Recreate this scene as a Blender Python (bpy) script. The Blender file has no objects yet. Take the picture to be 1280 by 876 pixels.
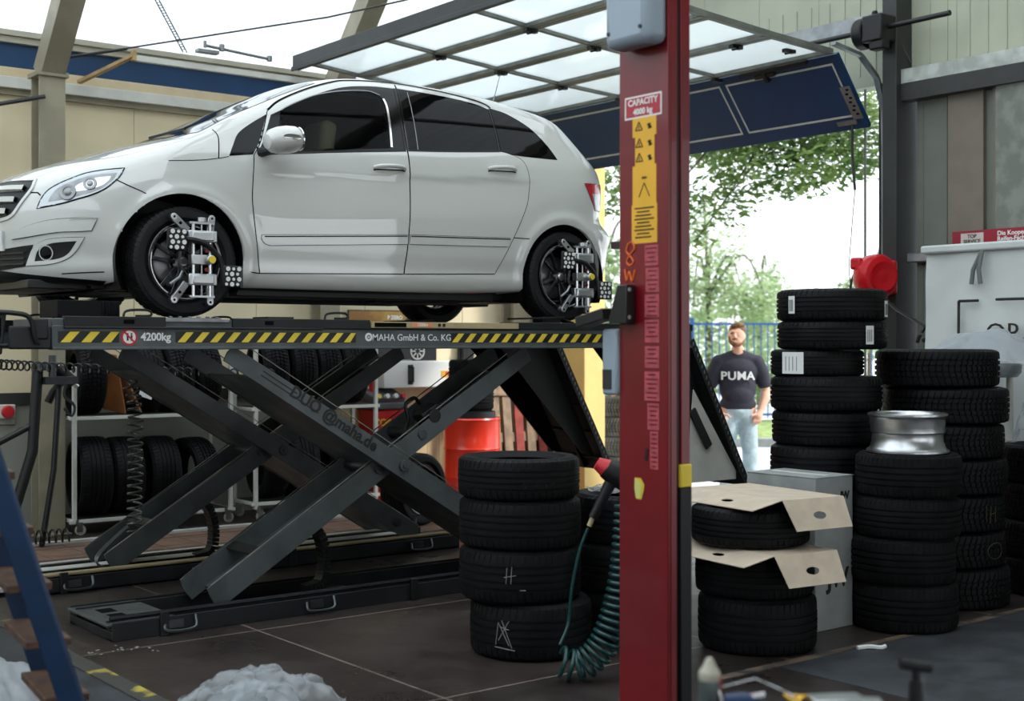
import bpy, bmesh, math, random
import numpy as np
from mathutils import Vector, Matrix, Euler, Quaternion
from mathutils.geometry import delaunay_2d_cdt
R = math.radians
PI = math.pi
SC = bpy.context.scene
COL = SC.collection
V = Vector

# ------------------------------------------------------------------ objects
def put(name, data, parent=None, loc=None, rot=None):
    o = bpy.data.objects.new(name, data)
    COL.objects.link(o)
    if parent is not None:
        o.parent = parent
    if loc is not None:
        o.location = loc
    if rot is not None:
        o.rotation_euler = rot
    return o

def tag(o, label=None, cat=None, group=None, kind=None):
    if label: o['label'] = label
    if cat: o['category'] = cat
    if group: o['group'] = group
    if kind: o['kind'] = kind
    return o

def thing(name, label, cat, loc=(0, 0, 0), rot=None, group=None, kind=None):
    return tag(put(name, None, None, loc, rot), label, cat, group, kind)

def dup(o, parent=None):
    c = o.copy()
    COL.objects.link(c)
    if parent is not None:
        c.parent = parent
    for ch in list(o.children):
        dup(ch, c)
    return c

def catmull(pts, n=8, closed=False):
    P = [V(p) for p in pts]
    out = []
    N = len(P)
    rng = range(N if closed else N - 1)
    for i in rng:
        p0 = P[(i - 1) % N] if (closed or i > 0) else P[0] * 2 - P[1]
        p1 = P[i]; p2 = P[(i + 1) % N]
        p3 = P[(i + 2) % N] if (closed or i + 2 < N) else P[-1] * 2 - P[-2]
        for k in range(n):
            t = k / n
            out.append(0.5 * ((2 * p1) + (p2 - p0) * t + (2 * p0 - 5 * p1 + 4 * p2 - p3) * t * t + (3 * p1 - p0 - 3 * p2 + p3) * t ** 3))
    if not closed:
        out.append(P[-1])
    return out

def frame(z, x=None):
    """matrix whose Z is along z"""
    z = V(z).normalized()
    if x is None:
        x = V((0, 0, 1)) if abs(z.z) < .9 else V((1, 0, 0))
    x = V(x)
    y = z.cross(x).normalized(); x = y.cross(z).normalized()
    return Matrix((x, y, z)).transposed().to_4x4()

def TR(loc=(0, 0, 0), rot=(0, 0, 0), sc=None):
    M = Matrix.Translation(V(loc)) @ Euler([R(a) for a in rot]).to_matrix().to_4x4()
    if sc is not None:
        M = M @ Matrix.Diagonal(V(tuple(sc) + (1,)))
    return M

class MB:
    def __init__(s):
        s.bm = bmesh.new(); s.mi = 0
    def _f(s, vs):
        try:
            f = s.bm.faces.new(vs); f.material_index = s.mi; return f
        except ValueError:
            return None
    def verts(s, ps, M=None):
        return [s.bm.verts.new((M @ V(p)) if M else V(p)) for p in ps]
    def box(s, c, d, rot=None, M=None):
        T = Matrix.Translation(V(c))
        if rot is not None:
            T = T @ Euler([R(a) for a in rot]).to_matrix().to_4x4()
        if M: T = M @ T
        h = [x / 2 for x in d]
        v = s.verts([(h[0] * a, h[1] * b, h[2] * e) for a in (-1, 1) for b in (-1, 1) for e in (-1, 1)], T)
        for q in ((0, 1, 3, 2), (4, 6, 7, 5), (0, 4, 5, 1), (2, 3, 7, 6), (0, 2, 6, 4), (1, 5, 7, 3)):
            s._f([v[i] for i in q])
        return s
    def span(s, a, b, M=None):
        c = [(p + q) / 2 for p, q in zip(a, b)]; d = [abs(q - p) for p, q in zip(a, b)]
        return s.box(c, d, None, M)
    def beam(s, a, b, w, h, up=(0, 0, 1), M=None):
        """box from a to b, width w (sideways), height h (along up)"""
        a = V(a); b = V(b); z = (b - a); L = z.length
        z.normalize(); y = V(up); x = y.cross(z).normalized(); y = z.cross(x)
        T = Matrix((x, y, z)).transposed().to_4x4(); T.translation = (a + b) / 2
        if M: T = M @ T
        return s.box((0, 0, 0), (w, h, L), None, T)
    def cyl(s, a, b, r, r2=None, n=16, cap=True, M=None):
        a = V(a); b = V(b); r2 = r if r2 is None else r2
        T = frame(b - a)
        va = s.verts([a + (T @ V((math.cos(2 * PI * i / n) * r, math.sin(2 * PI * i / n) * r, 0))) for i in range(n)], M)
        vb = s.verts([b + (T @ V((math.cos(2 * PI * i / n) * r2, math.sin(2 * PI * i / n) * r2, 0))) for i in range(n)], M)
        for i in range(n):
            j = (i + 1) % n
            s._f([va[i], va[j], vb[j], vb[i]])
        if cap:
            s._f(va[::-1]); s._f(vb)
        return s
    def tube(s, pts, r, n=8, closed=False, M=None, cap=True):
        P = [V(p) for p in pts]; N = len(P)
        rr = r if isinstance(r, (list, tuple)) else [r] * N
        rings = []; up = None
        for i in range(N):
            t = (P[(i + 1) % N] - P[i - 1]) if closed else (P[min(i + 1, N - 1)] - P[max(i - 1, 0)])
            if t.length < 1e-9: t = V((0, 0, 1))
            t.normalize()
            if up is None:
                up = V((0, 0, 1)) if abs(t.z) < .9 else V((1, 0, 0))
            x = (up - t * up.dot(t))
            if x.length < 1e-5: x = t.orthogonal()
            x.normalize(); y = t.cross(x); up = x
            rings.append(s.verts([P[i] + (x * math.cos(2 * PI * k / n) + y * math.sin(2 * PI * k / n)) * rr[i] for k in range(n)], M))
        for i in range(N if closed else N - 1):
            A = rings[i]; B = rings[(i + 1) % N]
            for k in range(n):
                s._f([A[k], A[(k + 1) % n], B[(k + 1) % n], B[k]])
        if cap and not closed:
            s._f(rings[0][::-1]); s._f(rings[-1])
        return s
    def lathe(s, prof, n=32, M=None, closed=False):
        """profile of (r, z) revolved about Z"""
        rings = []
        for r, z in prof:
            if r < 1e-6:
                v = s.verts([(0, 0, z)], M); rings.append(v * n)
            else:
                rings.append(s.verts([(r * math.cos(2 * PI * k / n), r * math.sin(2 * PI * k / n), z) for k in range(n)], M))
        m = len(rings)
        for i in range(m if closed else m - 1):
            A = rings[i]; B = rings[(i + 1) % m]
            for k in range(n):
                q = [A[k], A[(k + 1) % n], B[(k + 1) % n], B[k]]
                u = []
                for v in q:
                    if v not in u: u.append(v)
                if len(u) > 2: s._f(u)
        return s
    def prism(s, poly, h, M=None, h0=0.0):
        a = s.verts([(p[0], p[1], h0) for p in poly], M); b = s.verts([(p[0], p[1], h) for p in poly], M)
        s._f(a[::-1]); s._f(b)
        n = len(poly)
        for i in range(n):
            j = (i + 1) % n
            s._f([a[i], a[j], b[j], b[i]])
        return s
    def ball(s, c, r, n=16, m=10, M=None):
        r = r if isinstance(r, (tuple, list)) else (r, r, r)
        T = Matrix.Translation(V(c)) @ Matrix.Diagonal(V(tuple(r) + (1,)))
        if M: T = M @ T
        return s.lathe([(math.sin(PI * i / m) if 0 < i < m else 0, -math.cos(PI * i / m)) for i in range(m + 1)], n, T)
    def quad(s, ps, M=None):
        s._f(s.verts(ps, M)); return s
    def mesh(s, name, mats, ang=35, recalc=True):
        if recalc:
            bmesh.ops.recalc_face_normals(s.bm, faces=s.bm.faces)
        me = bpy.data.meshes.new(name)
        s.bm.to_mesh(me); s.bm.free()
        for m in (mats if isinstance(mats, (list, tuple)) else [mats]):
            me.materials.append(m)
        if len(me.polygons):
            me.polygons.foreach_set('use_smooth', [True] * len(me.polygons))
            me.set_sharp_from_angle(angle=R(ang))
        return me
    def build(s, name, mats, parent=None, loc=None, rot=None, bev=0, ang=35, seg=2):
        me = s.mesh(name, mats, ang)
        o = put(name, me, parent, loc, rot)
        if bev:
            m = o.modifiers.new('bevel', 'BEVEL'); m.width = bev; m.segments = seg; m.limit_method = 'ANGLE'; m.angle_limit = R(40)
            m.harden_normals = False
        return o

def struct(name, mb, mats, parent=None, bev=0, **k):
    o = mb.build(name, mats, parent, bev=bev, **k)
    if parent is None: o['kind'] = 'structure'
    return o

def text(name, s, size, m, parent, M, ext=0.0006, bold=0.0, align='CENTER', spacing=1.0):
    c = bpy.data.curves.new(name, 'FONT')
    c.body = s; c.size = size; c.extrude = ext; c.offset = bold; c.align_x = align; c.align_y = 'CENTER'; c.space_character = spacing
    c.resolution_u = 3
    t = bpy.data.objects.new('tmp_text', c)
    me = bpy.data.meshes.new_from_object(t)
    bpy.data.objects.remove(t)
    me.name = name
    me.transform(M)
    me.materials.clear(); me.materials.append(m)
    return put(name, me, parent)

def axes(o, x, y):
    """matrix with given origin, X and Y directions"""
    x = V(x).normalized(); y = V(y); y = (y - x * x.dot(y)).normalized(); z = x.cross(y)
    T = Matrix((x, y, z)).transposed().to_4x4(); T.translation = V(o)
    return T

# ------------------------------------------------------------------ materials
def srgb(c):
    return tuple((x / 12.92 if x <= .04045 else ((x + .055) / 1.055) ** 2.4) for x in [v / 255 for v in c]) + (1,)

def mat(name, c, rough=.5, metal=0, spec=.5, var=0.0, vscale=6, bump=0, bscale=60, coat=0, c2=None, lo=.4, hi=.6, trans=0, rvar=0, sheen=0):
    m = bpy.data.materials.new(name); m.use_nodes = True
    nt = m.node_tree; N = nt.nodes; L = nt.links; b = N['Principled BSDF']
    b.inputs['Base Color'].default_value = srgb(c)
    b.inputs['Roughness'].default_value = rough
    b.inputs['Metallic'].default_value = metal
    b.inputs['Specular IOR Level'].default_value = spec
    if coat:
        b.inputs['Coat Weight'].default_value = coat; b.inputs['Coat Roughness'].default_value = .03; b.inputs['Coat IOR'].default_value = 1.75 if coat >= 1 else 1.5
    if sheen: b.inputs['Sheen Weight'].default_value = sheen
    if trans: b.inputs['Transmission Weight'].default_value = trans
    tc = N.new('ShaderNodeTexCoord')
    if var or c2 is not None:
        n = N.new('ShaderNodeTexNoise'); n.inputs['Scale'].default_value = vscale; n.inputs['Detail'].default_value = 6
        L.new(tc.outputs['Object'], n.inputs['Vector'])
        r = N.new('ShaderNodeValToRGB'); L.new(n.outputs['Fac'], r.inputs['Fac'])
        r.color_ramp.elements[0].position = lo; r.color_ramp.elements[1].position = hi
        a = srgb(c); d = srgb(c2) if c2 is not None else tuple(min(1, x * (1 + var)) for x in a[:3]) + (1,)
        if c2 is None: a = tuple(x * (1 - var) for x in a[:3]) + (1,)
        r.color_ramp.elements[0].color = a; r.color_ramp.elements[1].color = d
        L.new(r.outputs['Color'], b.inputs['Base Color'])
    if rvar:
        n = N.new('ShaderNodeTexNoise'); n.inputs['Scale'].default_value = vscale * .7; n.inputs['Detail'].default_value = 4
        L.new(tc.outputs['Object'], n.inputs['Vector'])
        q = N.new('ShaderNodeMapRange'); q.inputs['From Min'].default_value = .35; q.inputs['From Max'].default_value = .65
        q.inputs['To Min'].default_value = max(.02, rough - rvar); q.inputs['To Max'].default_value = min(1, rough + rvar)
        L.new(n.outputs['Fac'], q.inputs['Value']); L.new(q.outputs['Result'], b.inputs['Roughness'])
    if bump:
        n = N.new('ShaderNodeTexNoise'); n.inputs['Scale'].default_value = bscale; n.inputs['Detail'].default_value = 5
        L.new(tc.outputs['Object'], n.inputs['Vector'])
        u = N.new('ShaderNodeBump'); u.inputs['Strength'].default_value = bump; u.inputs['Distance'].default_value = .01
        L.new(n.outputs['Fac'], u.inputs['Height']); L.new(u.outputs['Normal'], b.inputs['Normal'])
    return m

def thin(name, c, transp=.6, rough=.1, translu=.2, tint=None, ior=1.45):
    """thin sheet: transparent + translucent + glossy"""
    m = bpy.data.materials.new(name); m.use_nodes = True
    nt = m.node_tree; N = nt.nodes; L = nt.links; N.remove(N['Principled BSDF']); out = N['Material Output']
    t = N.new('ShaderNodeBsdfTransparent'); t.inputs['Color'].default_value = srgb(tint or c)
    d = N.new('ShaderNodeBsdfDiffuse'); d.inputs['Color'].default_value = srgb(c)
    l = N.new('ShaderNodeBsdfTranslucent'); l.inputs['Color'].default_value = srgb(c)
    g = N.new('ShaderNodeBsdfGlossy'); g.inputs['Roughness'].default_value = rough
    g.inputs['Color'].default_value = (.9, .9, .9, 1)
    a = N.new('ShaderNodeMixShader'); a.inputs[0].default_value = translu
    L.new(d.outputs[0], a.inputs[1]); L.new(l.outputs[0], a.inputs[2])
    e = N.new('ShaderNodeMixShader'); e.inputs[0].default_value = transp
    L.new(a.outputs[0], e.inputs[1]); L.new(t.outputs[0], e.inputs[2])
    lw = N.new('ShaderNodeLayerWeight'); pw = N.new('ShaderNodeMath'); pw.operation = 'POWER'; pw.inputs[1].default_value = 5
    ma = N.new('ShaderNodeMath'); ma.operation = 'MULTIPLY_ADD'; f0 = ((ior - 1) / (ior + 1)) ** 2; ma.inputs[1].default_value = .55; ma.inputs[2].default_value = f0
    L.new(lw.outputs['Facing'], pw.inputs[0]); L.new(pw.outputs[0], ma.inputs[0])
    f = N.new('ShaderNodeMixShader'); L.new(ma.outputs[0], f.inputs[0])
    L.new(e.outputs[0], f.inputs[1]); L.new(g.outputs[0], f.inputs[2])
    L.new(f.outputs[0], out.inputs[0])
    return m

M_ = {}
def mk(k, *a, **kw):
    M_[k] = mat(k, *a, **kw); return M_[k]
mk('worn_steel', (150, 150, 142), .4, metal=.5, var=.2, vscale=14)
mk('rubber_sun', (88, 86, 80), .8, spec=.2, var=.25, vscale=8)  # lighter dusty rubber, brightness of the outdoor sun put into its colour
mk('rubber_car', (22, 23, 25), .6, spec=.3)
mk('paint_white', (203, 204, 200), .35, coat=1.0, spec=.5)
mk('black_gap', (6, 6, 7), .8, spec=.1)
mk('black_plastic', (16, 17, 18), .45, spec=.4)
mk('black_gloss', (7, 8, 9), .10, spec=.25)
mk('rubber', (9, 10, 12), .6, spec=.2, var=.25, vscale=9, bump=.1, bscale=120)
mk('rubber_dusty', (19, 19, 20), .85, spec=.15, var=.35, vscale=7, bump=.1, bscale=90)
mk('rubber_new', (8, 9, 11), .55, spec=.2, var=.2, vscale=9)
mk('chrome', (225, 226, 228), .12, metal=1)
mk('alu', (196, 198, 200), .3, metal=1, var=.1, vscale=12)
mk('steel', (140, 142, 144), .38, metal=1, var=.15, vscale=10)
mk('galv', (150, 154, 156), .45, metal=.8, var=.18, vscale=5)
mk('lift_grey', (76, 81, 82), .42, spec=.5, var=.18, vscale=5, rvar=.1)
mk('lift_dark', (28, 31, 33), .5, spec=.4, var=.25, vscale=6)
mk('black_metal', (18, 19, 20), .45, spec=.5, var=.2, vscale=6)
mk('hazard_yellow', (236, 208, 62), .45, var=.06)
mk('hazard_black', (20, 20, 20), .45)
mk('sign_red', (196, 36, 48), .45)
mk('white', (232, 233, 230), .5)
mk('offwhite', (214, 214, 206), .55, var=.05)
mk('post_red', (114, 4, 18), .35, spec=.5, var=.1, vscale=3, coat=.2)
mk('post_dark', (40, 8, 14), .5)
mk('motor_grey', (150, 164, 176), .4, spec=.5)
mk('sticker_yellow', (233, 176, 44), .5, var=.04)
mk('sticker_pink', (176, 76, 86), .6, var=.15, vscale=30)
mk('ink', (30, 26, 20), .6)
mk('orange_paint', (226, 108, 40), .6)
mk('cream', (226, 214, 186), .55, var=.04, vscale=2)
mk('wall_white', (226, 226, 220), .55, var=.03, vscale=2)
mk('tan', (206, 184, 142), .6, var=.08, vscale=4)
mk('frame_grey', (176, 172, 156), .5, var=.08, vscale=4)
mk('frame_pale', (206, 206, 198), .5, var=.06, vscale=4)
mk('frame_cream', (204, 186, 152), .5, var=.06, vscale=4)
mk('column_grey', (150, 143, 122), .5, var=.1, vscale=4)
mk('dark_frame', (44, 46, 46), .5, var=.15, vscale=4)
mk('navy', (6, 54, 94), .4, var=.08, vscale=3)
mk('navy_light', (24, 58, 104), .4)
mk('yellow_wall', (238, 204, 128), .6, var=.03)
mk('wall_grey', (150, 152, 142), .55, var=.05, vscale=3)
mk('wall_green_grey', (176, 180, 160), .55, var=.04, vscale=3)
mk('concrete', (126, 130, 122), .75, var=.15, vscale=8, bump=.1, bscale=40)
mk('red_plastic', (206, 22, 34), .3, spec=.5)
mk('drum_red', (232, 58, 36), .28, coat=.3)
mk('machine_red', (206, 40, 40), .4)
mk('machine_grey', (92, 98, 104), .45)
mk('gold_text', (240, 200, 70), .5)
mk('wood_grey', (150, 128, 106), .75, var=.25, vscale=9)
mk('wood_red', (150, 66, 58), .75, var=.2, vscale=9)
mk('wood_step', (84, 58, 44), .65, var=.3, vscale=14)
mk('ladder_blue', (8, 42, 76), .42, var=.1, vscale=6)
mk('card', (198, 182, 162), .8, var=.06, vscale=10)
mk('card_grey', (150, 154, 152), .75, var=.1, vscale=6)
mk('card_brown', (176, 112, 62), .8, var=.1)
mk('paper', (226, 228, 228), .7)
mk('chalk', (128, 128, 126), .9)
mk('chalk_yellow', (70, 67, 44), .9)
mk('teal', (10, 58, 58), .3, spec=.5)
mk('coil_black', (20, 20, 20), .35, spec=.5)
mk('coil_sheen', (92, 96, 92), .25, metal=.4)
mk('fence_blue', (38, 84, 150), .45)
mk('skin', (232, 176, 150), .5, spec=.4)
mk('hair', (120, 84, 56), .7, var=.3, vscale=60)
mk('beard', (132, 88, 60), .8, var=.3, vscale=80)
mk('shirt', (48, 46, 58), .85, var=.08, vscale=20)
mk('jeans', (176, 194, 200), .85, var=.14, vscale=14)
mk('beige_leather', (206, 196, 160), .6)
mk('interior', (20, 20, 21), .8)
mk('tail_red', (190, 16, 36), .15, coat=.6)
mk('lamp_glass', (190, 196, 200), .12, metal=.35, spec=.8)
mk('bark', (92, 82, 70), .85, var=.25, vscale=12)
mk('paving', (196, 200, 202), .8, var=.1, vscale=8)
mk('kerb', (140, 142, 142), .8, var=.1)
mk('grass', (132, 150, 84), .8, var=.3, vscale=10)
mk('column_rust', (176, 146, 100), .6, var=.2)
mk('crate_orange', (236, 158, 96), .6)
mk('pink', (200, 60, 70), .5)
M_['glass_dark'] = thin('glass_dark', (10, 12, 13), .72, .03, 0, tint=(186, 192, 188), ior=1.18)
M_['glass_privacy'] = mat('glass_privacy', (5, 6, 7), .04, spec=.14)
M_['clear_film'] = thin('clear_film', (225, 230, 234), .68, .16, .4, tint=(244, 246, 248))
M_['white_film'] = thin('white_film', (212, 217, 222), .38, .4, .4, tint=(230, 236, 240), ior=1.18)
M_['door_pane'] = thin('door_pane', (244, 247, 247), .35, .4, .94, tint=(246, 249, 250), ior=1.1)

mk('sign_pinkred', (176, 44, 60), .5)
mk('torn_yellow', (214, 190, 60), .5)
mk('paper_yellow', (206, 206, 120), .6)
mk('gold_band', (150, 106, 40), .5, c2=(216, 170, 80), vscale=2)
mk('can_grey', (96, 104, 104), .35, metal=.4)
mk('brass', (190, 150, 70), .3, metal=1)
mk('blue_tool', (40, 60, 96), .4)
mk('bag_white', (206, 210, 208), .7, var=.04, vscale=3, bump=.2, bscale=9)
mk('strap_grey', (110, 116, 112), .7)
mk('banner_red', (150, 24, 44), .5)
mk('badge', (206, 196, 190), .5)
mk('wall_cream', (224, 210, 176), .55, var=.04, vscale=2)
mk('wall_warm', (122, 114, 102), .6, var=.05)
mk('galv_light', (176, 182, 176), .45, metal=.3, var=.2, vscale=6)
mk('door_frame', (120, 122, 116), .45, metal=.3, var=.15)
mk('wall_back_panel', (112, 116, 106), .5, var=.04)
mk('tan_metal', (176, 160, 122), .4, spec=.5, var=.08)
mk('sticker_orange', (222, 150, 96), .5)
mk('steel_dark', (84, 88, 90), .4, metal=.8, var=.15)

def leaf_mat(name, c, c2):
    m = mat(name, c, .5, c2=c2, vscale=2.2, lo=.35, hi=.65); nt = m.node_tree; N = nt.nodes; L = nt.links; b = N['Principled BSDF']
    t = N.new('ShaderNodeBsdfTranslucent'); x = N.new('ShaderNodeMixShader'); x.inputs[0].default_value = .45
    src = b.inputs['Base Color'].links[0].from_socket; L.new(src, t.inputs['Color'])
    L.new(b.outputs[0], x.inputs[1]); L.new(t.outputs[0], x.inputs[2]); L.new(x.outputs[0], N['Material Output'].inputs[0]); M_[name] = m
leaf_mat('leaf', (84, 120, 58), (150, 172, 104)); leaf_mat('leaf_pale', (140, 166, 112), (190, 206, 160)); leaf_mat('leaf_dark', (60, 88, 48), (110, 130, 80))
# ---- car body form: signed field of plan and profile curves
def _ip(x, tab):
    # smooth (Catmull-like) 1D interpolation of a table
    xs=np.array([t[0] for t in tab],float); ys=np.array([t[1] for t in tab],float)
    m=np.gradient(ys,xs)
    x=np.clip(x,xs[0],xs[-1]); i=np.clip(np.searchsorted(xs,x)-1,0,len(xs)-2)
    h=xs[i+1]-xs[i]; t=(x-xs[i])/h
    return ((2*t**3-3*t**2+1)*ys[i]+(t**3-2*t**2+t)*h*m[i]+(-2*t**3+3*t**2)*ys[i+1]+(t**3-t**2)*h*m[i+1])
SEC=[(0.05,.70),(.14,.80),(.20,.845),(.26,.866),(.32,.868),(.42,.882),(.55,.8885),(.68,.8885),(.80,.880),(.90,.866),(1.0,.845),(1.1,.806),(1.2,.762),(1.3,.712),(1.4,.655),(1.5,.59),(1.65,.48)]
BELT=[(-.9,-.12),(-.3,-.10),(.3,-.06),(1.5,.03),(2.4,.07),(3.5,.08)]
NOSE=[(.05,-.66),(.15,-.80),(.24,-.865),(.35,-.875),(.5,-.885),(.6,-.875),(.68,-.85),(.76,-.80),(.86,-.70),(1.0,-.55),(1.3,-.3),(1.7,-.2)]
TAIL=[(.05,3.20),(.2,3.38),(.35,3.43),(.5,3.455),(.64,3.47),(.70,3.39),(.85,3.38),(1.0,3.40),(1.1,3.36),(1.2,3.26),(1.35,3.10),(1.45,3.02),(1.7,2.8)]
TOP=[(-.95,.60),(-.86,.735),(-.77,.785),(-.59,.862),(-.3,.962),(-.15,1.012),(-.0,1.055),(.15,1.098),(.342,1.195),(.534,1.29),(.77,1.412),(1.05,1.536),(1.3,1.585),(1.57,1.602),(1.94,1.602),(2.3,1.578),(2.6,1.532),(2.84,1.485),(3.0,1.45),(3.5,1.33)]
def smax(a,b,k):
    h=np.clip(.5+.5*(a-b)/k,0,1)
    return b+(a-b)*h+k*h*(1-h)
def sstep(a,b,x):
    t=np.clip((x-a)/(b-a),0,1); return t*t*(3-2*t)
def half(x,z):
    sh=_ip(x,BELT)*sstep(.55,.95,z)
    w=_ip(z-sh,SEC)
    # door crease
    zc=.86+.05*(x-.3)
    m=sstep(.25,.7,x)*(1-sstep(2.3,2.6,x))
    w=w-.010*m*sstep(zc-.002,zc-.05,z)*sstep(zc-.32,zc-.06,z)
    # arch flares
    for cx in (0.0,2.77):
        r=np.hypot(x-cx,z-.314)
        w=w+.010*np.exp(-((r-.395)/.035)**2)*sstep(.1,.25,z)
    return w
def body_F(x,y,z):
    g=np.maximum(half(x,z),.05)
    ya=np.abs(y)
    xn=_ip(z,NOSE); xt=_ip(z,TAIL)
    x0=.05; x1=2.55
    tf=np.clip((x0-x)/(x0-xn),0,None); tr=np.clip((x-x1)/(xt-x1),0,None)
    n=2.5; nr=3.4
    qf=((ya/g)**n+tf**n)**(1/n); qr=((ya/g)**nr+tr**nr)**(1/nr)
    q=np.where(x<1.2,qf,qr)
    f=(q-1)*.8
    cr=_ip(x,[(-1,.09),(0,.09),(.15,.05),(.4,.03),(.7,.06),(1.1,.12),(3.5,.12)])
    h=z-(_ip(x,TOP)-cr*y*y)
    f=smax(f,h*.9,.07)
    zb=_ip(x,[(-1,.235),(-.8,.20),(-.4,.175),(.4,.17),(2.4,.20),(3.0,.24),(3.5,.30)])
    return smax(f,zb-z,.03)
def body_hit(o,d,t0,t1,n=160):
    """first crossing outside->inside along o+t d ; arrays (N,3)"""
    o=np.asarray(o,float);d=np.asarray(d,float)
    N=len(o); res=np.full(N,np.nan)
    ts=np.linspace(t0,t1,n); prev=body_F(*(o+ts[0]*d).T); lo=np.full(N,np.nan);hi=np.full(N,np.nan)
    for a,b in zip(ts[:-1],ts[1:]):
        cur=body_F(*(o+b*d).T)
        m=np.isnan(lo)&(prev>0)&(cur<=0)
        lo[m]=a;hi[m]=b;prev=cur
    for _ in range(40):
        mid=(lo+hi)/2; v=body_F(*(o+mid[:,None]*d).T)
        lo=np.where(v>0,mid,lo);hi=np.where(v>0,hi,mid)
    return (lo+hi)/2
def body_grad(p,e=2e-3):
    x,y,z=p.T
    g=np.stack([body_F(x+e,y,z)-body_F(x-e,y,z),body_F(x,y+e,z)-body_F(x,y-e,z),body_F(x,y,z+e)-body_F(x,y,z-e)],1)
    return g/np.maximum(np.linalg.norm(g,axis=1,keepdims=True),1e-9)
# ------------------------------------------------------------------ the car
CAR = (3.179, 7.87, 1.739)
car = thing('car', 'white compact hatchback car raised on the scissor lift', 'car', CAR)

def seg_outline(segs, step=.018, closed=True):
    """segments of points, each smoothed, sharing end points -> dense outline"""
    out = []
    for sg in segs:
        if len(sg) == 2:
            a, b = V((sg[0][0], sg[0][1], 0)), V((sg[1][0], sg[1][1], 0))
            n = max(1, int((b - a).length / step))
            q = [a.lerp(b, i / n) for i in range(n + 1)]
        else:
            q0 = catmull([(p[0], p[1], 0) for p in sg], 24)
            q = [q0[0]]; acc = 0
            for u, w in zip(q0, q0[1:]):
                acc += (w - u).length
                if acc >= step: q.append(w); acc = 0
            if (q[-1] - q0[-1]).length > 1e-6:
                if (q[-1] - q0[-1]).length < step * .5 and len(q) > 1: q.pop()
                q.append(q0[-1])
        out += q[:-1] if closed else (q if not out else q[1:])
    return [(p.x, p.y) for p in out]

def in_poly(x, z, poly):
    poly = np.array(poly); c = np.zeros(len(x), bool)
    x0, z0 = poly[-1]
    for x1, z1 in poly:
        m = ((z1 > z) != (z0 > z))
        with np.errstate(divide='ignore', invalid='ignore'):
            c ^= m & (x < (x0 - x1) * (z - z1) / (z0 - z1 if z0 != z1 else 1e-9) + x1)
        x0, z0 = x1, z1
    return c

def onto(p2, plane, side=-1):
    """2D outline points -> body surface points + normals (side view: x,z ; front view: y,z)"""
    p2 = np.array(p2, float); n = len(p2)
    if plane == 'side':
        o = np.stack([p2[:, 0], np.full(n, 1.3 * side), p2[:, 1]], 1); d = np.tile([0, -side, 0], (n, 1)).astype(float)
        t = body_hit(o, d, 0, 1.3, 120)
    elif plane == 'front':
        o = np.stack([np.full(n, -1.2), p2[:, 0], p2[:, 1]], 1); d = np.tile([1, 0, 0], (n, 1)).astype(float)
        t = body_hit(o, d, 0, 1.5, 160)
    elif plane == 'nose':   # oblique view of the front corner: first coordinate runs along the corner
        e = np.array([.5736, .8192 * side, 0]); d0 = np.array([.8192, -.5736 * side, 0])
        o = p2[:, :1] * e + np.stack([np.zeros(n), np.zeros(n), p2[:, 1]], 1) - 1.5 * d0
        d = np.tile(d0, (n, 1)); t = body_hit(o, d, 0, 2.2, 200)
    t = np.nan_to_num(t, nan=1.0)
    P = o + t[:, None] * d
    return P, body_grad(P)

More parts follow.
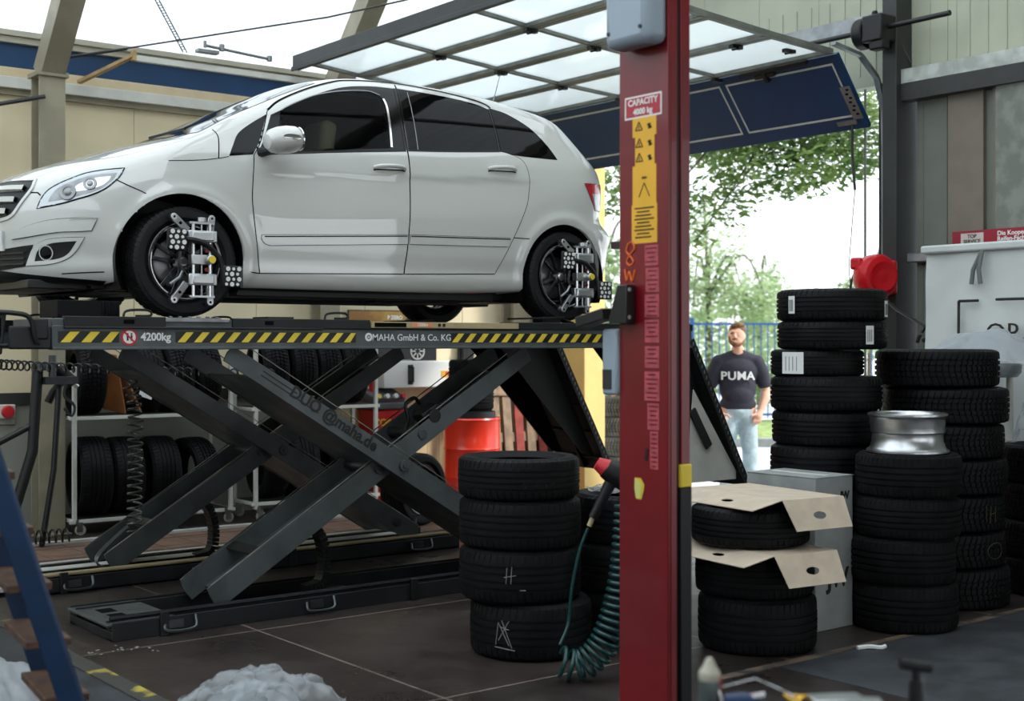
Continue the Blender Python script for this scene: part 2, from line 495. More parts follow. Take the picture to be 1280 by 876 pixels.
def patch(name, outline, mats, parent, plane='side', side=-1, off=.003, thick=.006, holes=(), res=.03, bulge=None):
    O = [V(p) for p in outline]; pts = list(O); edges = [(i, (i + 1) % len(O)) for i in range(len(O))]
    loops = [list(range(len(O)))]
    for h in holes:
        b = len(pts); pts += [V(p) for p in h]
        edges += [(b + i, b + (i + 1) % len(h)) for i in range(len(h))]
        loops.append(list(range(b, b + len(h))))
    xs = np.array([p[0] for p in outline]); zs = np.array([p[1] for p in outline])
    gx, gz = np.meshgrid(np.arange(xs.min(), xs.max(), res), np.arange(zs.min(), zs.max(), res))
    gx = gx.ravel() + .37 * res; gz = gz.ravel() + .29 * res
    ok = in_poly(gx, gz, outline)
    allb = np.array([(p.x, p.y) for p in pts])
    for h in holes: ok &= ~in_poly(gx, gz, h)
    g = np.stack([gx[ok], gz[ok]], 1)
    if len(g):
        dd = np.min(np.hypot(g[:, None, 0] - allb[None, :, 0], g[:, None, 1] - allb[None, :, 1]), 1)
        g = g[dd > res * .45]
    pts += [V(p) for p in g]
    vv, ee, ff, *_ = delaunay_2d_cdt(pts, edges, [], 0, 1e-6)
    P2 = np.array([(p.x, p.y) for p in vv])
    F_ = np.array([f for f in ff if len(f) == 3])
    cx = P2[F_].mean(1)
    k = in_poly(cx[:, 0], cx[:, 1], outline)
    for h in holes: k &= ~in_poly(cx[:, 0], cx[:, 1], h)
    F_ = F_[k]
    P, Nn = onto(P2, plane, side)
    P = P + Nn * off
    if bulge is not None: P = P + Nn * bulge(P2)[:, None]
    # orient
    e1 = P[F_[:, 1]] - P[F_[:, 0]]; e2 = P[F_[:, 2]] - P[F_[:, 0]]
    nn = np.cross(e1, e2); fl = (nn * Nn[F_[:, 0]]).sum(1) < 0
    F_[fl] = F_[fl][:, ::-1]
    used = np.zeros(len(P), bool); used[F_.ravel()] = True
    mp = np.cumsum(used) - 1
    P = P[used]; Nn = Nn[used]; F_ = mp[F_]
    # boundary edges -> skirt
    from collections import Counter
    cnt = Counter()
    for f in F_.tolist():
        for i in range(3): cnt[(f[i], f[(i + 1) % 3])] += 1
    bd = [e for e in cnt if (e[1], e[0]) not in cnt]
    bv = sorted({a for e in bd for a in e}); n0 = len(P)
    ix = {a: n0 + i for i, a in enumerate(bv)}
    P = np.vstack([P, P[bv] - Nn[bv] * thick]); Nn = np.vstack([Nn, Nn[bv]])
    faces = F_.tolist() + [[e[1], e[0], ix[e[0]], ix[e[1]]] for e in bd]
    me = bpy.data.meshes.new(name); me.from_pydata(P.tolist(), [], faces)
    for m in (mats if isinstance(mats, (list, tuple)) else [mats]): me.materials.append(m)
    me.polygons.foreach_set('use_smooth', [True] * len(me.polygons))
    me.normals_split_custom_set_from_vertices(Nn.tolist())
    return put(name, me, parent)

def ribbon(name, pts, w, m, parent, plane='side', side=-1, off=.0015, closed=False, h=.002):
    P2 = np.array(pts); P, Nn = onto(P2, plane, side)
    T = np.roll(P, -1, 0) - np.roll(P, 1, 0)
    if not closed: T[0] = P[1] - P[0]; T[-1] = P[-1] - P[-2]
    B = np.cross(T, Nn); B /= np.maximum(np.linalg.norm(B, axis=1, keepdims=True), 1e-9)
    n = len(P); v = np.vstack([P + B * w / 2 + Nn * off, P - B * w / 2 + Nn * off, P - B * w / 2 - Nn * h, P + B * w / 2 - Nn * h])
    fs = []
    for i in range(n if closed else n - 1):
        j = (i + 1) % n
        for a, b in ((0, 1), (1, 2), (3, 0)):
            fs.append([a * n + i, a * n + j, b * n + j, b * n + i])
    me = bpy.data.meshes.new(name); me.from_pydata(v.tolist(), [], fs); me.materials.append(m)
    bm = bmesh.new(); bm.from_mesh(me); bmesh.ops.recalc_face_normals(bm, faces=bm.faces); bm.to_mesh(me); bm.free()
    return put(name, me, parent)

# outlines, side view (x from the front axle, z from the tyre contact)
seamF = [(.429, .948), (.403, .752), (.399, .659), (.418, .498), (.454, .265)]
roofF = [(1.562, 1.533), (1.233, 1.512), (1.081, 1.477), (.873, 1.400), (.68, 1.308), (.576, 1.232)]
FD = seg_outline([seamF, [(.454, .265), (1.446, .292)], [(1.446, .292), (1.470, .552), (1.488, .80), (1.493, .957), (1.495, 1.066)],
                  [(1.495, 1.066), (1.515, 1.25), (1.562, 1.533)], roofF, [(.576, 1.232), (.49, 1.04), (.429, .948)]])
FDH = seg_outline([[(.452, .962), (.95, 1.016), (1.484, 1.072)], [(1.484, 1.072), (1.505, 1.28), (1.540, 1.498)],
                   [(1.540, 1.498), (1.382, 1.494), (1.209, 1.472), (1.057, 1.430), (.849, 1.345), (.66, 1.248), (.590, 1.212)], [(.590, 1.212), (.50, 1.04), (.452, .962)]])
FG = seg_outline([[(.585, .982), (.954, 1.027), (1.378, 1.074)], [(1.378, 1.074), (1.405, 1.23), (1.425, 1.36), (1.424, 1.41), (1.385, 1.444), (1.324, 1.449), (1.129, 1.425), (.929, 1.372), (.738, 1.286), (.66, 1.242)], [(.66, 1.242), (.62, 1.12), (.585, .982)]])
TRI = seg_outline([[(.268, .930), (.30, .99), (.35, 1.072), (.44, 1.14), (.562, 1.213)], [(.562, 1.213), (.478, 1.04), (.420, .952)], [(.420, .952), (.268, .930)]])
RD = seg_outline([[(1.506, 1.068), (1.503, .957), (1.497, .80), (1.479, .552), (1.456, .292)], [(1.456, .292), (2.164, .315)],
                  [(2.164, .315), (2.297, .541), (2.415, .761), (2.445, .861), (2.458, .95), (2.443, 1.045), (2.40, 1.095), (2.30, 1.122), (2.248, 1.128)],
                  [(2.248, 1.128), (2.258, 1.27), (2.268, 1.430)], [(2.268, 1.430), (2.245, 1.456), (2.147, 1.484), (1.885, 1.518), (1.574, 1.532)],
                  [(1.574, 1.532), (1.526, 1.25), (1.506, 1.068)]])
RG = seg_outline([[(1.514, 1.076), (1.85, 1.100), (2.240, 1.134)], [(2.240, 1.134), (2.250, 1.27), (2.258, 1.432)], [(2.258, 1.432), (2.15, 1.462), (1.885, 1.490), (1.566, 1.502)], [(1.566, 1.502), (1.536, 1.28), (1.514, 1.076)]])
QG = seg_outline([[(2.256, 1.136), (2.40, 1.118), (2.735, 1.118)], [(2.735, 1.118), (2.675, 1.212), (2.564, 1.328), (2.403, 1.412), (2.274, 1.440)], [(2.274, 1.440), (2.266, 1.28), (2.256, 1.136)]])
ARCH_F = (-.025, .312, .378); ARCH_R = (2.765, .298, .371)

def body_shell(scale=1.0, cut=0.0, name='body_shell', mats=None, windows=(FG,)):
    xm = np.arange(-.25, 2.7501, .02); am = np.linspace(0, PI, 71)[1:-1]
    lp = [(x, 0., -1.) for x in xm[::-1]] + [(-.25, -math.sin(t), -math.cos(t)) for t in am] + [(x, 0., 1.) for x in xm] + [(2.75, math.sin(t), math.cos(t)) for t in am]
    lp = np.array(lp); nE = 150; el = np.linspace(-PI / 2 + .002, PI / 2 - .002, nE)
    A, B = np.meshgrid(np.arange(nE), np.arange(len(lp)), indexing='ij')
    S = lp[B.ravel()]; e = el[A.ravel()]
    d = np.stack([S[:, 1] * np.cos(e), S[:, 2] * np.cos(e), np.sin(e)], 1)
    o = np.stack([S[:, 0], np.zeros(len(S)), np.full(len(S), .60)], 1)
    lo = np.zeros(len(S)); hi = np.full(len(S), 1.6)
    for _ in range(34):
        m = (lo + hi) / 2; v = body_F(*(o + m[:, None] * d).T); lo = np.where(v < 0, m, lo); hi = np.where(v < 0, hi, m)
    P = o + lo[:, None] * d; Nn = body_grad(P)
    if scale != 1.0: P = P - Nn * scale
    nL = len(lp); idx = np.arange(nE * nL).reshape(nE, nL)
    a = idx[:-1]; b = idx[1:]
    Q = np.stack([a, np.roll(a, -1, 1), np.roll(b, -1, 1), b], -1).reshape(-1, 4)
    if scale == 1.0: Q = Q[:, ::-1]
    c = P[Q].mean(1)
    kill = np.zeros(len(Q), bool)
    for (ax, az, ar) in (ARCH_F, ARCH_R):
        kill |= (np.hypot(c[:, 0] - ax, c[:, 2] - az) < ar + .012) & (np.abs(c[:, 1]) > .52)
    for w in windows:
        inn = in_poly(P[:, 0], P[:, 2], w) & (np.abs(P[:, 1]) > .5)
        kill |= inn[Q].any(1)
    mi = np.zeros(len(Q), int)
    rowq = np.repeat(np.arange(nE - 1), nL)
    mi[el[rowq] < math.atan(-.515)] = 1
    Q = Q[~kill]; mi = mi[~kill]
    me = bpy.data.meshes.new(name); me.from_pydata(P.tolist(), [], Q.tolist())
    for m in mats: me.materials.append(m)
    me.polygons.foreach_set('use_smooth', [True] * len(me.polygons))
    me.polygons.foreach_set('material_index', mi.tolist())
    me.update()
    me.normals_split_custom_set_from_vertices((Nn if scale == 1.0 else -Nn).tolist())
    return put(name, me, car)

shell = body_shell(mats=[M_['paint_white'], M_['black_plastic']], windows=(FDH,))
shell['label'] = 'white painted body shell'
inner = body_shell(.05, name='cabin_lining', mats=[M_['interior'], M_['interior']], windows=(FG,))

W_ = M_['paint_white']; BG = M_['black_gap']
def circ(c, a0, a1, n=40): return [(c[0] + c[2] * math.cos(R(a0 + (a1 - a0) * i / n)), c[1] + c[2] * math.sin(R(a0 + (a1 - a0) * i / n))) for i in range(n + 1)]
for sd in (-1, 1):
    # front door with its glass, black surround and handle
    fd = patch('front_door', FD, W_, car, side=sd, holes=[FDH]); 
    ribbon('door_seal', FD, .011, BG, fd, side=sd, closed=True)
    patch('window_surround', FDH, M_['black_gloss'], fd, side=sd, off=.0015, holes=[FG], thick=.02)
    patch('side_window', FG, M_['glass_dark'], fd, side=sd, off=-.001, thick=.003)
    ribbon('chrome_strip', seg_outline([[(1.388, 1.082), (1.415, 1.23), (1.434, 1.36), (1.428, 1.412)]], closed=False), .014, M_['chrome'], fd, side=sd, off=.004)
    ribbon('chrome_strip', seg_outline([[(1.41, 1.436), (1.324, 1.455), (1.129, 1.431), (.929, 1.378), (.738, 1.292), (.665, 1.250)]], closed=False), .006, M_['steel'], fd, side=sd, off=.004)
    ribbon('window_weatherstrip', seg_outline([[(.46, .957), (.95, 1.012), (1.49, 1.068)]], closed=False), .012, M_['black_plastic'], fd, side=sd, off=.005)
    rd = patch('rear_door', RD, W_, car, side=sd, holes=[RG])
    ribbon('door_seal', RD, .011, BG, rd, side=sd, closed=True)
    patch('rear_side_window', RG, M_['glass_privacy'], rd, side=sd, off=.0015, thick=.01)
    ribbon('pillar_line', [(1.584 + .052 * t, 1.084 + .40 * t) for t in (0, .25, .5, .75, 1)][::-1], .005, M_['steel'], rd, side=sd, off=.003)
    ribbon('window_weatherstrip', seg_outline([[(1.506, 1.070), (1.85, 1.095), (2.245, 1.130)]], closed=False), .010, M_['black_plastic'], rd, side=sd, off=.005)
    PT = seg_outline([[(1.482, 1.074), (1.494, 1.072)], [(1.494, 1.072), (1.514, 1.25), (1.558, 1.500)], [(1.558, 1.500), (1.538, 1.498)], [(1.538, 1.498), (1.503, 1.28), (1.482, 1.074)]])
    patch('pillar_trim', PT, M_['black_gloss'], fd, side=sd, off=.0045, thick=.006)
    PT2 = seg_outline([[(1.507, 1.076), (1.516, 1.076)], [(1.516, 1.076), (1.538, 1.28), (1.568, 1.502)], [(1.568, 1.502), (1.562, 1.500)], [(1.562, 1.500), (1.526, 1.25), (1.507, 1.076)]])
    patch('pillar_trim', PT2, M_['black_gloss'], rd, side=sd, off=.0045, thick=.006)
    PT3 = seg_outline([[(2.238, 1.136), (2.2475, 1.132)], [(2.2475, 1.132), (2.2575, 1.27), (2.267, 1.430)], [(2.267, 1.430), (2.256, 1.434)], [(2.256, 1.434), (2.248, 1.27), (2.238, 1.136)]])
    patch('pillar_trim', PT3, M_['black_gloss'], rd, side=sd, off=.0045, thick=.006)
    patch('quarter_window', QG, M_['glass_privacy'], car, side=sd, off=.002, thick=.01)
    ribbon('quarter_window_seal', QG, .008, BG, car, side=sd, closed=True)
    patch('pillar_triangle', TRI, M_['black_gloss'], car, side=sd, off=.002, thick=.01)
    # wheel-arch lips
    for (c, nm) in ((ARCH_F, 'front'), (ARCH_R, 'rear')):
        o = circ((c[0], c[1], c[2] + .045), -18, 198) if nm == 'front' else circ((c[0], c[1], c[2] + .045), -14, 197)
        i = circ(c, -18, 198) if nm == 'front' else circ(c, -14, 197)
        lip = patch('wheel_arch_lip', o + i[::-1], W_, car, side=sd, off=.002, thick=.03, res=.02)
        ln = MB(); cc = []
        for k in range(49):
            a = R(-25 + 230 * k / 48); cc.append((c[0] + (c[2] + .004) * math.cos(a), c[1] + (c[2] + .004) * math.sin(a)))
        for k in range(48):
            p, q = cc[k], cc[k + 1]
            ln.quad([(p[0], sd * .85, p[1]), (q[0], sd * .85, q[1]), (q[0], sd * .45, q[1]), (p[0], sd * .45, p[1])])
        ln._f(ln.verts([(p[0], sd * .45, p[1]) for p in cc]))
        ln.build('wheel_housing', M_['black_plastic'], car)
    # seams
    ribbon('panel_gap', seg_outline([[(-.382, .746), (-.326, .717), (-.246, .681), (-.193, .642)]], closed=False), .006, BG, car, side=sd)
    ribbon('panel_gap', seg_outline([[(-.10, .872), (.07, .888), (.201, .910), (.265, .926)]], closed=False), .004, BG, car, side=sd)
    ribbon('panel_gap', seg_outline([[(.205, 1.085), (.221, 1.035), (.201, .911)]], closed=False), .006, BG, car, side=sd)
    ribbon('panel_gap', seg_outline([[(-.794, .213), (-.676, .229), (-.533, .240), (-.408, .246)]], closed=False)[8:], .006, BG, car, side=sd)
    ribbon('panel_gap', seg_outline([[(.36, .268), (.454, .262)]], closed=False), .006, BG, car, side=sd)
    ribbon('roof_gap', seg_outline([[(.58, 1.245), (.68, 1.318), (.873, 1.411), (1.081, 1.488), (1.233, 1.523), (1.562, 1.545), (1.885, 1.530), (2.147, 1.496), (2.25, 1.470), (2.28, 1.445)]], closed=False), .010, BG, car, side=sd, off=.003)
    ribbon('panel_gap', seg_outline([[(2.46, .555), (2.30, .557)]], closed=False), .006, BG, car, side=sd)
    # side mouldings
    MO = seg_outline([[(.455, .484), (1.466, .534)], [(1.466, .534), (1.463, .476)], [(1.463, .476), (.60, .432), (.51, .427), (.47, .44), (.452, .465), (.455, .484)]])
    ribbon('moulding_line', MO, .006, BG, fd, side=sd, off=.0045, closed=True)
    patch('side_moulding', MO, W_, fd, side=sd, off=.008, thick=.006)
    ribbon('moulding_line', [(.47 + t * (1.46 - .47), .476 + t * .050) for t in np.linspace(0, 1, 20)], .007, M_['black_plastic'], fd, side=sd, off=.010)
    MO2 = seg_outline([[(1.484, .535), (2.285, .553)], [(2.285, .553), (2.255, .495)], [(2.255, .495), (1.479, .477)], [(1.479, .477), (1.484, .535)]])
    ribbon('moulding_line', MO2, .006, BG, rd, side=sd, off=.0045, closed=True)
    patch('side_moulding', MO2, W_, rd, side=sd, off=.008, thick=.006)
    ribbon('moulding_line', [(1.486 + t * .79, .527 + t * .018) for t in np.linspace(0, 1, 16)], .007, M_['black_plastic'], rd, side=sd, off=.010)
    # handles
    for hx, hz, dr in ((1.345, .944, fd), (2.230, 1.006, rd)):
        rc = seg_outline([[(hx - .085, hz), (hx - .04, hz + .034), (hx + .03, hz + .036), (hx + .085, hz + .004), (hx + .03, hz - .028), (hx - .04, hz - .026), (hx - .085, hz)]])
        ribbon('handle_recess', rc, .005, M_['frame_pale'], dr, side=sd, off=.0038, closed=True)
        Pc, Nc = onto([(hx - .115, hz - .005), (hx - .09, hz), (hx - .03, hz + .004), (hx + .03, hz + .006), (hx + .085, hz + .008), (hx + .115, hz + .004)], 'side', sd)
        hm = MB(); of = [.006, .022, .036, .038, .026, .006]
        hm.tube([Pc[i] + Nc[i] * of[i] for i in range(6)], [.010, .013, .0135, .0135, .015, .011], 10)
        hb = hm.build('door_handle', W_, dr)
        mb2 = MB(); mb2.tube([Pc[i] + Nc[i] * .007 + np.array([0, 0, -.016]) for i in range(6)], .0035, 6); mb2.build('handle_shade', BG, hb)  # dark bar painted in for the shade behind the handle
    # rear lamp
    TLP = seg_outline([[(2.975, .970), (3.25, .985)], [(3.25, .985), (3.26, .80)], [(3.26, .80), (3.10, .79)], [(3.10, .79), (3.03, .885), (2.975, .970)]])
    tl = patch('tail_lamp', TLP, M_['tail_red'], car, side=sd, off=.004, thick=.01, res=.02)
    TLW = seg_outline([[(3.055, .905), (3.25, .915)], [(3.25, .915), (3.26, .805)], [(3.26, .805), (3.105, .80)], [(3.105, .80), (3.055, .905)]])
    patch('reflector', TLW, M_['lamp_glass'], tl, side=sd, off=.006, thick=.004, res=.02)
    ribbon('lamp_gap', TLP, .006, BG, tl, side=sd, closed=True, off=.003)
    # door mirror
    mm = MB()
    mm.lathe([(0, -.125), (.045, -.118), (.070, -.09), (.083, -.04), (.086, .02), (.080, .075), (.060, .105), (.03, .116), (0, .118)], 24, TR((.535, sd * 1.0, 1.028), (0, 80, 0)) @ Matrix.Diagonal(V((.94, 1.1, .92, 1))))
    mi_ = mm.build('door_mirror', W_, car)
    mm = MB(); mm.tube([(.47, sd * .84, .968), (.49, sd * .89, .972), (.52, sd * .95, .985)], [.03, .026, .03], 10); mm.build('mirror_arm', M_['black_plastic'], mi_)
    mm = MB(); mm.lathe([(0, .0), (.022, .004), (.026, .012), (.0, .016)], 18, TR((.545, sd * 1.083, 1.036), (sd * -90, 0, -3)) @ Matrix.Diagonal(V((2.2, .62, .8, 1)))); mm.build('turn_signal', M_['chrome'], mi_)
    mm = MB(); mm.cyl((.628, sd * 1.0, 1.042), (.636, sd * 1.0, 1.043), .070, n=24); mm.build('mirror_glass', M_['chrome'], mi_)

# nose coordinates: along-corner s and height z (camera-independent oblique plane)
def NS(x, y): return .5736 * x + .8192 * (-y)   # near side
def nose(pts): return [(NS(x, y), z) for x, y, z in pts]
for sd in (-1, 1):
    HL = seg_outline([nose([(-.735, -.579, .588), (-.717, -.590, .638), (-.685, -.609, .687), (-.633, -.648, .726), (-.579, -.683, .754), (-.524, -.712, .779), (-.450, -.752, .798), (-.335, -.806, .815)]),
                      nose([(-.335, -.806, .815), (-.361, -.814, .774), (-.388, -.812, .743), (-.445, -.799, .693), (-.512, -.770, .658), (-.575, -.732, .635), (-.644, -.679, .610), (-.735, -.579, .588)])])
    hl = patch('headlamp', HL, M_['lamp_glass'], car, 'nose', sd, off=.003, thick=.01, res=.02)
    ribbon('lamp_gap', HL, .008, BG, hl, 'nose', sd, closed=True, off=.003)
    hc = (NS(-.52, -.725), .71); HI = [(hc[0] + (u - hc[0]) * .78 + .012, hc[1] + (w - hc[1]) * .72) for u, w in HL]
    patch('lamp_recess', HI, M_['steel'], hl, 'nose', sd, off=.0045, thick=.002, res=.02)
    patch('lamp_chrome', [(hc[0] + (u - hc[0]) * .42 + .05, hc[1] + (w - hc[1]) * .40 + .012) for u, w in HL], M_['chrome'], hl, 'nose', sd, off=.006, thick=.002, res=.02)
    for (u, w, r) in ((NS(-.615, -.70), .675, .045), (NS(-.50, -.75), .722, .035)):
        Pc, Nc = onto([(u, w)], 'nose', sd)
        g = MB(); T = frame(Nc[0]); T.translation = V(Pc[0])
        g.lathe([(r * .6, .0065), (r * .8, .0085), (r, .0095), (r * 1.06, .008), (r * 1.06, .005)], 24, T); g.lathe([(0, .012), (r * .3, .011), (r * .5, .006)], 20, T)
        g.build('headlamp_reflector', M_['steel'], hl)
    FO = seg_outline([nose([(-.768, -.508, .278), (-.747, -.551, .371), (-.712, -.608, .411), (-.653, -.672, .425), (-.539, -.758, .430)]), nose([(-.539, -.758, .430), (-.573, -.725, .358), (-.615, -.689, .312), (-.681, -.628, .286), (-.768, -.508, .278)])])
    FI = seg_outline([nose([(-.740, -.556, .300), (-.728, -.575, .358), (-.691, -.627, .393), (-.640, -.68, .404), (-.572, -.735, .410)]), nose([(-.572, -.735, .410), (-.607, -.697, .340), (-.656, -.652, .311), (-.740, -.556, .300)])])
    fo = patch('fog_lamp_surround', FO, W_, car, 'nose', sd, off=.008, thick=.014, holes=[FI], res=.02)
    ribbon('surround_gap', FO, .005, BG, fo, 'nose', sd, closed=True, off=.002)
    patch('fog_lamp_recess', FI, M_['black_plastic'], fo, 'nose', sd, off=.002, thick=.006, res=.02)
    Pc, Nc = onto([(NS(-.695, -.615), .347)], 'nose', sd); T = frame(Nc[0]); T.translation = V(Pc[0])
    g = MB(); g.lathe([(.036, .003), (.036, .010), (.042, .010), (.042, .003)], 28, T); fg = g.build('fog_lamp', M_['chrome'], fo)
    g = MB(); g.lathe([(0, .008), (.02, .007), (.035, .004)], 24, T); g.build('lamp_lens', M_['black_gloss'], fg)
    RS = seg_outline([nose([(-.819, -.424, .425), (-.811, -.450, .462), (-.762, -.547, .497), (-.678, -.653, .523), (-.58, -.73, .531), (-.482, -.794, .533)]), nose([(-.482, -.794, .533), (-.509, -.778, .467)]), nose([(-.509, -.778, .467), (-.58, -.735, .461), (-.653, -.675, .458), (-.761, -.543, .437), (-.819, -.424, .425)])])
    rs = patch('bumper_strip', RS, W_, car, 'nose', sd, off=.010, thick=.012, res=.02)
    ribbon('strip_gap', RS, .007, BG, rs, 'nose', sd, closed=True, off=.002)
    ribbon('chrome_strip', nose([(-.60, -.715, .526), (-.56, -.742, .529), (-.52, -.77, .531), (-.487, -.79, .531)]), .007, M_['chrome'], rs, 'nose', sd, off=.0125)
    ribbon('panel_gap', nose([(-.780, -.44, .70), (-.75, -.52, .678), (-.734, -.565, .676), (-.72, -.583, .66)]), .007, BG, car, 'nose', sd)

# radiator grille (front view: y, z)
GR = seg_outline([[(-.49, .752), (-.25, .764), (0, .768), (.25, .764), (.49, .752)], [(.49, .752), (.515, .70), (.48, .625), (.42, .552), (.30, .532)], [(.30, .532), (0, .528), (-.30, .532)], [(-.30, .532), (-.42, .552), (-.48, .625), (-.515, .70), (-.49, .752)]])
gr = patch('radiator_grille', GR, M_['black_plastic'], car, 'front', off=.003, thick=.02, res=.03)
ribbon('grille_frame', GR, .018, W_, gr, 'front', closed=True, off=.008)
for z0, wd in ((.700, .47), (.640, .44), (.580, .39)):
    ribbon('grille_bar', [(wd * t, z0 + .012 * (1 - t * t)) for t in np.linspace(-1, 1, 30)], .030, M_['frame_pale'], gr, 'front', off=.022, h=.0)
LG = seg_outline([[(-.555, .392), (-.3, .372), (0, .368), (.3, .372), (.555, .392)], [(.555, .392), (.50, .274)], [(.50, .274), (.3, .259), (0, .255), (-.3, .259), (-.50, .274)], [(-.50, .274), (-.555, .392)]])
lg = patch('lower_air_intake', LG, M_['black_plastic'], car, 'front', off=.004, thick=.02)
for z0 in (.29, .32, .35):
    ribbon('intake_bar', [(.5 * t, z0) for t in np.linspace(-1, 1, 24)], .010, M_['dark_frame'], lg, 'front', off=.014, h=0)
PL = seg_outline([[(-.36, .474), (.36, .474)], [(.36, .474), (.36, .366)], [(.36, .366), (-.36, .366)], [(-.36, .366), (-.36, .474)]])
patch('number_plate', PL, M_['white'], car, 'front', off=.015, thick=.015)
# windscreen and wiper
WS = MB()
pts = [(x, y) for x in np.linspace(.14, .98, 26) for y in np.linspace(-1, 1, 17)]
vs = []
for x, t in pts:
    hw = .70 - .12 * (x - .14) / .84; y = t * hw
    z = 1.7
    lo, hi = 1.0, 1.8
    for _ in range(30):
        m = (lo + hi) / 2
        if float(body_F(np.array([x]), np.array([y]), np.array([m]))[0]) < 0: lo = m
        else: hi = m
    vs.append(WS.bm.verts.new((x, y, lo + .003)))
for i in range(25):
    for j in range(16): WS._f([vs[i * 17 + j], vs[(i + 1) * 17 + j], vs[(i + 1) * 17 + j + 1], vs[i * 17 + j + 1]])
WS.build('windscreen', M_['glass_privacy'], car)
g = MB(); g.tube([(.02, -.30, 1.075), (.10, -.48, 1.10), (.12, -.58, 1.105)], .008, 6); g.build('wiper', M_['black_plastic'], car)
# rear spoiler edge and aerial
g = MB(); g.tube([(2.42, -.52, 1.53), (2.46, -.52, 1.66), (2.48, -.52, 1.72)], [.004, .003, .002], 6); g.build('aerial', M_['steel'], car)
# underbody
g = MB()
g.box((1.3, 0, .195), (3.5, 1.25, .08)); g.box((1.35, -.62, .165), (1.9, .10, .06)); g.box((1.35, .62, .165), (1.9, .10, .06))
g.tube([(.6, .2, .16), (1.6, .18, .158), (2.4, .25, .16), (3.3, .4, .2)], .025, 10); g.box((2.1, .2, .165), (.55, .3, .05))
g.box((2.75, 0, .22), (.15, 1.2, .10)); g.box((0, 0, .20), (.2, 1.2, .10)); g.box((-.55, 0, .18), (.45, 1.1, .05))
g.tube([(1.6, -.62, .135), (2.0, -.6, .130), (2.35, -.60, .15)], .012, 6)
g.build('underbody', M_['black_metal'], car, bev=.01)
# cabin
for sy in (-.37, .37):
    g = MB()
    g.box((.85, sy, .50), (.52, .5, .16)); g.box((1.08, sy, .80), (.13, .48, .56), (0, 10, 0))
    st_ = g.build('front_seat', M_['interior'], car, bev=.04)
    g = MB(); g.box((1.13, sy, 1.16), (.11, .28, .22), (0, 8, 0)); g.build('headrest', M_['beige_leather'], st_, bev=.04)
g = MB(); T = TR((.74, -.36, 1.0), (0, -62, 0))
pr = [(.185 + .016 * math.cos(a), .016 * math.sin(a)) for a in np.linspace(0, 2 * PI, 9)[:-1]]
g.lathe(pr, 32, T, closed=True); g.cyl((-.17, 0, 0), (.17, 0, 0), .02, n=8, M=T); g.cyl((0, 0, 0), (-.17, 0, 0), .02, n=8, M=T)
g.build('steering_wheel', M_['black_plastic'], car)
g = MB(); g.box((.45, 0, .86), (.45, 1.3, .24)); g.build('dashboard', M_['interior'], car, bev=.05)
# ------------------------------------------------------------------ tyres and wheels
def tyre_mesh(name, Ro, w, Ri, kind='rib', m=None, N=56, groove=.008):
    """tyre about local Z, centred; real tread blocks cut into the profile"""
    hw = w / 2
    # profile rows from inner bead (z-) over the tread to inner bead (z+): (r, z, blockrow)
    tw = hw * .80
    gx = [-.52, -.18, .18, .52] if kind != 'winter' else [-.55, -.2, .2, .55]
    prof = [(Ri - .002, -hw * .72, 0), (Ri + .006, -hw * .80, 0), (Ri + .018, -hw * .86, 0), (Ri + (Ro - Ri) * .30, -hw * .97, 0), (Ri + (Ro - Ri) * .52, -hw, 0), (Ri + (Ro - Ri) * .72, -hw * .985, 0), (Ro - .022, -hw * .93, 1), (Ro - .008, -hw * .86, 2), (Ro - .003, -tw * .93, 2)]
    zs = []
    for g in gx:
        gw = .0045 / tw * (hw / .11)
        zs += [(g - gw * 1.25, 0), (g - gw, 1), (g + gw, 1), (g + gw * 1.25, 0)]
    for q, d in zs:
        prof.append((Ro - .004 * q * q - (groove if d else 0), q * tw, 3))
    prof += [(r, -z, b) for r, z, b in prof[8::-1]]
    prof = [(r, z, b) for r, z, b in prof]
    cols = []
    for k in range(N):
        for f, d in ((0, 0), (.70, 0), (.74, 1), (.96, 1)):
            cols.append(((k + f) / N, d))
    nr, nc = len(prof), len(cols)
    vs = []
    for ai, (a, d) in enumerate(cols):
        for r, z, b in prof:
            dep = 0
            if d:
                if b == 1: dep = .003
                if b == 2: dep = groove * .6
                if b == 3 and kind == 'winter': dep = groove * .9
                if b == 3 and kind == 'rib': dep = .0
            sk = (abs(z) / hw) * (.9 if kind == 'winter' else .5) / N * (1 if kind != 'winter' else (1 if z > 0 else 1))
            t = 2 * PI * (a + sk)
            rr = min(r, r - dep) if b else r
            vs.append((rr * math.cos(t), rr * math.sin(t), z))
    fs = []
    for i in range(nc):
        j = (i + 1) % nc
        for k in range(nr - 1):
            fs.append([i * nr + k, j * nr + k, j * nr + k + 1, i * nr + k + 1])
    # inner liner
    b0 = len(vs)
    ln = [(Ri - .002, -hw * .72), (Ri + .03, -hw * .80), (Ro - .03, -hw * .82), (Ro - .018, 0), (Ro - .03, hw * .82), (Ri + .03, hw * .80), (Ri - .002, hw * .72)]
    n2 = 48
    for i in range(n2):
        t = 2 * PI * i / n2
        for r, z in ln: vs.append((r * math.cos(t), r * math.sin(t), z))
    for i in range(n2):
        j = (i + 1) % n2
        for k in range(len(ln) - 1):
            fs.append([b0 + j * len(ln) + k, b0 + i * len(ln) + k, b0 + i * len(ln) + k + 1, b0 + j * len(ln) + k + 1])
    me = bpy.data.meshes.new(name); me.from_pydata(vs, [], fs); me.materials.append(m or M_['rubber'])
    me.polygons.foreach_set('use_smooth', [True] * len(me.polygons)); me.set_sharp_from_angle(angle=R(28))
    return me

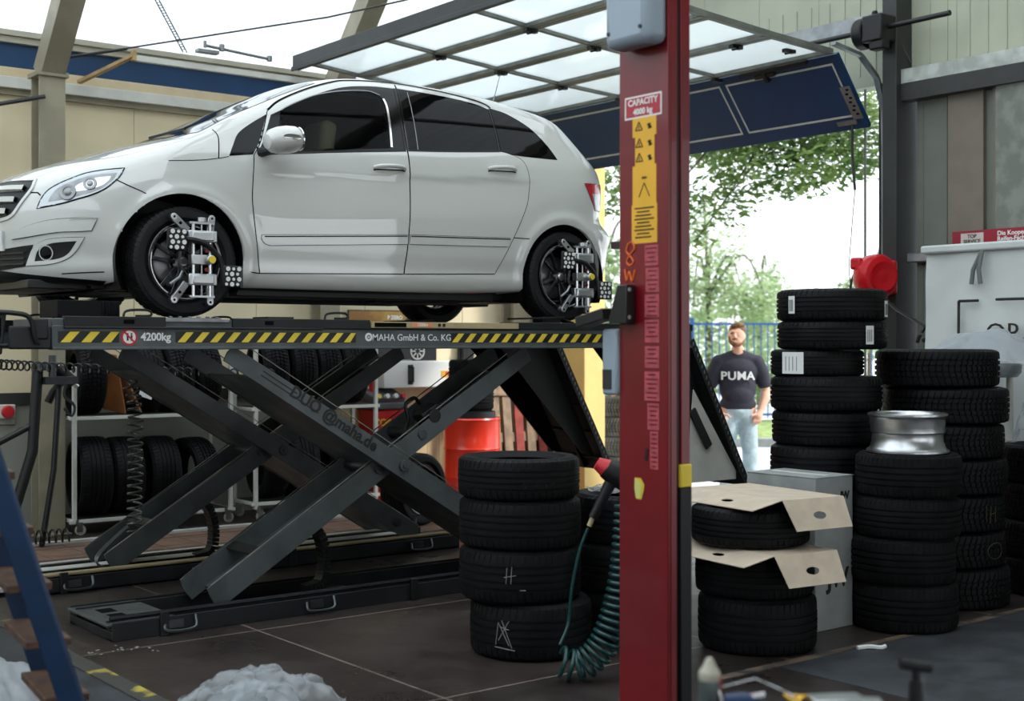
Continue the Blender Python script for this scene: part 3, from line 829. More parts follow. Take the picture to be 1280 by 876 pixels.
TY = {
    'stack': tyre_mesh('tyre', .318, .252, .215, 'rib', M_['rubber']),
    'tall': tyre_mesh('tyre', .322, .235, .218, 'rib', M_['rubber_new']),
    'wide': tyre_mesh('tyre', .372, .222, .205, 'winter', M_['rubber'], N=64, groove=.010),
    'old': tyre_mesh('tyre', .292, .250, .200, 'rib', M_['rubber_dusty']),
    'winter': tyre_mesh('tyre', .318, .235, .205, 'winter', M_['rubber'], N=60, groove=.009),
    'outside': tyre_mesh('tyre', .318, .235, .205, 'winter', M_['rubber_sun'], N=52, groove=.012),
    'car': tyre_mesh('tyre', .314, .215, .216, 'winter', M_['rubber_car'], N=64, groove=.006),
}

def rim_mesh_parts(parent, Rr, w, dark, outer=1):
    """alloy rim about local Z, face on +Z"""
    hw = w / 2
    g = MB()
    g.lathe([(Rr + .004, -hw), (Rr + .010, -hw + .004), (Rr + .006, -hw + .014), (Rr - .02, -hw + .03), (Rr - .035, 0), (Rr - .02, hw - .03), (Rr + .002, hw - .012), (Rr + .008, hw - .004), (Rr + .003, hw), (Rr - .010, hw - .003), (Rr - .016, hw - .016), (Rr - .026, hw - .035), (Rr - .041, 0), (Rr - .026, -hw + .03), (Rr + .0, -hw)], 56)
    br = g.build('rim_barrel', dark, parent)
    g = MB(); g.lathe([(Rr - .011, hw - .0028), (Rr - .009, hw + .0012), (Rr - .004, hw + .0012), (Rr - .004, hw - .002)], 56); g.build('rim_edge', M_['chrome'], parent)
    for k in range(5):
        T = Matrix.Rotation(2 * PI * k / 5 + .35, 4, 'Z')
        for s in (-1, 1):
            g = MB()
            g.beam((.045, s * .014, hw - .052), (Rr - .016, s * .040, hw - .022), .024, .022, M=T)
            g.build('spoke', dark, parent, bev=.004)
    g = MB(); g.lathe([(0, hw - .036), (.028, hw - .037), (.033, hw - .042), (.060, hw - .046), (.070, hw - .062), (.062, hw - .10)], 32); hb = g.build('hub', dark, parent)
    g = MB(); g.lathe([(0, hw - .030), (.022, hw - .031), (.027, hw - .037)], 24); g.build('centre_cap', M_['alu'], hb)
    g = MB(); g.lathe([(0, -.01), (.13, -.012), (.145, -.02), (.145, -.035), (0, -.035)], 36); g.build('brake_disc', M_['steel'], parent)
    return br

mk('rim_black', (20, 21, 23), .25, spec=.6, coat=.4)
def car_wheel(x, y, z, side):
    w = put('wheel', TY['car'], car, (x, y, z), (R(90) if side < 0 else R(-90), 0, 0))
    w['label'] = 'road wheel with black alloy rim'
    rim_mesh_parts(w, .214, .20, M_['rim_black'])
    return w
WZ = .314
wheel_fl = car_wheel(0.0, -.760, WZ, -1)
for (x, y, s) in ((2.778, -.760, -1), (0.0, .760, 1), (2.778, .760, 1)):
    c = dup(wheel_fl, car); c.location = (x, y, WZ); c.rotation_euler = (R(90) if s < 0 else R(-90), .5 if x > 1 else 0.2, 0)
# front wheel turned a little is left straight; rear near rim shows silver spoke ends
# ------------------------------------------------------------------ scissor lift
LG_, LD, BM = M_['lift_grey'], M_['lift_dark'], M_['black_metal']
TOPZ = 1.735; BOTZ = 1.565
X0, X1 = 2.40, 7.12
def hazard(parent, xa, xb, y, z0, z1, n):
    g = MB(); g.span((xa, y - .0012, z0), (xb, y + .001, z1)); h = g.build('hazard_strip', M_['hazard_black'], parent)
    p = (xb - xa) / n; g = MB()
    for i in range(n):
        a = xa + p * (i + .12); w = p * .46; sl = (z1 - z0) * .85
        q = [(a, z0 + .002), (min(a + w, xb), z0 + .002), (min(a + w + sl, xb), z1 - .002), (min(a + sl, xb), z1 - .002)]
        T = Matrix(((1, 0, 0, 0), (0, 0, 1, y - .0028), (0, 1, 0, 0), (0, 0, 0, 1)))
        g.prism(q, .002, T)
    g.build('hazard_stripes', M_['hazard_yellow'], h)

def make_lift(yo, near):
    r = thing('scissor_lift', 'near dark grey scissor lift with lettered arm and yellow-black hazard strip' if near else 'far dark grey scissor lift standing behind the one with the lettered arm', 'car lift', (4.5, 7.25 + yo, 0))
    def B(g, n, m, p=r, bev=.004, **k):
        o = g.build(n, m, p, bev=bev, **k); o.location = (-4.5, -(7.25 + yo), 0) if p is r else (0, 0, 0); return o
    y0, y1 = 6.93 + yo, 7.56 + yo
    # runway
    g = MB()
    g.span((X0, y0, BOTZ), (X1, y0 + .05, TOPZ - .045)); g.span((X0, y1 - .05, BOTZ), (X1, y1, TOPZ - .045))
    g.span((X0, y0 + .004, TOPZ - .05), (X1, y1 - .004, TOPZ - .008)); g.span((X0, y0 - .004, BOTZ - .004), (X1, y0 + .06, BOTZ + .012))
    g.span((X0, y0 + .05, BOTZ + .06), (X1, y1 - .05, BOTZ + .09))
    rw = B(g, 'runway', LG_)
    g = MB()
    g.span((X0 + .06, y0 - .012, TOPZ - .055), (3.02, y0 + .03, TOPZ + .004)); g.span((3.42, y0 - .012, TOPZ - .055), (4.33, y0 + .03, TOPZ + .002)); g.span((3.0, y0 - .008, TOPZ - .058), (5.4, y0 + .02, TOPZ - .05))
    g.span((5.35, y0 - .010, TOPZ - .050), (X1, y0 + .03, TOPZ - .002))
    g.span((X0 + .06, y0 - .018, TOPZ - .062), (4.0, y0 + .01, TOPZ - .05)); g.span((5.3, y0 - .008, TOPZ - .056), (5.5, y0 + .02, TOPZ - .03))
    B(g, 'edge_rail', LD, rw)
    for (cx, w) in ((2.78, .06), (3.62, .055), (4.55, .05)):
        g = MB(); g.span((cx, y0 - .0135, TOPZ - .035), (cx + w, y0 - .010, TOPZ - .012)); B(g, 'slot', M_['black_gap'], rw, bev=0)
    # turntable and slip plates under the wheels
    g = MB(); g.span((3.0, y0 - .006, TOPZ - .022), (3.40, y1 - .1, TOPZ - .006)); g.span((3.03, y0 + .01, TOPZ - .008), (3.36, y1 - .12, TOPZ + .002))
    for i in range(6): g.cyl((3.06 + .055 * i, y0 + .02, TOPZ + .001), (3.06 + .055 * i, y0 + .02, TOPZ + .010), .012, n=10)
    B(g, 'turntable', M_['steel'], rw, bev=.002)
    # small hoops and jack plates on the edge
    for hx in (2.86, 4.10):
        g = MB(); g.tube(catmull([(hx - .07, y0 + .02, TOPZ - .01), (hx - .05, y0 + .02, TOPZ + .035), (hx + .07, y0 + .02, TOPZ + .04), (hx + .085, y0 + .02, TOPZ + .012), (hx + .0, y0 + .02, TOPZ + .008)], 5), .007, 6); B(g, 'hoop', BM, rw, bev=0)
    g = MB(); g.span((3.65, y0 + .01, TOPZ), (3.82, y0 + .2, TOPZ + .014)); g.box((5.72, y0 + .1, TOPZ + .030), (.34, .2, .012), (0, -2, 0)); g.box((5.80, y0 + .08, TOPZ + .012), (.16, .10, .035)); g.beam((5.86, y0 + .08, TOPZ + .036), (6.0, y0 + .08, TOPZ), .1, .01)
    B(g, 'wheel_stop', BM, rw, bev=.002)
    if near:
        g = MB(); g.span((4.34, y0 - .014, TOPZ - .046), (5.48, y0 + .02, TOPZ - .008)); B(g, 'slide_cover', M_['tan_metal'], rw, bev=.002)
        g = MB(); g.span((4.36, y0 - .017, TOPZ - .040), (4.59, y0 + .0, TOPZ - .014)); B(g, 'slot', M_['black_gap'], rw, bev=0)
        g = MB(); g.span((4.63, y0 - .0165, TOPZ - .040), (4.79, y0, TOPZ - .012)); pl = B(g, 'rating_plate', M_['sticker_orange'], rw, bev=0)
        text('plate_text', '1500kg', .028, M_['white'], pl, axes((4.71, y0 - .0178, TOPZ - .026), (1, 0, 0), (0, 0, 1)), bold=.0006)
        for k in (4.84, 4.875): 
            g = MB(); g.cyl((k, y0 - .018, TOPZ - .026), (k, y0 + .005, TOPZ - .026), .011, n=12); B(g, 'bolt', BM, rw, bev=0)
        za, zb = BOTZ + .034, BOTZ + .094
        hazard(rw, 2.43, 2.76, y0, za, zb, 3)
        g = MB(); g.cyl((2.815, y0 + .002, (za + zb) / 2), (2.815, y0 - .003, (za + zb) / 2), .046, n=32); s = B(g, 'prohibition_sign', M_['sign_red'], rw, bev=0)
        g = MB(); g.cyl((2.815, y0 + .002, (za + zb) / 2), (2.815, y0 - .0042, (za + zb) / 2), .035, n=32); B(g, 'sign_field', M_['white'], s, bev=0)
        g = MB()
        for dx in (-.010, .012):
            g.box((2.815 + dx, y0 - .0046, (za + zb) / 2 - .004), (.010, .001, .030)); g.cyl((2.815 + dx, y0 - .0042, (za + zb) / 2 + .017), (2.815 + dx, y0 - .0052, (za + zb) / 2 + .017), .005, n=10)
        B(g, 'sign_figures', M_['hazard_black'], s, bev=0)
        g = MB(); g.box((2.815, y0 - .0062, (za + zb) / 2), (.076, .0012, .009), (0, 45, 0)); B(g, 'sign_bar', M_['sign_red'], s, bev=0)
        text('load_text', '4200kg', .060, M_['white'], rw, axes((2.965, y0 - .003, (za + zb) / 2), (1, 0, 0), (0, 0, 1)), bold=.0016, spacing=.98)
        hazard(rw, 3.08, 4.235, y0, za, zb, 12)
        text('maker_text', 'MAHA GmbH & Co. KG', .058, M_['white'], rw, axes((4.645, y0 - .003, (za + zb) / 2), (1, 0, 0), (0, 0, 1)), bold=.0006)
        g = MB(); T = Matrix(((1, 0, 0, 4.325), (0, 0, -1, y0 - .001), (0, 1, 0, (za + zb) / 2 + .004), (0, 0, 0, 1)))
        g.lathe([(.012, .002), (.026, .002), (.026, 0)], 24, T); g.lathe([(0, .003), (.006, .003), (.006, 0)], 12, T)
        B(g, 'maker_emblem', M_['white'], rw, bev=0)
        hazard(rw, 4.935, 6.42, y0, za, zb, 15)
        hazard(rw, 6.55, 7.05, y0, za, zb, 5)
    # front end stop with hoop
    g = MB(); g.span((2.08, y0 + .02, BOTZ + .01), (X0, y1 - .02, BOTZ + .03)); g.span((2.18, y0, BOTZ), (X0, y0 + .02, TOPZ - .05)); g.box((2.09, (y0 + y1) / 2, TOPZ - .08), (.16, y1 - y0 - .06, .22), (0, 6, 0))
    g.span((2.02, y0 + .03, BOTZ + .05), (2.16, y0 + .16, TOPZ + .0)); g.span((2.30, y0 - .01, TOPZ - .12), (2.38, y0 + .02, TOPZ - .01))
    B(g, 'end_flap', LD, rw, bev=.012)
    g = MB(); g.tube(catmull([(2.06, y0 + .0, TOPZ + .02), (2.20, y0 - .01, TOPZ + .015), (2.28, y0 - .015, TOPZ - .01), (2.31, y0 - .015, TOPZ - .12), (2.33, y0 - .01, TOPZ - .14)], 6), .013, 8); g.box((2.06, y0 + .02, TOPZ + .035), (.12, .06, .012)); B(g, 'stop_hoop', BM, rw, bev=0)
    # drive-on ramp hanging at the rear end
    T = Matrix.Translation((X1 + .01, 0, BOTZ + .06)) @ Euler((0, R(61), 0)).to_matrix().to_4x4()
    g = MB(); g.span((0, y0, -.006), (1.28, y1, .006), T); rp = B(g, 'drive_on_ramp', LD, r, bev=0)
    g = MB(); g.span((.0, y0 - .002, -.045), (1.28, y0 + .012, .012), T); g.span((0, y1 - .012, -.045), (1.28, y1 + .002, .012), T); g.span((.05, (y0 + y1) / 2 - .01, -.05), (1.25, (y0 + y1) / 2 + .01, 0), T)
    for k in range(5): g.span((.1 + .26 * k, y0, -.03), (.115 + .26 * k, y1, 0), T)
    B(g, 'ramp_rib', BM, rp, bev=0)
    g = MB()
    for k in range(26):
        for j in range(10):
            g.box((.03 + .048 * k, y0 + .035 + j * .062, .008), (.03, .008, .004), (0, 0, 45 if (j + k) % 2 else -45), T)
    for k in range(26): g.box((.03 + .048 * k, y0 - .0035, -.016), (.026, .003, .010), (0, 35, 0), T)
    B(g, 'tread_pattern', M_['steel'], rp, bev=0)
    if near:
        g = MB(); q0 = V((X1 + .10, 0, BOTZ - .24)); g.prism([(X1 + .06, 1.25), (X1 + .52, .62), (X1 + .52, .56), (X1 - .02, .56)], .008, Matrix(((1, 0, 0, 0), (0, 0, -1, y0 + .05), (0, 1, 0, 0), (0, 0, 0, 1))))
        B(g, 'ramp_side_plate', M_['frame_pale'], rp, bev=0)
        g = MB(); g.beam((X1 + .02, y0 + .02, 1.10), (X1 + .20, y0 + .02, .82), .02, .07, (1, 0, .6)); B(g, 'ramp_strut', BM, rp, bev=.004)
    g = MB(); g.quad([(X1 - .62, y0 + .07, BOTZ), (X1 + .02, y0 + .07, BOTZ), (X1 + .60, y0 + .07, .55), (X1 + .42, y0 + .07, .66)]); 
    g2 = MB(); pl = [(X1 - .52, BOTZ), (X1 - .02, BOTZ), (X1 + .50, .62), (X1 + .36, .66)]
    for yy in (y0 + .10, y1 - .11):
        g2.prism(pl, .01, Matrix(((1, 0, 0, 0), (0, 0, -1, yy), (0, 1, 0, 0), (0, 0, 0, 1))))
    g.bm.free(); B(g2, 'ramp_bracket', BM, rp, bev=0)
    # scissor arms
    XA, XB, ZB, ZT = 3.33, 5.67, .16, 1.50
    def arm_plate(g, a, b, h, y, t):
        d = V((b[0] - a[0], b[1] - a[1])); L = d.length; d.normalize(); n = V((-d.y, d.x))
        pts = []
        for e, sg in ((V(a), -1), (V(b), 1)):
            low = e.y < .8; ex = h * ((.10 if sg < 0 else .4) if low else .62)
            o = d * sg * ex
            c = [e + n * (-h / 2) + o * (.55 if low else 1), e + n * (-h * .12) + o * 1.05, e + n * (h * .22) + o * (1.0 if low else 1.05), e + n * (h / 2) + o * (.45 if low else 1)]
            if sg < 0: pts += c[::-1]
            else: pts += c
        pts = [V((p.x, min(p.y, BOTZ + .004))) for p in pts]
        g.prism([(p.x, p.y) for p in pts], t, Matrix(((1, 0, 0, 0), (0, 0, -1, y), (0, 1, 0, 0), (0, 0, 0, 1))), 0)
    A0, A1 = (3.50, 1.512), (5.70, .155); B0, B1 = (3.37, .14), (5.58, 1.495)
    for nm, a, b, ya, yb, m in (('scissor_arm', A0, A1, y0 + .03, y1 - .04, LG_), ('scissor_arm', B0, B1, y0 + .12, y1 - .13, LG_)):
        g = MB(); d = V((b[0] - a[0], 0, b[1] - a[1])).normalized()
        for yy in (ya, yb - .014): arm_plate(g, a, b, .147, yy + .014, .014)
        s = .10
        n = V((-d.z, 0, d.x)); 
        if n.z < 0: n = -n
        p = V((a[0], (ya + yb) / 2, a[1])) + d * .10 - n * .06; q = V((b[0], (ya + yb) / 2, b[1])) - d * .10 - n * .06
        g.beam(p, q, yb - ya - .02, .014, n)
        ar = B(g, nm, m, r, bev=.002)
        for f in ((.94,) if a[1] > b[1] else (.647,)):
            g = MB(); c = V((a[0], 0, a[1])).lerp(V((b[0], 0, b[1])), f)
            g.cyl((c.x, ya - .012, c.z), (c.x, yb + .012, c.z), .032, n=20); B(g, 'pivot_pin', M_['steel_dark'], ar, bev=.002)
        g = MB(); c = V((a[0], 0, a[1])).lerp(V((b[0], 0, b[1])), .5)
        g.cyl((c.x, ya - .02, c.z), (c.x, yb + .02, c.z), .035, n=20); g.cyl((c.x, ya - .03, c.z), (c.x, ya - .02, c.z), .018, n=6)
        B(g, 'pivot_pin', M_['steel_dark'], ar, bev=.002)
        g = MB(); c = V((a[0], 0, a[1])).lerp(V((b[0], 0, b[1])), .14 if nm and a[1] < b[1] else .86); c = c + n * .055; g.beam(V((c.x, ya + .01, c.z)), V((c.x, yb - .01, c.z)), .07, .010, n)
        B(g, 'cross_plate', LD, ar, bev=0)
        for yy in (ya + .007, yb - .007):
            g = MB(); g.beam(V((a[0], yy, a[1])) + n * .0742 + d * .02, V((b[0], yy, b[1])) + n * .0742 - d * .06, .013, .003, n); B(g, 'worn_edge', M_['steel_dark'] if yy > ya + .1 else M_['worn_steel'], ar, bev=0)  # bright worn strips along the arm tops, doubling as painted rim highlights
        if near and a[1] > b[1]:
            an = V((d.x, 0, d.z)); up = n
            t0 = V((3.80, ya - .0012, 0)); f = (3.80 - a[0]) / d.x; t0.z = a[1] + d.z * f
            text('arm_text', 'DUO @maha.de', .100, M_['hazard_black'], ar, axes(t0 + an * .36 - V((0, .001, 0)), an, up), bold=.003)
            g = MB()
            for o_, l0, l1 in ((.004, -.20, .06), (-.022, -.20, .24)):
                g.beam(t0 + an * l0 + n * o_, t0 + an * l1 + n * o_, .002, .006, n)
            B(g, 'arm_stripe', M_['hazard_black'], ar, bev=0)
    # hydraulic cylinder, hoses, cross tubes
    yc = (y0 + y1) / 2
    g = MB(); g.box((4.90, yc - .12, 1.13), (.14, .10, .10), (0, -30, 0)); g.cyl((4.90, yc - .20, 1.13), (4.90, yc + .0, 1.13), .045, n=18); B(g, 'cylinder_bracket', BM, r, bev=.004)
    g = MB(); g.tube(catmull([(4.93, y0 + .34, 1.20), (4.86, y0 + .30, 1.24), (4.78, y0 + .28, 1.20), (4.80, y0 + .28, 1.10), (4.78, y0 + .30, 1.02)], 6), .012, 8); B(g, 'hydraulic_hose', BM, r, bev=0)
    # energy chain near the foot
    g = MB(); cp = catmull([(4.05, y0 + .30, .09), (4.16, y0 + .30, .12), (4.19, y0 + .30, .25), (4.16, y0 + .30, .40), (4.08, y0 + .30, .50)], 5)
    for p, q in zip(cp, cp[1:]): g.beam(p, p.lerp(q, .8), .09, .05, V((1, 0, .2)))
    B(g, 'energy_chain', BM, r, bev=0)
    # base frame
    g = MB()
    for (ya, yb, zb) in ((y0 - .01, y0 + .09, .10), (y1 - .10, y1, .10)):
        g.span((2.72, ya, .0), (6.12, yb, .014)); g.span((2.72, ya, 0), (6.12, ya + .012, zb)); g.span((2.72, yb - .012, .0), (6.12, yb, zb)); g.span((2.72, ya + .02, zb - .045), (6.12, yb - .02, zb - .03))
    for xx in (2.72, 4.3, 6.0): g.span((xx, y0, 0), (xx + .12, y1, .05))
    bs = B(g, 'base_frame', LD, r, bev=.003)
    g = MB(); g.span((2.70, y0 + .02, .075), (3.10, y1 - .02, .09)); e1 = B(g, 'end_plate', M_['lift_grey'], bs, bev=.003)
    g = MB()
    for k in (0, 1): g.span((2.80, y0 + .18 + k * .17, .0901), (2.89, y0 + .29 + k * .17, .0915))
    B(g, 'plate_slot', M_['black_gap'], bs, bev=0)
    g = MB(); g.tube([(2.72, y0 + .03, .118), (6.10, y0 + .03, .118)], .014, 8); B(g, 'guide_bar', LD if near else M_['tan_metal'], bs, bev=0)  # far bar paler: light reflected off the rail put into its colour
    for hx in (3.10, 3.98, 5.75):
        g = MB(); g.tube(catmull([(hx - .09, y0 - .02, .075), (hx - .085, y0 - .05, .03), (hx + .07, y0 - .05, .03), (hx + .09, y0 - .02, .095)], 4), .009, 6); g.box((hx - .03, y0 - .022, .06), (.09, .02, .045)); B(g, 'carry_handle', M_['steel_dark'], bs, bev=0)
    for hx in (2.98, 4.62):
        g = MB(); g.span((hx, y0 - .035, -.0), (hx + .05, y0 - .012, .135)); B(g, 'anchor_lug', BM, bs, bev=.003)
    g = MB(); g.cyl((6.10, y1 - .05, .0), (6.10, y1 - .05, .20), .012, n=8); g.cyl((6.10, y1 - .05, .17), (6.10, y1 - .05, .2), .022, n=6); g.cyl((6.06, y0 + .05, .0), (6.06, y0 + .05, .18), .012, n=8); B(g, 'adjuster_bolt', M_['steel_dark'], bs, bev=0)
    if not near:
        g = MB(); g.span((2.5, y0 + .1, .03), (2.9, y1 - .1, .05)); g.span((2.6, y0 + .05, .104), (5.95, y0 + .085, .110)); B(g, 'plate_glare_strip', M_['frame_pale'], bs, bev=0)  # pale plate and strips: glare on the rail tops painted in
        g = MB(); g.span((2.9, y0 + .30, .10), (5.9, y0 + .42, .106)); g.span((3.0, y1 - .09, .104), (5.9, y1 - .05, .112)); B(g, 'plate_glare_strip', M_['frame_pale'], bs, bev=0)
        for k in range(3):
            g = MB(); g.tube(catmull([(3.62, y0 + .2 + .02 * k, .42), (3.45, y0 + .20 + .02 * k, .30), (3.30, y0 + .18 + .02 * k, .16), (3.36 + .02 * k, y0 + .16, .08), (3.50, y0 + .16, .10), (3.56, y0 + .2, .2)], 6), .007, 6); B(g, 'hydraulic_hose', M_['coil_sheen'], bs, bev=0)
    return r
make_lift(0, True); make_lift(1.55, False)

# rubber jacking block on the runway, behind the front bumper
g = MB(); g.span((2.46, 7.02, TOPZ), (2.80, 7.30, TOPZ + .09))
for k in range(9): g.span((2.70 + .011 * k, 7.012, TOPZ + .004), (2.706 + .011 * k, 7.02, TOPZ + .086))
tag(g.build('rubber_block', M_['rubber'], None, bev=.006), 'ribbed black rubber block lying on the near runway ahead of the front tyre', 'rubber block')

# ------------------------------------------------------------------ wheel alignment clamps
def make_clamp(cx, cz, s, label, flip):
    y = 7.87 - .870
    r = thing('wheel_clamp', label, 'alignment clamp', (cx, y, cz), group='alignment clamps on the wheels')
    AL = M_['alu']
    def B(g, n, m, p=r, bev=.002): return g.build(n, m, p, bev=bev)
    for dx in (.03, .13):
        g = MB(); g.cyl((dx, -.06, -.205), (dx, -.06, .205), .011, n=12); B(g, 'guide_rod', M_['chrome'], bev=0)
    for z in (-.11, .13):
        g = MB(); g.box((.08, -.06, z), (.17, .045, .065)); g.box((.08, -.085, z), (.13, .012, .05)); B(g, 'slider', AL, bev=.006)
    g = MB(); g.box((.065, -.06, .0), (.11, .05, .055)); g.cyl((.115, -.06, .0), (.115, -.115, .0), .026, n=20); c = B(g, 'centre_block', AL, bev=.004)
    g = MB(); g.cyl((.115, -.115, 0), (.115, -.128, 0), .020, n=20); B(g, 'clamp_knob', M_['hazard_yellow'], c, bev=0)
    g = MB(); g.cyl((.10, -.075, -.055), (.10, -.085, -.055), .012, n=14); g.cyl((.10, -.075, .050), (.10, -.085, .050), .010, n=14); B(g, 'red_button', M_['post_red'], c, bev=0)
    g = MB(); g.cyl((.08, -.06, -.205), (.08, -.06, .215), .006, n=8); g.cyl((.08, -.06, .210), (.08, -.06, .235), .028, n=14); g.box((.08, -.06, .205), (.15, .02, .012)); g.box((.08, -.06, -.205), (.15, .02, .012)); B(g, 'lead_screw', AL, bev=.001)
    # claws
    for (p0, p1, w) in (((.0, .16), (-.075, .235), 0), ((-.01, -.13), (-.075, -.225), 0), ((.135, .15), (.150, .235), 0), ((.135, -.13), (.140, -.235), 0)):
        g = MB(); a = V((p0[0], -.05, p0[1])); b = V((p1[0], -.035, p1[1]))
        g.beam(a, b, .018, .042, V((1, 0, .3))); g.cyl(b + V((0, -.012, 0)), b + V((0, .03, 0)), .020, n=14); g.cyl(b + V((0, .02, 0)), b + V((0, .05, 0)), .007, n=8)
        cw = B(g, 'claw', AL, bev=.004)
        g = MB()
        m = a.lerp(b, .55); g.cyl(m + V((0, -.013, 0)), m + V((0, -.0095, 0)), .009, n=10); g.cyl(b + V((0, -.0135, 0)), b + V((0, -.011, 0)), .007, n=10); B(g, 'claw_hole', M_['black_gap'], cw, bev=0)
    # reflecting targets
    for (tx, tz, nm) in ((-.085, .105, 0), (.245, -.09, 1)):
        g = MB(); g.box((tx, -.10, tz), (.115, .02, .125)); t = B(g, 'target_plate', M_['black_plastic'], bev=.010)
        if nm:
            g = MB(); g.box((tx + .055, -.103, tz), (.018, .016, .12)); B(g, 'target_edge', M_['dark_frame'], t)
        g = MB(); rr = random.Random(4 + nm)
        for i in range(3):
            for j in range(4):
                q = .013 if (i + j) % 2 else .009
                px = tx + (i - 1) * .034 + (.006 if j % 2 else -.004); pz = tz + (j - 1.5) * .029
                g.cyl((px, -.1105, pz), (px, -.112, pz), q, n=14)
        B(g, 'target_dots', M_['white'], t, bev=0)
    g = MB(); g.tube(catmull([(.20, -.09, -.09), (.18, -.085, .0), (.12, -.085, .07), (.05, -.09, .10), (-.03, -.09, .11)], 5), .016, 8); B(g, 'target_arm', M_['black_plastic'], bev=0)
    g = MB(); g.tube([(-.06, -.09, .04), (-.055, -.07, -.03), (-.03, -.06, -.06), (-.045, -.05, -.1), (-.10, -.045, -.14)], .009, 6); B(g, 'lever', M_['steel'], bev=0)
    return r
k1 = make_clamp(3.179 - .02, 1.739 + .322, 1, 'silver alignment clamp with dotted target plates on the front wheel', 0)
k2 = make_clamp(3.179 + 2.778 + .02, 1.739 + .312, 1, 'silver alignment clamp with dotted target plates on the rear wheel', 0)
# ------------------------------------------------------------------ hall
def floor_material():
    m = bpy.data.materials.new('workshop_floor'); m.use_nodes = True
    nt = m.node_tree; N = nt.nodes; L = nt.links; b = N['Principled BSDF']
    tc = N.new('ShaderNodeTexCoord')
    mp = N.new('ShaderNodeMapping'); mp.inputs['Location'].default_value = (-3.47, -6.72, 0); L.new(tc.outputs['Object'], mp.inputs['Vector'])
    # large tiles with faint joints
    bt = N.new('ShaderNodeTexBrick'); bt.offset = 0; bt.inputs['Scale'].default_value = 1; bt.inputs['Brick Width'].default_value = 1.8; bt.inputs['Row Height'].default_value = 1.8
    bt.inputs['Mortar Size'].default_value = .008; bt.inputs['Mortar Smooth'].default_value = .3
    bt.inputs['Color1'].default_value = srgb((59, 52, 50)); bt.inputs['Color2'].default_value = srgb((52, 46, 45)); bt.inputs['Mortar'].default_value = srgb((126, 114, 108))
    L.new(mp.outputs[0], bt.inputs['Vector'])
    b2 = N.new('ShaderNodeTexBrick'); b2.offset = 0; b2.inputs['Scale'].default_value = 1; b2.inputs['Brick Width'].default_value = .3; b2.inputs['Row Height'].default_value = .3
    b2.inputs['Mortar Size'].default_value = .006; b2.inputs['Color1'].default_value = (1, 1, 1, 1); b2.inputs['Color2'].default_value = (.82, .8, .78, 1); b2.inputs['Mortar'].default_value = (1.25, 1.2, 1.15, 1)
    L.new(mp.outputs[0], b2.inputs['Vector'])
    mul = N.new('ShaderNodeMix'); mul.data_type = 'RGBA'; mul.blend_type = 'MULTIPLY'; mul.inputs[0].default_value = .35
    L.new(bt.outputs['Color'], mul.inputs['A']); L.new(b2.outputs['Color'], mul.inputs['B'])
    n = N.new('ShaderNodeTexNoise'); n.inputs['Scale'].default_value = 1.3; n.inputs['Detail'].default_value = 9; n.inputs['Roughness'].default_value = .65; L.new(tc.outputs['Object'], n.inputs['Vector'])
    r = N.new('ShaderNodeValToRGB'); r.color_ramp.elements[0].color = (.55, .52, .5, 1); r.color_ramp.elements[1].color = (1.5, 1.45, 1.4, 1); r.color_ramp.elements[0].position = .35; r.color_ramp.elements[1].position = .7
    L.new(n.outputs['Fac'], r.inputs['Fac'])
    m2 = N.new('ShaderNodeMix'); m2.data_type = 'RGBA'; m2.blend_type = 'MULTIPLY'; m2.inputs[0].default_value = .8
    L.new(mul.outputs['Result'], m2.inputs['A']); L.new(r.outputs['Color'], m2.inputs['B'])
    L.new(m2.outputs['Result'], b.inputs['Base Color'])
    q = N.new('ShaderNodeMapRange'); q.inputs['From Min'].default_value = .35; q.inputs['From Max'].default_value = .65; q.inputs['To Min'].default_value = .24; q.inputs['To Max'].default_value = .48
    L.new(n.outputs['Fac'], q.inputs['Value']); L.new(q.outputs['Result'], b.inputs['Roughness'])
    b.inputs['Specular IOR Level'].default_value = .45
    n3 = N.new('ShaderNodeTexNoise'); n3.inputs['Scale'].default_value = 30; L.new(tc.outputs['Object'], n3.inputs['Vector'])
    u = N.new('ShaderNodeBump'); u.inputs['Strength'].default_value = .08; u.inputs['Distance'].default_value = .01; L.new(n3.outputs['Fac'], u.inputs['Height']); L.new(u.outputs['Normal'], b.inputs['Normal'])
    return m
M_['floor'] = floor_material()
mk('asphalt', (50, 53, 58), .6, var=.3, vscale=4, bump=.25, bscale=90)
mk('tile_lane', (120, 94, 80), .5, var=.2, vscale=6)
mk('joint_pale', (196, 196, 190), .5)
mk('floor_yellow', (62, 62, 58), .6, c2=(178, 160, 62), vscale=5, lo=.56, hi=.66)
mk('worn_edge', (116, 98, 82), .7, c2=(40, 40, 42), vscale=5, lo=.42, hi=.6)
HX0, HX1, HY0, HY1 = -5.0, 9.5, -7.0, 11.6
g = MB(); g.span((HX0, HY0, -.12), (HX1 + .25, HY1 + .2, 0)); struct('floor', g, M_['floor'])
g = MB(); g.span((5.1, HY0 + .05, 0), (HX1, 4.38, .003)); struct('floor_asphalt', g, M_['asphalt'])
g = MB(); g.span((HX0, HY0 + .05, 0), (2.36, 10.5, .003)); struct('floor_asphalt', g, M_['asphalt'])
g = MB(); g.span((4.7, 4.37, 0), (9.2, 4.43, .005)); struct('trim_1', g, M_['worn_edge'])
g = MB(); g.span((2.37, 2.0, 0), (2.47, 9.6, .005)); tag(struct('floor_marking', g, M_['floor_yellow']), 'worn yellow line painted across the floor')
g = MB()
for i in range(18):
    for j in range(4):
        g.span((2.5 + .3 * i + .004, 9.32 + .3 * j + .004, 0), (2.5 + .3 * (i + 1) - .004, 9.32 + .3 * (j + 1) - .004, .006))
struct('floor_tiles', g, M_['tile_lane'])
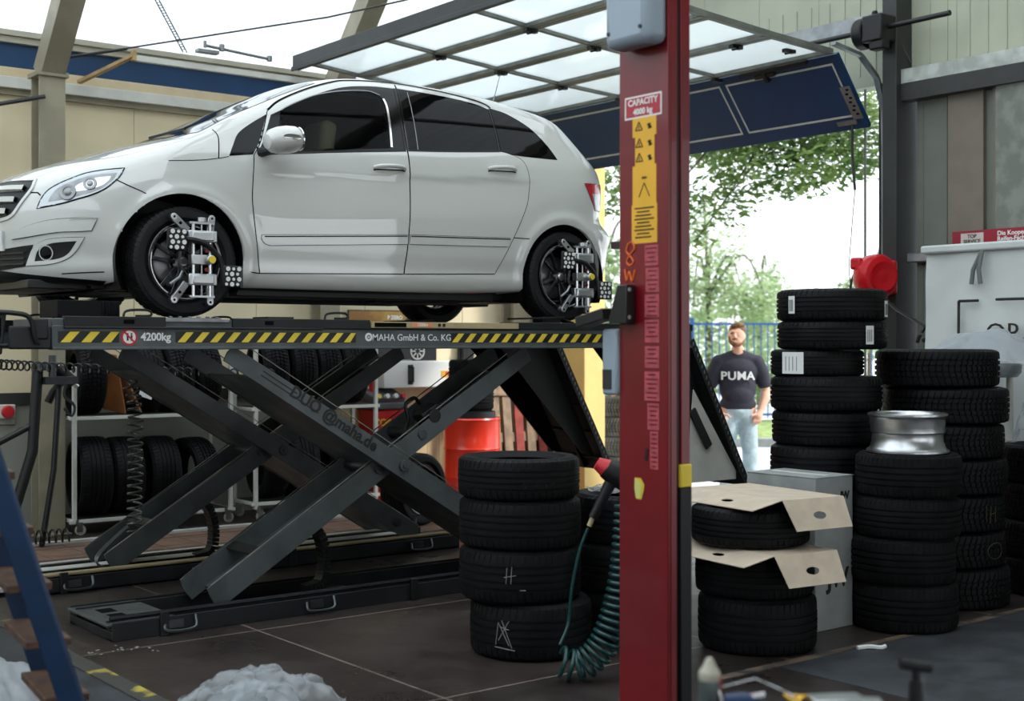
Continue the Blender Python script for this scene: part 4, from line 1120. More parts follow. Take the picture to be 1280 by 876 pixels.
g = MB(); g.span((1.5, 10.56, 0), (8.0, 10.63, .02)); struct('trim_2', g, M_['joint_pale'])
g = MB(); g.span((2.5, 9.75, .005), (8.0, 9.79, .0075)); g.span((2.5, 10.3, .005), (8.0, 10.33, .0075)); struct('trim_3', g, M_['floor_yellow'])

# far wall (parallel to the car)
yw = HY1
g = MB()
for k in range(12):
    a = HX0 + k * 1.22
    b = min(a + 1.216, HX1 + .2)
    g.span((a, yw, 1.14), (b, yw + .12, 3.74))
wl = struct('wall_left', g, M_['wall_cream'] if 'wall_cream' in M_ else M_['cream'], bev=.004)
g = MB(); g.span((HX0, yw, 0), (HX1 + .2, yw + .12, 1.10)); struct('wall_left_base', g, M_['wall_grey'])
g = MB(); g.span((HX0, yw - .03, 1.07), (6.3, yw + .1, 1.17)); struct('trim_4', g, M_['dark_frame'])
g = MB(); g.span((HX0, yw - .02, .90), (3.70, yw + .1, 1.075)); struct('trim_5', g, M_['frame_pale'], bev=.01)
g = MB(); g.span((6.4, yw - .02, 1.03), (9.4, yw + .1, 1.135)); struct('trim_6', g, M_['tan'])
g = MB()
for k in range(20): g.span((6.45 + .15 * k, yw - .025, .0), (6.45 + .15 * k + .146, yw + .08, 1.03))
struct('wall_left_boarding', g, M_['tan'])
g = MB(); g.span((HX0, yw - .05, 3.705), (HX1, yw + .1, 3.757)); struct('trim_7', g, M_['column_grey'])
g = MB(); g.span((HX0, yw - .10, 3.755), (HX1, yw + .1, 3.85)); struct('trim_8', g, M_['frame_pale'], bev=.004)
g = MB(); g.span((HX0, yw - .08, 3.85), (HX1, yw + .1, 3.932)); struct('trim_9', g, M_['frame_cream'], bev=.006)
g = MB(); g.span((HX0, yw - .02, 3.93), (HX1, yw + .1, 4.15)); struct('trim_10', g, M_['navy'])
g = MB(); g.span((HX0, yw - .06, 4.145), (HX1, yw + .1, 4.20)); g.span((HX0, yw - .09, 4.20), (HX1, yw + .1, 4.25)); struct('trim_11', g, M_['frame_grey'], bev=.004)

# steel frames: post and sloping rafter
RS = 1.12
def frame_col(x, nm, y=11.15):
    g = MB(); g.span((x - .11, y - .10, 0), (x + .11, y - .085, 3.85)); g.span((x - .11, y + .085, 0), (x + .11, y + .10, 3.85)); g.span((x - .010, y - .09, 0), (x + .010, y + .09, 3.85))
    g.span((x - .13, y - .13, 3.80), (x + .13, y + .13, 3.84)); g.span((x - .15, y - .15, 0), (x + .15, y + .15, .02))
    g.beam((x, y, 3.83), (x, y - 1.0, 3.83 + RS), .20, .20, (1, 0, 0))
    g.beam((x, y - 1.0, 3.83 + RS), (x, 2.6, 6.9), .20, .20, (1, 0, 0))
    return struct(nm, g, M_['column_grey'], bev=.004)
frame_col(3.83, 'column_1')
for i, x in enumerate((6.66, 9.05)): frame_col(x, 'column_%d' % (i + 2), 11.47)
# translucent roof, steep at the eaves
mroof = bpy.data.materials.new('translucent_roof'); mroof.use_nodes = True
nt = mroof.node_tree; N = nt.nodes; L = nt.links; N.remove(N['Principled BSDF'])
tl = N.new('ShaderNodeBsdfTranslucent'); df = N.new('ShaderNodeBsdfDiffuse'); mx = N.new('ShaderNodeMixShader'); mx.inputs[0].default_value = .88
tc = N.new('ShaderNodeTexCoord'); mp = N.new('ShaderNodeMapping'); mp.inputs['Scale'].default_value = (9, .15, .15); L.new(tc.outputs['Object'], mp.inputs['Vector'])
nz = N.new('ShaderNodeTexNoise'); nz.inputs['Scale'].default_value = 1.6; nz.inputs['Detail'].default_value = 5; L.new(mp.outputs[0], nz.inputs['Vector'])
rp = N.new('ShaderNodeValToRGB'); rp.color_ramp.elements[0].color = srgb((226, 234, 236)); rp.color_ramp.elements[1].color = srgb((250, 252, 252)); rp.color_ramp.elements[0].position = .35; rp.color_ramp.elements[1].position = .6
L.new(nz.outputs['Fac'], rp.inputs['Fac']); L.new(rp.outputs[0], tl.inputs['Color']); L.new(rp.outputs[0], df.inputs['Color'])
L.new(df.outputs[0], mx.inputs[1]); L.new(tl.outputs[0], mx.inputs[2]); L.new(mx.outputs[0], N['Material Output'].inputs[0])
g = MB()
P = [(yw + .25, 4.10), (10.35, 4.26 + 1.12 * (yw - 10.35) - .12), (2.4, 7.35)]
for (ya, za), (yb, zb) in zip(P, P[1:]):
    g.quad([(HX0, ya, za), (HX1 + .2, ya, za), (HX1 + .2, yb, zb), (HX0, yb, zb)])
P = [(2.4, 7.35), (-.8, 6.57)]
for (ya, za), (yb, zb) in zip(P, P[1:]): g.quad([(HX0, ya, za), (4.6, ya, za), (4.6, yb, zb), (HX0, yb, zb)])
struct('ceiling', g, mroof)
g = MB()
P = [(2.4, 7.35), (-5.6, 5.4), (HY0 - .2, 4.1)]
for (ya, za), (yb, zb) in zip(P, P[1:]): g.quad([(4.6, ya, za), (HX1 + .2, ya, za), (HX1 + .2, yb, zb), (4.6, yb, zb)])
P = [(-.8, 6.57), (-5.6, 5.4), (HY0 - .2, 4.1)]
for (ya, za), (yb, zb) in zip(P, P[1:]): g.quad([(HX0, ya, za), (4.6, ya, za), (4.6, yb, zb), (HX0, yb, zb)])
struct('ceiling_solid', g, M_['wall_grey'])  # unseen solid roof, its extent shaped to keep the right side dim

g = MB()
for y, z in ((10.6, 5.15), (8.2, 5.85), (5.4, 6.6), (2.4, 7.25)): g.span((HX0, y - .05, z - .16), (HX1, y + .05, z - .04))
struct('trim_12', g, M_['frame_grey'])
# gate wall (end of the hall): opening from y 7.0 to 10.85
g = MB()
for k in range(18):
    a = HY0 + k * .8
    b = min(a + .797, 6.66)
    if a >= 6.66: break
    if -4.7 < a < -.9: continue
    g.span((HX1, a, 0), (HX1 + .14, b, 3.80))
    for q in range(3): g.span((HX1 - .008, a + .13 + q * .22, 0), (HX1, a + .15 + q * .22, 3.78))
struct('wall_back', g, M_['wall_back_panel'] if 'wall_back_panel' in M_ else M_['wall_green_grey'])
g = MB()
for k in range(27):
    a = HY0 + k * .7; b = min(a + .696, 11.6)
    if a > 11.5: break
    g.span((HX1 + .02, a, 3.80), (HX1 + .16, b, 4.25 + 1.0 * max(0, min(11.6 - b, 1.2)) + .27 * max(0, min(11.6 - b, 9.2) - 1.2)))
    for q in range(4): g.span((HX1 + .012, a + .08 + q * .165, 3.9), (HX1 + .02, a + .095 + q * .165, 4.6))
struct('wall_back_upper', g, M_['wall_green_grey'])
g = MB(); g.span((HX1 - .14, HY0, 3.74), (HX1 + .02, 6.72, 3.86)); struct('trim_13', g, M_['galv_light'] if 'galv_light' in M_ else M_['galv'], bev=.004)
g = MB(); g.span((HX1 - .14, HY0, 3.60), (HX1 + .0, 6.72, 3.74)); struct('trim_14', g, M_['dark_frame'])
g = MB(); g.span((HX1 - .09, 5.9, 2.26), (HX1, 6.70, 2.34)); struct('trim_15', g, M_['galv'], bev=.01)
g = MB(); g.span((HX1 - .10, 5.40, 0), (HX1 + .02, 5.88, 3.62)); struct('trim_16', g, M_['concrete'], bev=.01)
g = MB(); g.span((HX1 - .04, 6.02, 2.36), (HX1 - .002, 6.34, 3.60)); g.span((HX1 - .05, 5.90, 2.36), (HX1 - .002, 5.93, 3.6)); struct('trim_17', g, M_['wall_warm'] if 'wall_warm' in M_ else M_['wall_grey'])
# right gate post: two columns
g = MB(); g.span((HX1 - .20, 6.72, 0), (HX1 + .1, 6.86, 5.4)); struct('column_4', g, M_['dark_frame'], bev=.006)
g = MB(); g.span((HX1 - .02, 6.86, 0), (HX1 + .14, 7.02, 3.8)); g.span((HX1 - .06, 6.90, 0), (HX1 - .02, 6.925, 3.8)); g.span((HX1 - .06, 6.98, 0), (HX1 - .02, 7.0, 3.8)); struct('column_5', g, M_['black_metal'], bev=.004)
g = MB(); g.span((HX1 - .1, 10.74, 0), (HX1 + .2, 11.26, 4.0)); struct('column_6', g, M_['yellow_wall'], bev=.01)
g = MB(); g.span((HX1 - .16, 11.28, 0), (HX1 + .1, 11.36, 3.9)); g.span((HX1 - .22, 11.42, 0), (HX1 + .1, 11.47, 3.9)); struct('column_7', g, M_['dark_frame'], bev=.004)
g = MB(); g.span((HX1 - .14, 11.36, 0), (HX1 + .1, 11.42, 3.9)); struct('column_8', g, M_['frame_pale'])
g = MB(); g.span((HX1, 6.8, 4.30), (HX1 + .2, 11.3, 4.42)); struct('trim_18', g, M_['galv'])
# walls of the hall outside the frame (behind and left of the camera)
g = MB(); g.span((HX0 - .12, HY0, 0), (HX0, HY1, 4.3)); struct('wall_front', g, M_['wall_white'])
g = MB(); g.span((HX0, HY0 - .12, 0), (-2.0, HY0, 4.3)); g.span((1.8, HY0 - .12, 0), (3.2, HY0, 4.3)); g.span((-2.0, HY0 - .12, 3.4), (1.8, HY0, 4.3)); g.span((8.8, HY0 - .12, 0), (HX1, HY0, 4.3)); g.span((3.2, HY0 - .12, 3.4), (8.8, HY0, 4.3)); struct('wall_right', g, M_['cream'])  # unseen wall, its openings added to let daylight onto the car side

# ------------------------------------------------------------------ overhead gate
def zt(x): return 4.0 + .0 if x > 8.9 else 4.0 + .19 * ((8.9 - x) / 2.84) ** 1.3
door = tag(put('door_1', None, None, (HX1, 8.93, 0)), 'open overhead gate with clear panes and a navy bottom section', None, None, 'structure')
def DB(g, n, m, p=door, bev=.003):
    o = g.build(n, m, p, bev=bev)
    if p is door: o.location = (-HX1, -8.93, 0)
    return o
YS = [7.06, 8.33, 9.60, 10.86]
XS = [6.06, 6.72, 7.40, 8.12, 8.88]
for a, b in zip(XS, XS[1:]):
    za, zb = zt(a), zt(b)
    g = MB()
    g.beam((a + .035, YS[0], za), (a + .035, YS[-1], za), .06, .05, (0, 0, 1)); g.beam((b - .035, YS[0], zb), (b - .035, YS[-1], zb), .06, .05, (0, 0, 1))
    for y in YS: g.beam((a, y, za), (b, y, zb), .06 if y in (YS[0], YS[-1]) else .045, .045, (0, 0, 1))
    sec = DB(g, 'door_section', M_['door_frame'] if 'door_frame' in M_ else M_['galv'])
    for y0, y1 in zip(YS, YS[1:]):
        g = MB(); g.beam((a + .02, (y0 + y1) / 2, za + .006), (b - .02, (y0 + y1) / 2, zb + .006), y1 - y0 - .03, .004, (0, 0, 1)); DB(g, 'door_pane', M_['door_pane'], sec, bev=0)
g = MB(); g.beam((6.03, 7.0, zt(6.03) - .02), (6.03, 10.92, zt(6.03) - .02), .07, .13, (0, 0, 1)); g.span((5.98, 7.0, zt(6.03) - .10), (6.0, 10.92, zt(6.03) - .06)); DB(g, 'door_top_rail', M_['dark_frame'])
# navy bottom section
A = V((8.92, 0, 3.99)); Bv = V((9.36, 0, 3.43)); dz = (Bv - A); n = V((-dz.z, 0, dz.x)).normalized() * -1
g = MB(); g.beam(A + V((0, YS[0] - .04, 0)) * 1 + V((0, 0, 0)), A + V((0, YS[0] - .04, 0)), .01, .01) if False else None
def sl(t, y, o=0.0): 
    p = A + dz * t + n * o; return (p.x, y, p.z)
def slab(g, t0, t1, y0, y1, o0, o1):
    v = g.verts([sl(t, y, o) for t in (t0, t1) for y in (y0, y1) for o in (o0, o1)])
    for q in ((0, 1, 3, 2), (4, 6, 7, 5), (0, 4, 5, 1), (2, 3, 7, 6), (0, 2, 6, 4), (1, 5, 7, 3)): g._f([v[i] for i in q])
g = MB(); slab(g, 0, 1, YS[0] - .04, YS[-1] + .04, -.02, .02); bsec = DB(g, 'bottom_section', M_['navy'])
g = MB()
for y0, y1 in zip(YS, YS[1:]):
    for (t0, t1, p, q) in ((.10, .125, y0 + .035, y1 - .035), (.80, .825, y0 + .035, y1 - .035), (.10, .825, y0 + .035, y0 + .05), (.10, .825, y1 - .05, y1 - .035)):
        for s in (-1, 1): slab(g, t0, t1, p, q, s * .0205, s * .024)
DB(g, 'section_beading', M_['frame_pale'], bsec, 0)
g = MB(); slab(g, .42, .86, YS[0] - .03, YS[0] + .07, .022, .03); slab(g, .86, .92, YS[0] + .05, YS[0] + .25, .022, .035); DB(g, 'corner_plate', M_['galv'], bsec, 0)
g = MB()
for i in range(7): slab(g, .45 + .055 * i, .475 + .055 * i, YS[0] - .01 + .02 * (i % 2), YS[0] + .02 + .02 * (i % 2), .0305, .032)
DB(g, 'plate_hole', M_['black_gap'], bsec, 0)
g = MB(); slab(g, -.02, .02, YS[0] + .25, YS[0] + 1.0, .03, .07); slab(g, .0, .16, YS[0] + .72, YS[0] + .76, .02, .06); slab(g, .05, .1, YS[0] + .64, YS[0] + .86, .02, .05); DB(g, 'lock_bar', M_['black_metal'], bsec, 0)
# hinges and rollers
for (x, y) in ((8.12, YS[0] + .35), (8.5, YS[0] + .12), (7.4, YS[1]), (8.12, YS[1]), (8.88, YS[1]), (7.4, YS[2]), (8.12, YS[2]), (8.88, YS[2]), (6.72, YS[1]), (6.72, YS[2])):
    g = MB(); g.box((x, y, zt(x) - .04), (.12, .05, .03)); g.cyl((x, y - .04, zt(x) - .05), (x, y + .04, zt(x) - .05), .014, n=10); DB(g, 'hinge', M_['black_metal'])
for y, nm in ((6.93, 'r'), (10.98, 'l')):
    cv = [(5.6 if nm == 'r' else 4.5, y, zt(6.0) + .06 if nm == 'r' else 4.03), (8.75, y, 4.03), (9.1, y, 3.98), (9.32, y, 3.82), (9.42, y, 3.55), (9.43, y, 3.2), (9.43, y, 0)]
    g = MB()
    for p, q in zip(cv[1:], cv[2:]): g.beam(p, q, .05, .03, (1, 0, .3))
    DB(g, 'vertical_track', M_['galv'])
    g = MB()
    if nm == 'r': g.beam(cv[0], (9.45, y, 4.05), .05, .07, (0, 0, 1)); g.beam((cv[0][0], y - .03, cv[0][2] - .05), (9.4, y - .03, 3.99), .03, .03, (0, 0, 1))
    else: g.beam(cv[0], (9.45, y, 4.03), .045, .05, (0, 0, 1)); DB(g, 'ceiling_track', M_['black_metal'] if nm == 'r' else M_['frame_pale'])
g = MB(); g.beam((4.5, 10.98, 4.05), (4.2, 11.46, 3.86), .05, .03, (0, 0, 1)); g.box((4.5, 10.98, 4.05), (.035, .05, .09)); DB(g, 'track_strut', M_['card_brown'] if False else M_['column_rust'])
g = MB(); g.box((5.15, 10.92, 4.16), (.2, .08, .03)); g.cyl((5.12, 10.9, 4.21), (5.75, 10.9, 4.17), .014, n=10); g.cyl((5.12, 10.9, 4.19), (5.12, 10.9, 4.25), .016, n=8); g.cyl((5.75, 10.9, 4.15), (5.75, 10.9, 4.2), .025, n=10); g.cyl((5.28, 10.9, 4.18), (5.28, 10.9, 4.24), .025, n=8); DB(g, 'spring_bumper', M_['galv'])
# drive shaft, motor and loose cable of the gate
g = MB(); g.cyl((9.22, 11.0, 4.19), (9.22, 6.16, 4.20), .022, n=12); DB(g, 'torsion_shaft', M_['black_metal'], bev=0)
g = MB(); g.box((9.22, 6.83, 4.19), (.22, .20, .22)); g.cyl((9.22, 6.93, 4.18), (9.22, 7.03, 4.18), .13, n=20); g.cyl((9.2, 6.86, 4.30), (9.2, 6.86, 4.35), .025, n=10); g.box((9.18, 6.8, 4.06), (.1, .14, .1)); DB(g, 'gate_motor', M_['black_plastic'], bev=.015)
g = MB(); g.tube(catmull([(9.30, 7.16, 3.52), (9.32, 7.18, 3.2), (9.33, 7.16, 2.9)], 6), .012, 6); g.tube(catmull([(9.33, 7.16, 2.9), (9.33, 7.2, 2.5), (9.33, 7.22, 2.2), (9.33, 7.16, 1.9)], 6), .004, 6); DB(g, 'pull_rope', M_['black_metal'], bev=0)
g = MB(); g.tube(catmull([(9.32, 6.70, 4.12), (9.34, 6.66, 4.0), (9.33, 6.6, 3.9)], 5), .006, 6); DB(g, 'motor_cable', M_['black_metal'], bev=0)
# wires and hanging bits under the roof
def tagmb(g, name, m, label, cat, bev=0, group=None, loc=None):
    return tag(g.build(name, m, None, bev=bev), label, cat, group)
g = MB(); g.tube([(3.95, 11.1, 3.98), (5.6, 9.6, 4.28), (7.0, 8.2, 4.65)], .008, 6); g.tube([(3.95, 11.1, 3.98), (4.35, 10.75, 4.05)], .013, 8)
tagmb(g, 'brace_rod', M_['dark_frame'], 'thin dark bracing rod running from the steel post up under the white roof', 'rod')
g = MB(); pa, pb = V((4.85, 11.15, 4.05 + .6)), V((4.95, 11.42, 4.36))
pa = V((4.78, 11.20, 4.66)); pb = V((5.24, 11.58, 4.28))
for s in (-.02, .02): g.tube([pa + V((s, 0, 0)), pb + V((s, 0, 0))], .006, 6)
for i in range(22): c = pa.lerp(pb, i / 22); g.beam(c + V((-.022, 0, 0)), c + V((.022, 0, .01)), .006, .006)
tagmb(g, 'roof_chain', M_['dark_frame'], 'dark ladder-like chain strip lying against the white roof sheet', 'chain')
g = MB(); g.tube([(5.35, 10.3, 4.75), (5.75, 10.25, 4.62)], .008, 6); tagmb(g, 'roof_rod', M_['dark_frame'], 'short thin dark rod crossing the bracing rod under the roof', 'rod')
g = MB(); g.tube([(2.6, 11.0, 3.30), (3.75, 11.0, 3.62)], .018, 8); tagmb(g, 'wall_strut', M_['dark_frame'], 'thin dark strut slanting up to the steel post at the cream wall', 'strut')
# ------------------------------------------------------------------ tyres standing in the workshop
ORD = ['top', 'second from the top', 'third from the top', 'fourth from the top', 'fifth from the top', 'sixth from the top', 'seventh from the top', 'eighth from the top', 'bottom']
rnd = random.Random(7)
def tyre(kind, loc, rot, label, group=None, sc=(1, 1, 1)):
    o = put('tyre', TY[kind], None, loc, rot); o.scale = sc
    return tag(o, label, 'tyre', group)
def stack(kind, w, c, hs, desc, group, offs=None, scs=None):
    """hs: heights from the bottom up"""
    z = 0; n = len(hs); out = []
    for i, h in enumerate(hs):
        k = n - 1 - i
        pos = ORD[k] if i else 'bottom'
        of = (offs or {}).get(i, (rnd.uniform(-.008, .008), rnd.uniform(-.008, .008)))
        s = (scs or {}).get(i, 1)
        o = tyre(kind, (c[0] + of[0], c[1] + of[1], z + h / 2), (0, 0, rnd.uniform(0, 6)), '%s, %s' % (desc, pos), group, (s, s, h / w))
        out.append(o); z += h
    return out
def side_label(t, ang, dz, w, h, r, m='paper', name='tyre_label'):
    """paper label curved onto the tread; ang is in world degrees"""
    g = MB(); n = 5; a0 = R(ang) - t.rotation_euler.z
    vs = [(g.verts([((r) * math.cos(a0 + (i / n - .5) * w / r), (r) * math.sin(a0 + (i / n - .5) * w / r), dz + s * h / 2) for s in (-1, 1)])) for i in range(n + 1)]
    for p, q in zip(vs, vs[1:]): g._f([p[0], q[0], q[1], p[1]])
    lb = g.build(name, M_[m], t); q = MB()
    for k in range(4):
        f = -.34 + .19 * k; a1 = a0 + (f * .9) * w / r if h > w else a0
        zz = dz if h > w else dz + f * h
        P = [((r + .001) * math.cos(a1 + u * w / r), (r + .001) * math.sin(a1 + u * w / r), zz + v * h) for u, v in (((0, -.36), (0, .30)) if h > w else ((-.3, 0), (.3, 0)))]
        q.tube(P, .0022, 4)
    q.build('label_print', M_['strap_grey'], lb)
    return lb
def scrib(t, ang, dz, strokes, r, m='chalk', th=.003):
    g = MB(); a0 = R(ang) - t.rotation_euler.z
    for st in strokes:
        P = [((r) * math.cos(a0 + x / r), (r) * math.sin(a0 + x / r), dz + z) for x, z in st]
        g.tube(P, th * .8, 5)
    return g.build('chalk_mark', M_[m], t)
def Uv(d, l): return V((.617 * d + .787 * l, .787 * d - .617 * l, 0))
CA = math.degrees(math.atan2(-.787, -.617))      # direction from the scene towards the camera
S1 = stack('stack', .252, (4.33, 5.455), [.285, .268, .25, .212], 'black tyre in the blurred front stack by the red post', 'front tyre stack', {0: (.045, -.035), 1: (0, 0), 2: (.0, .0), 3: (-.005, .004)})
scrib(S1[1], CA - 4, .0, [[(-.02, .06), (-.025, -.02)], [(-.045, .055), (-.05, -.02)], [(-.06, .01), (-.0, .02)], [(.05, -.05), (.02, -.05)]], .322)
scrib(S1[0], CA - 26, .0, [[(-.05, -.06), (.06, -.07)], [(-.045, -.05), (-.03, .05)], [(-.03, .05), (.03, -.05)], [(-.01, .06), (.045, -.06)], [(.03, .06), (-.03, -.03)], [(-.02, .03), (.03, .02)]], .322)
scrib(S1[3], CA + 8, -.03, [[(-.03, .0), (-.02, .02), (-.005, 0), (-.02, -.015)], [(.04, .0), (.05, .01)], [(.09, .015), (.1, -.01)], [(.12, .0), (.14, .015)]], .321, 'chalk_yellow', .0018)
S2 = stack('stack', .252, (5.06, 5.40), [.26, .26, .26], 'black tyre in the low stack behind the red post', 'tyre stack behind the post')
S3 = stack('tall', .235, (6.568, 5.213), [.246, .246, .246, .246, .207, .207, .16, .172, .19], 'black tyre in the tallest stack before the gate post', 'tall tyre stack',
           {i: o for i, o in enumerate([(-.03, .02), (-.02, .02), (-.01, .02), (-.03, .025), (-.02, .02), (-.03, .02), (-.065, .06), (.0, .0), (.0, 0)])}, {0: 1.03, 1: 1.03, 2: 1.03, 3: 1.03, 4: 1.03, 5: 1.04, 6: .87, 7: 1.02, 8: 1.03})
side_label(S3[8], CA - 58, .0, .05, .13, .3245); side_label(S3[8], CA + 58, -.03, .06, .12, .3245)
side_label(S3[7], CA + 28, .0, .06, .15, .3245); lb = side_label(S3[6], CA - 44, .0, .17, .19, .3245)
S4 = stack('wide', .222, (7.228, 4.885), [.244, .217, .221, .217, .208, .221, .231], 'big winter tyre in the stack before the white bag', 'winter tyre stack', {0: (.02, -.02), 1: (.0, .0), 2: (-.01, 0), 3: (.01, -.01), 4: (-.01, .0), 5: (.01, -.02), 6: (-.03, .02)})
scrib(S4[2], CA + 34, .0, [[(-.06, .06), (-.06, -.04)], [(-.02, .05), (-.03, -.05)], [(-.03, 0), (.02, .01)], [(.02, .05), (.02, -.05)]], .378, 'chalk_yellow')
scrib(S4[1], CA + 36, .0, [[(.07 * math.cos(a), .05 * math.sin(a)) for a in np.linspace(0, 6, 14)]], .378, 'chalk_yellow')
S5 = stack('old', .25, (6.413, 4.578), [.262, .253, .226, .240], 'worn dusty tyre in the stack under a bare rim', 'dusty tyre stack', {0: (.0, .0), 1: (-.01, .01), 2: (.01, -.01), 3: (.012, -.015)})
# bare rim lying on that stack
rm = thing('bare_rim_casting', 'bare silver steel wheel rim lying on top of the dusty tyre stack', 'wheel rim', (6.425, 4.568, .981))
g = MB()
g.lathe([(.218, 0), (.228, .004), (.228, .014), (.216, .022), (.206, .034), (.203, .048), (.196, .06), (.194, .105), (.197, .112), (.203, .116), (.203, .150), (.206, .158), (.205, .19), (.212, .202), (.219, .208), (.219, .218), (.211, .222), (.202, .214), (.196, .19), (.192, .12), (.186, .10), (.188, .06), (.198, .03), (.206, .012)], 64)
g.build('rim_barrel', M_['alu'], rm)
g = MB(); g.lathe([(.18, .085), (.14, .105), (.09, .10), (.06, .12), (.04, .12), (.04, .10), (.06, .10), (.09, .085), (.14, .09), (.18, .07)], 48); g.build('rim_disc', M_['steel'], rm)
S6 = stack('winter', .235, (8.06, 4.64), [.235, .235, .24, .235], 'black tyre in the stack at the right edge', 'tyre stack at the wall')
S7 = stack('old', .25, (5.375, 4.775), [.285, .25, .25], 'black tyre in the stack packed with cardboard', 'cardboard packed tyres', {0: (.01, -.01), 1: (0, 0), 2: (-.01, .02)})
for i, o in enumerate(S7): o.data = TY['stack']; o.scale = (.98, .98, o.scale[2] * .25 / .252)
S7[1].location.z = .285 + .112; S7[1].scale.z = .224 / .252; S7[2].location.z = .547 + .098; S7[2].scale.z = .196 / .252
# cardboard sheets with folded flaps and hand holes
def card(d, l, z, label):
    th = .0045
    e1 = Uv(.86, -.51); e2 = Uv(.51, .86)           # along the long fold, along the short fold
    r = thing('cardboard_sheet', label, 'cardboard', tuple(Uv(d, l) + V((0, 0, z))), None, 'cardboard sheets in the tyre stack')
    A = axes((0, 0, 0), e1, e2)
    g = MB(); g.span((0, 0, 0), (.74, .42, th), A); g.build('sheet', M_['card'], r)
    for (T, L, W, tilt, hole) in ((A @ TR((.37, 0, th / 2), (0, 0, 180)), .74, .185, 14, .06), (A @ TR((0, .21, th / 2), (0, 0, 90)), .42, .17, 60, 0)):
        n = 24
        hl = [(hole + .036 * math.cos(a) * (1.2 if abs(math.cos(a)) > .5 else 1), W * .55 + .021 * math.sin(a)) for a in np.linspace(0, 2 * PI, n, endpoint=False)]
        ou = [(-L / 2, 0), (L / 2, 0), (L / 2 - .02, W), (-L / 2 + .02, W)]
        pts = [V(p) for p in ou + hl]; ed = [(i, (i + 1) % 4) for i in range(4)] + [(4 + i, 4 + (i + 1) % n) for i in range(n)]
        vv, ee, ff, *_ = delaunay_2d_cdt(pts, ed, [], 0, 1e-6)
        g = MB(); T = T @ Matrix.Rotation(R(tilt), 4, 'X')
        for f in ff:
            c = sum((vv[i] for i in f), V((0, 0))) / len(f)
            if in_poly(np.array([c.x]), np.array([c.y]), hl)[0] or abs(c.x) > L / 2: continue
            g._f(g.verts([(vv[i].x, vv[i].y, 0) for i in f], T))
        bmesh.ops.remove_doubles(g.bm, verts=g.bm.verts, dist=1e-5)
        o = g.build('flap', M_['card'], r); o.data.polygons.foreach_set('use_smooth', [False] * len(o.data.polygons)); s = o.modifiers.new('thickness', 'SOLIDIFY'); s.thickness = .004
    return r
card(6.76, 1.368, .80, 'pale cardboard sheet with folded flaps on top of the packed tyre stack')
card(6.62, 1.30, .54, 'pale cardboard sheet with a drooping flap between two packed tyres')
# grey carton behind
bx = thing('carton', 'tall grey cardboard carton behind the cardboard-packed tyres', 'carton', (6.02, 5.01, 0))
g = MB(); g.span((-.165, -.25, 0), (.165, .25, .85)); g.build('carton_body', M_['card_grey'], bx, bev=.006)
g = MB(); g.span((-.168, -.252, .85), (-.004, .252, .853)); g.span((.004, -.252, .85), (.168, .252, .853)); g.build('carton_flap', M_['card_grey'], bx)
g = MB(); g.span((-.03, -.2, .8535), (.03, .2, .8545)); g.build('packing_tape', M_['frame_pale'], bx)
text('carton_print', 'JW', .14, M_['ink'], bx, axes((.03, -.251, .28), (1, 0, 0), (0, 0, 1)), bold=.006)
text('carton_print', 'JW', .06, M_['ink'], bx, axes((.09, -.251, .74), (1, 0, 0), (0, 0, 1)), bold=.003)

# ------------------------------------------------------------------ tyre trolleys along the far wall
def caster(parent, x, y):
    g = MB(); g.cyl((x, y, .10), (x, y, .13), .022, n=12); g.box((x + .02, y - .018, .07), (.05, .005, .08)); g.box((x + .02, y + .018, .07), (.05, .005, .08)); c = g.build('caster', M_['steel'], parent)
    g = MB(); g.cyl((x + .03, y - .013, .045), (x + .03, y + .013, .045), .045, n=20); g.build('caster_wheel', M_['frame_grey'], c, bev=.004)
def trolley(x0, x1, y0, y1, zs, ztop, label):
    r = thing('tyre_trolley', label, 'trolley', ((x0 + x1) / 2, (y0 + y1) / 2, 0))
    o_ = (-(x0 + x1) / 2, -(y0 + y1) / 2, 0)
    def B(g, n, m=M_['offwhite']):
        o = g.build(n, m, r, bev=.003); o.location = o_; return o
    for x in (x0, x1):
        for y in (y0, y1):
            g = MB(); g.box((x, y, (ztop + .11) / 2), (.034, .034, ztop - .11)); B(g, 'post')
    for z in zs:
        for y in (y0, y1):
            g = MB(); g.box(((x0 + x1) / 2, y, z), (x1 - x0 + .08, .03, .03)); B(g, 'rail')
        for x in (x0, x1):
            g = MB(); g.box((x, (y0 + y1) / 2, z - .0), (.03, y1 - y0 - .02, .028)); B(g, 'cross_bar')
    for x in (x0, x1): 
        g = MB(); g.box((x, (y0 + y1) / 2, ztop - .05), (.03, y1 - y0, .03)); B(g, 'end_bar')
    for z in zs:
        g = MB()
        for i in range(14): g.span((x0 + .02, y0 + .01 + (y1 - y0 - .04) * i / 13, z + .014), (x1 - .02, y0 + .022 + (y1 - y0 - .04) * i / 13, z + .02))
        o = g.build('shelf', M_['dark_frame'], r); o.location = o_
    for x in (x0 + .02, x1 - .05):
        for y in (y0, y1):
            n0 = len(r.children); caster(r, x, y)
            for c in r.children:
                if c.name.startswith('caster') and c.location.length < 1e-6: c.location = o_
    return r
trolley(3.97, 5.38, 10.93, 11.35, (.115, .97), 1.40, 'white tube trolley with two shelves of tyres beside the steel post')
trolley(5.56, 6.82, 10.80, 11.22, (.155, 1.0), 1.62, 'white tube trolley of tyres next to the red machine')
def rack_tyre(x, z, label, kind='winter', tilt=0, yaw=0, s=1.0, y=11.0):
    return tyre(kind, (x, y, z), (R(tilt), R(90), R(yaw)), label, 'tyres on the wall trolleys', (s, s, s))
rt0 = rack_tyre(4.13, 1.308, 'upright winter tyre with a white label at the left end of the first trolley shelf', 'winter', 0, -6, y=11.13)
side_label(rt0, 0, .02, .09, .10, .3245) if False else None
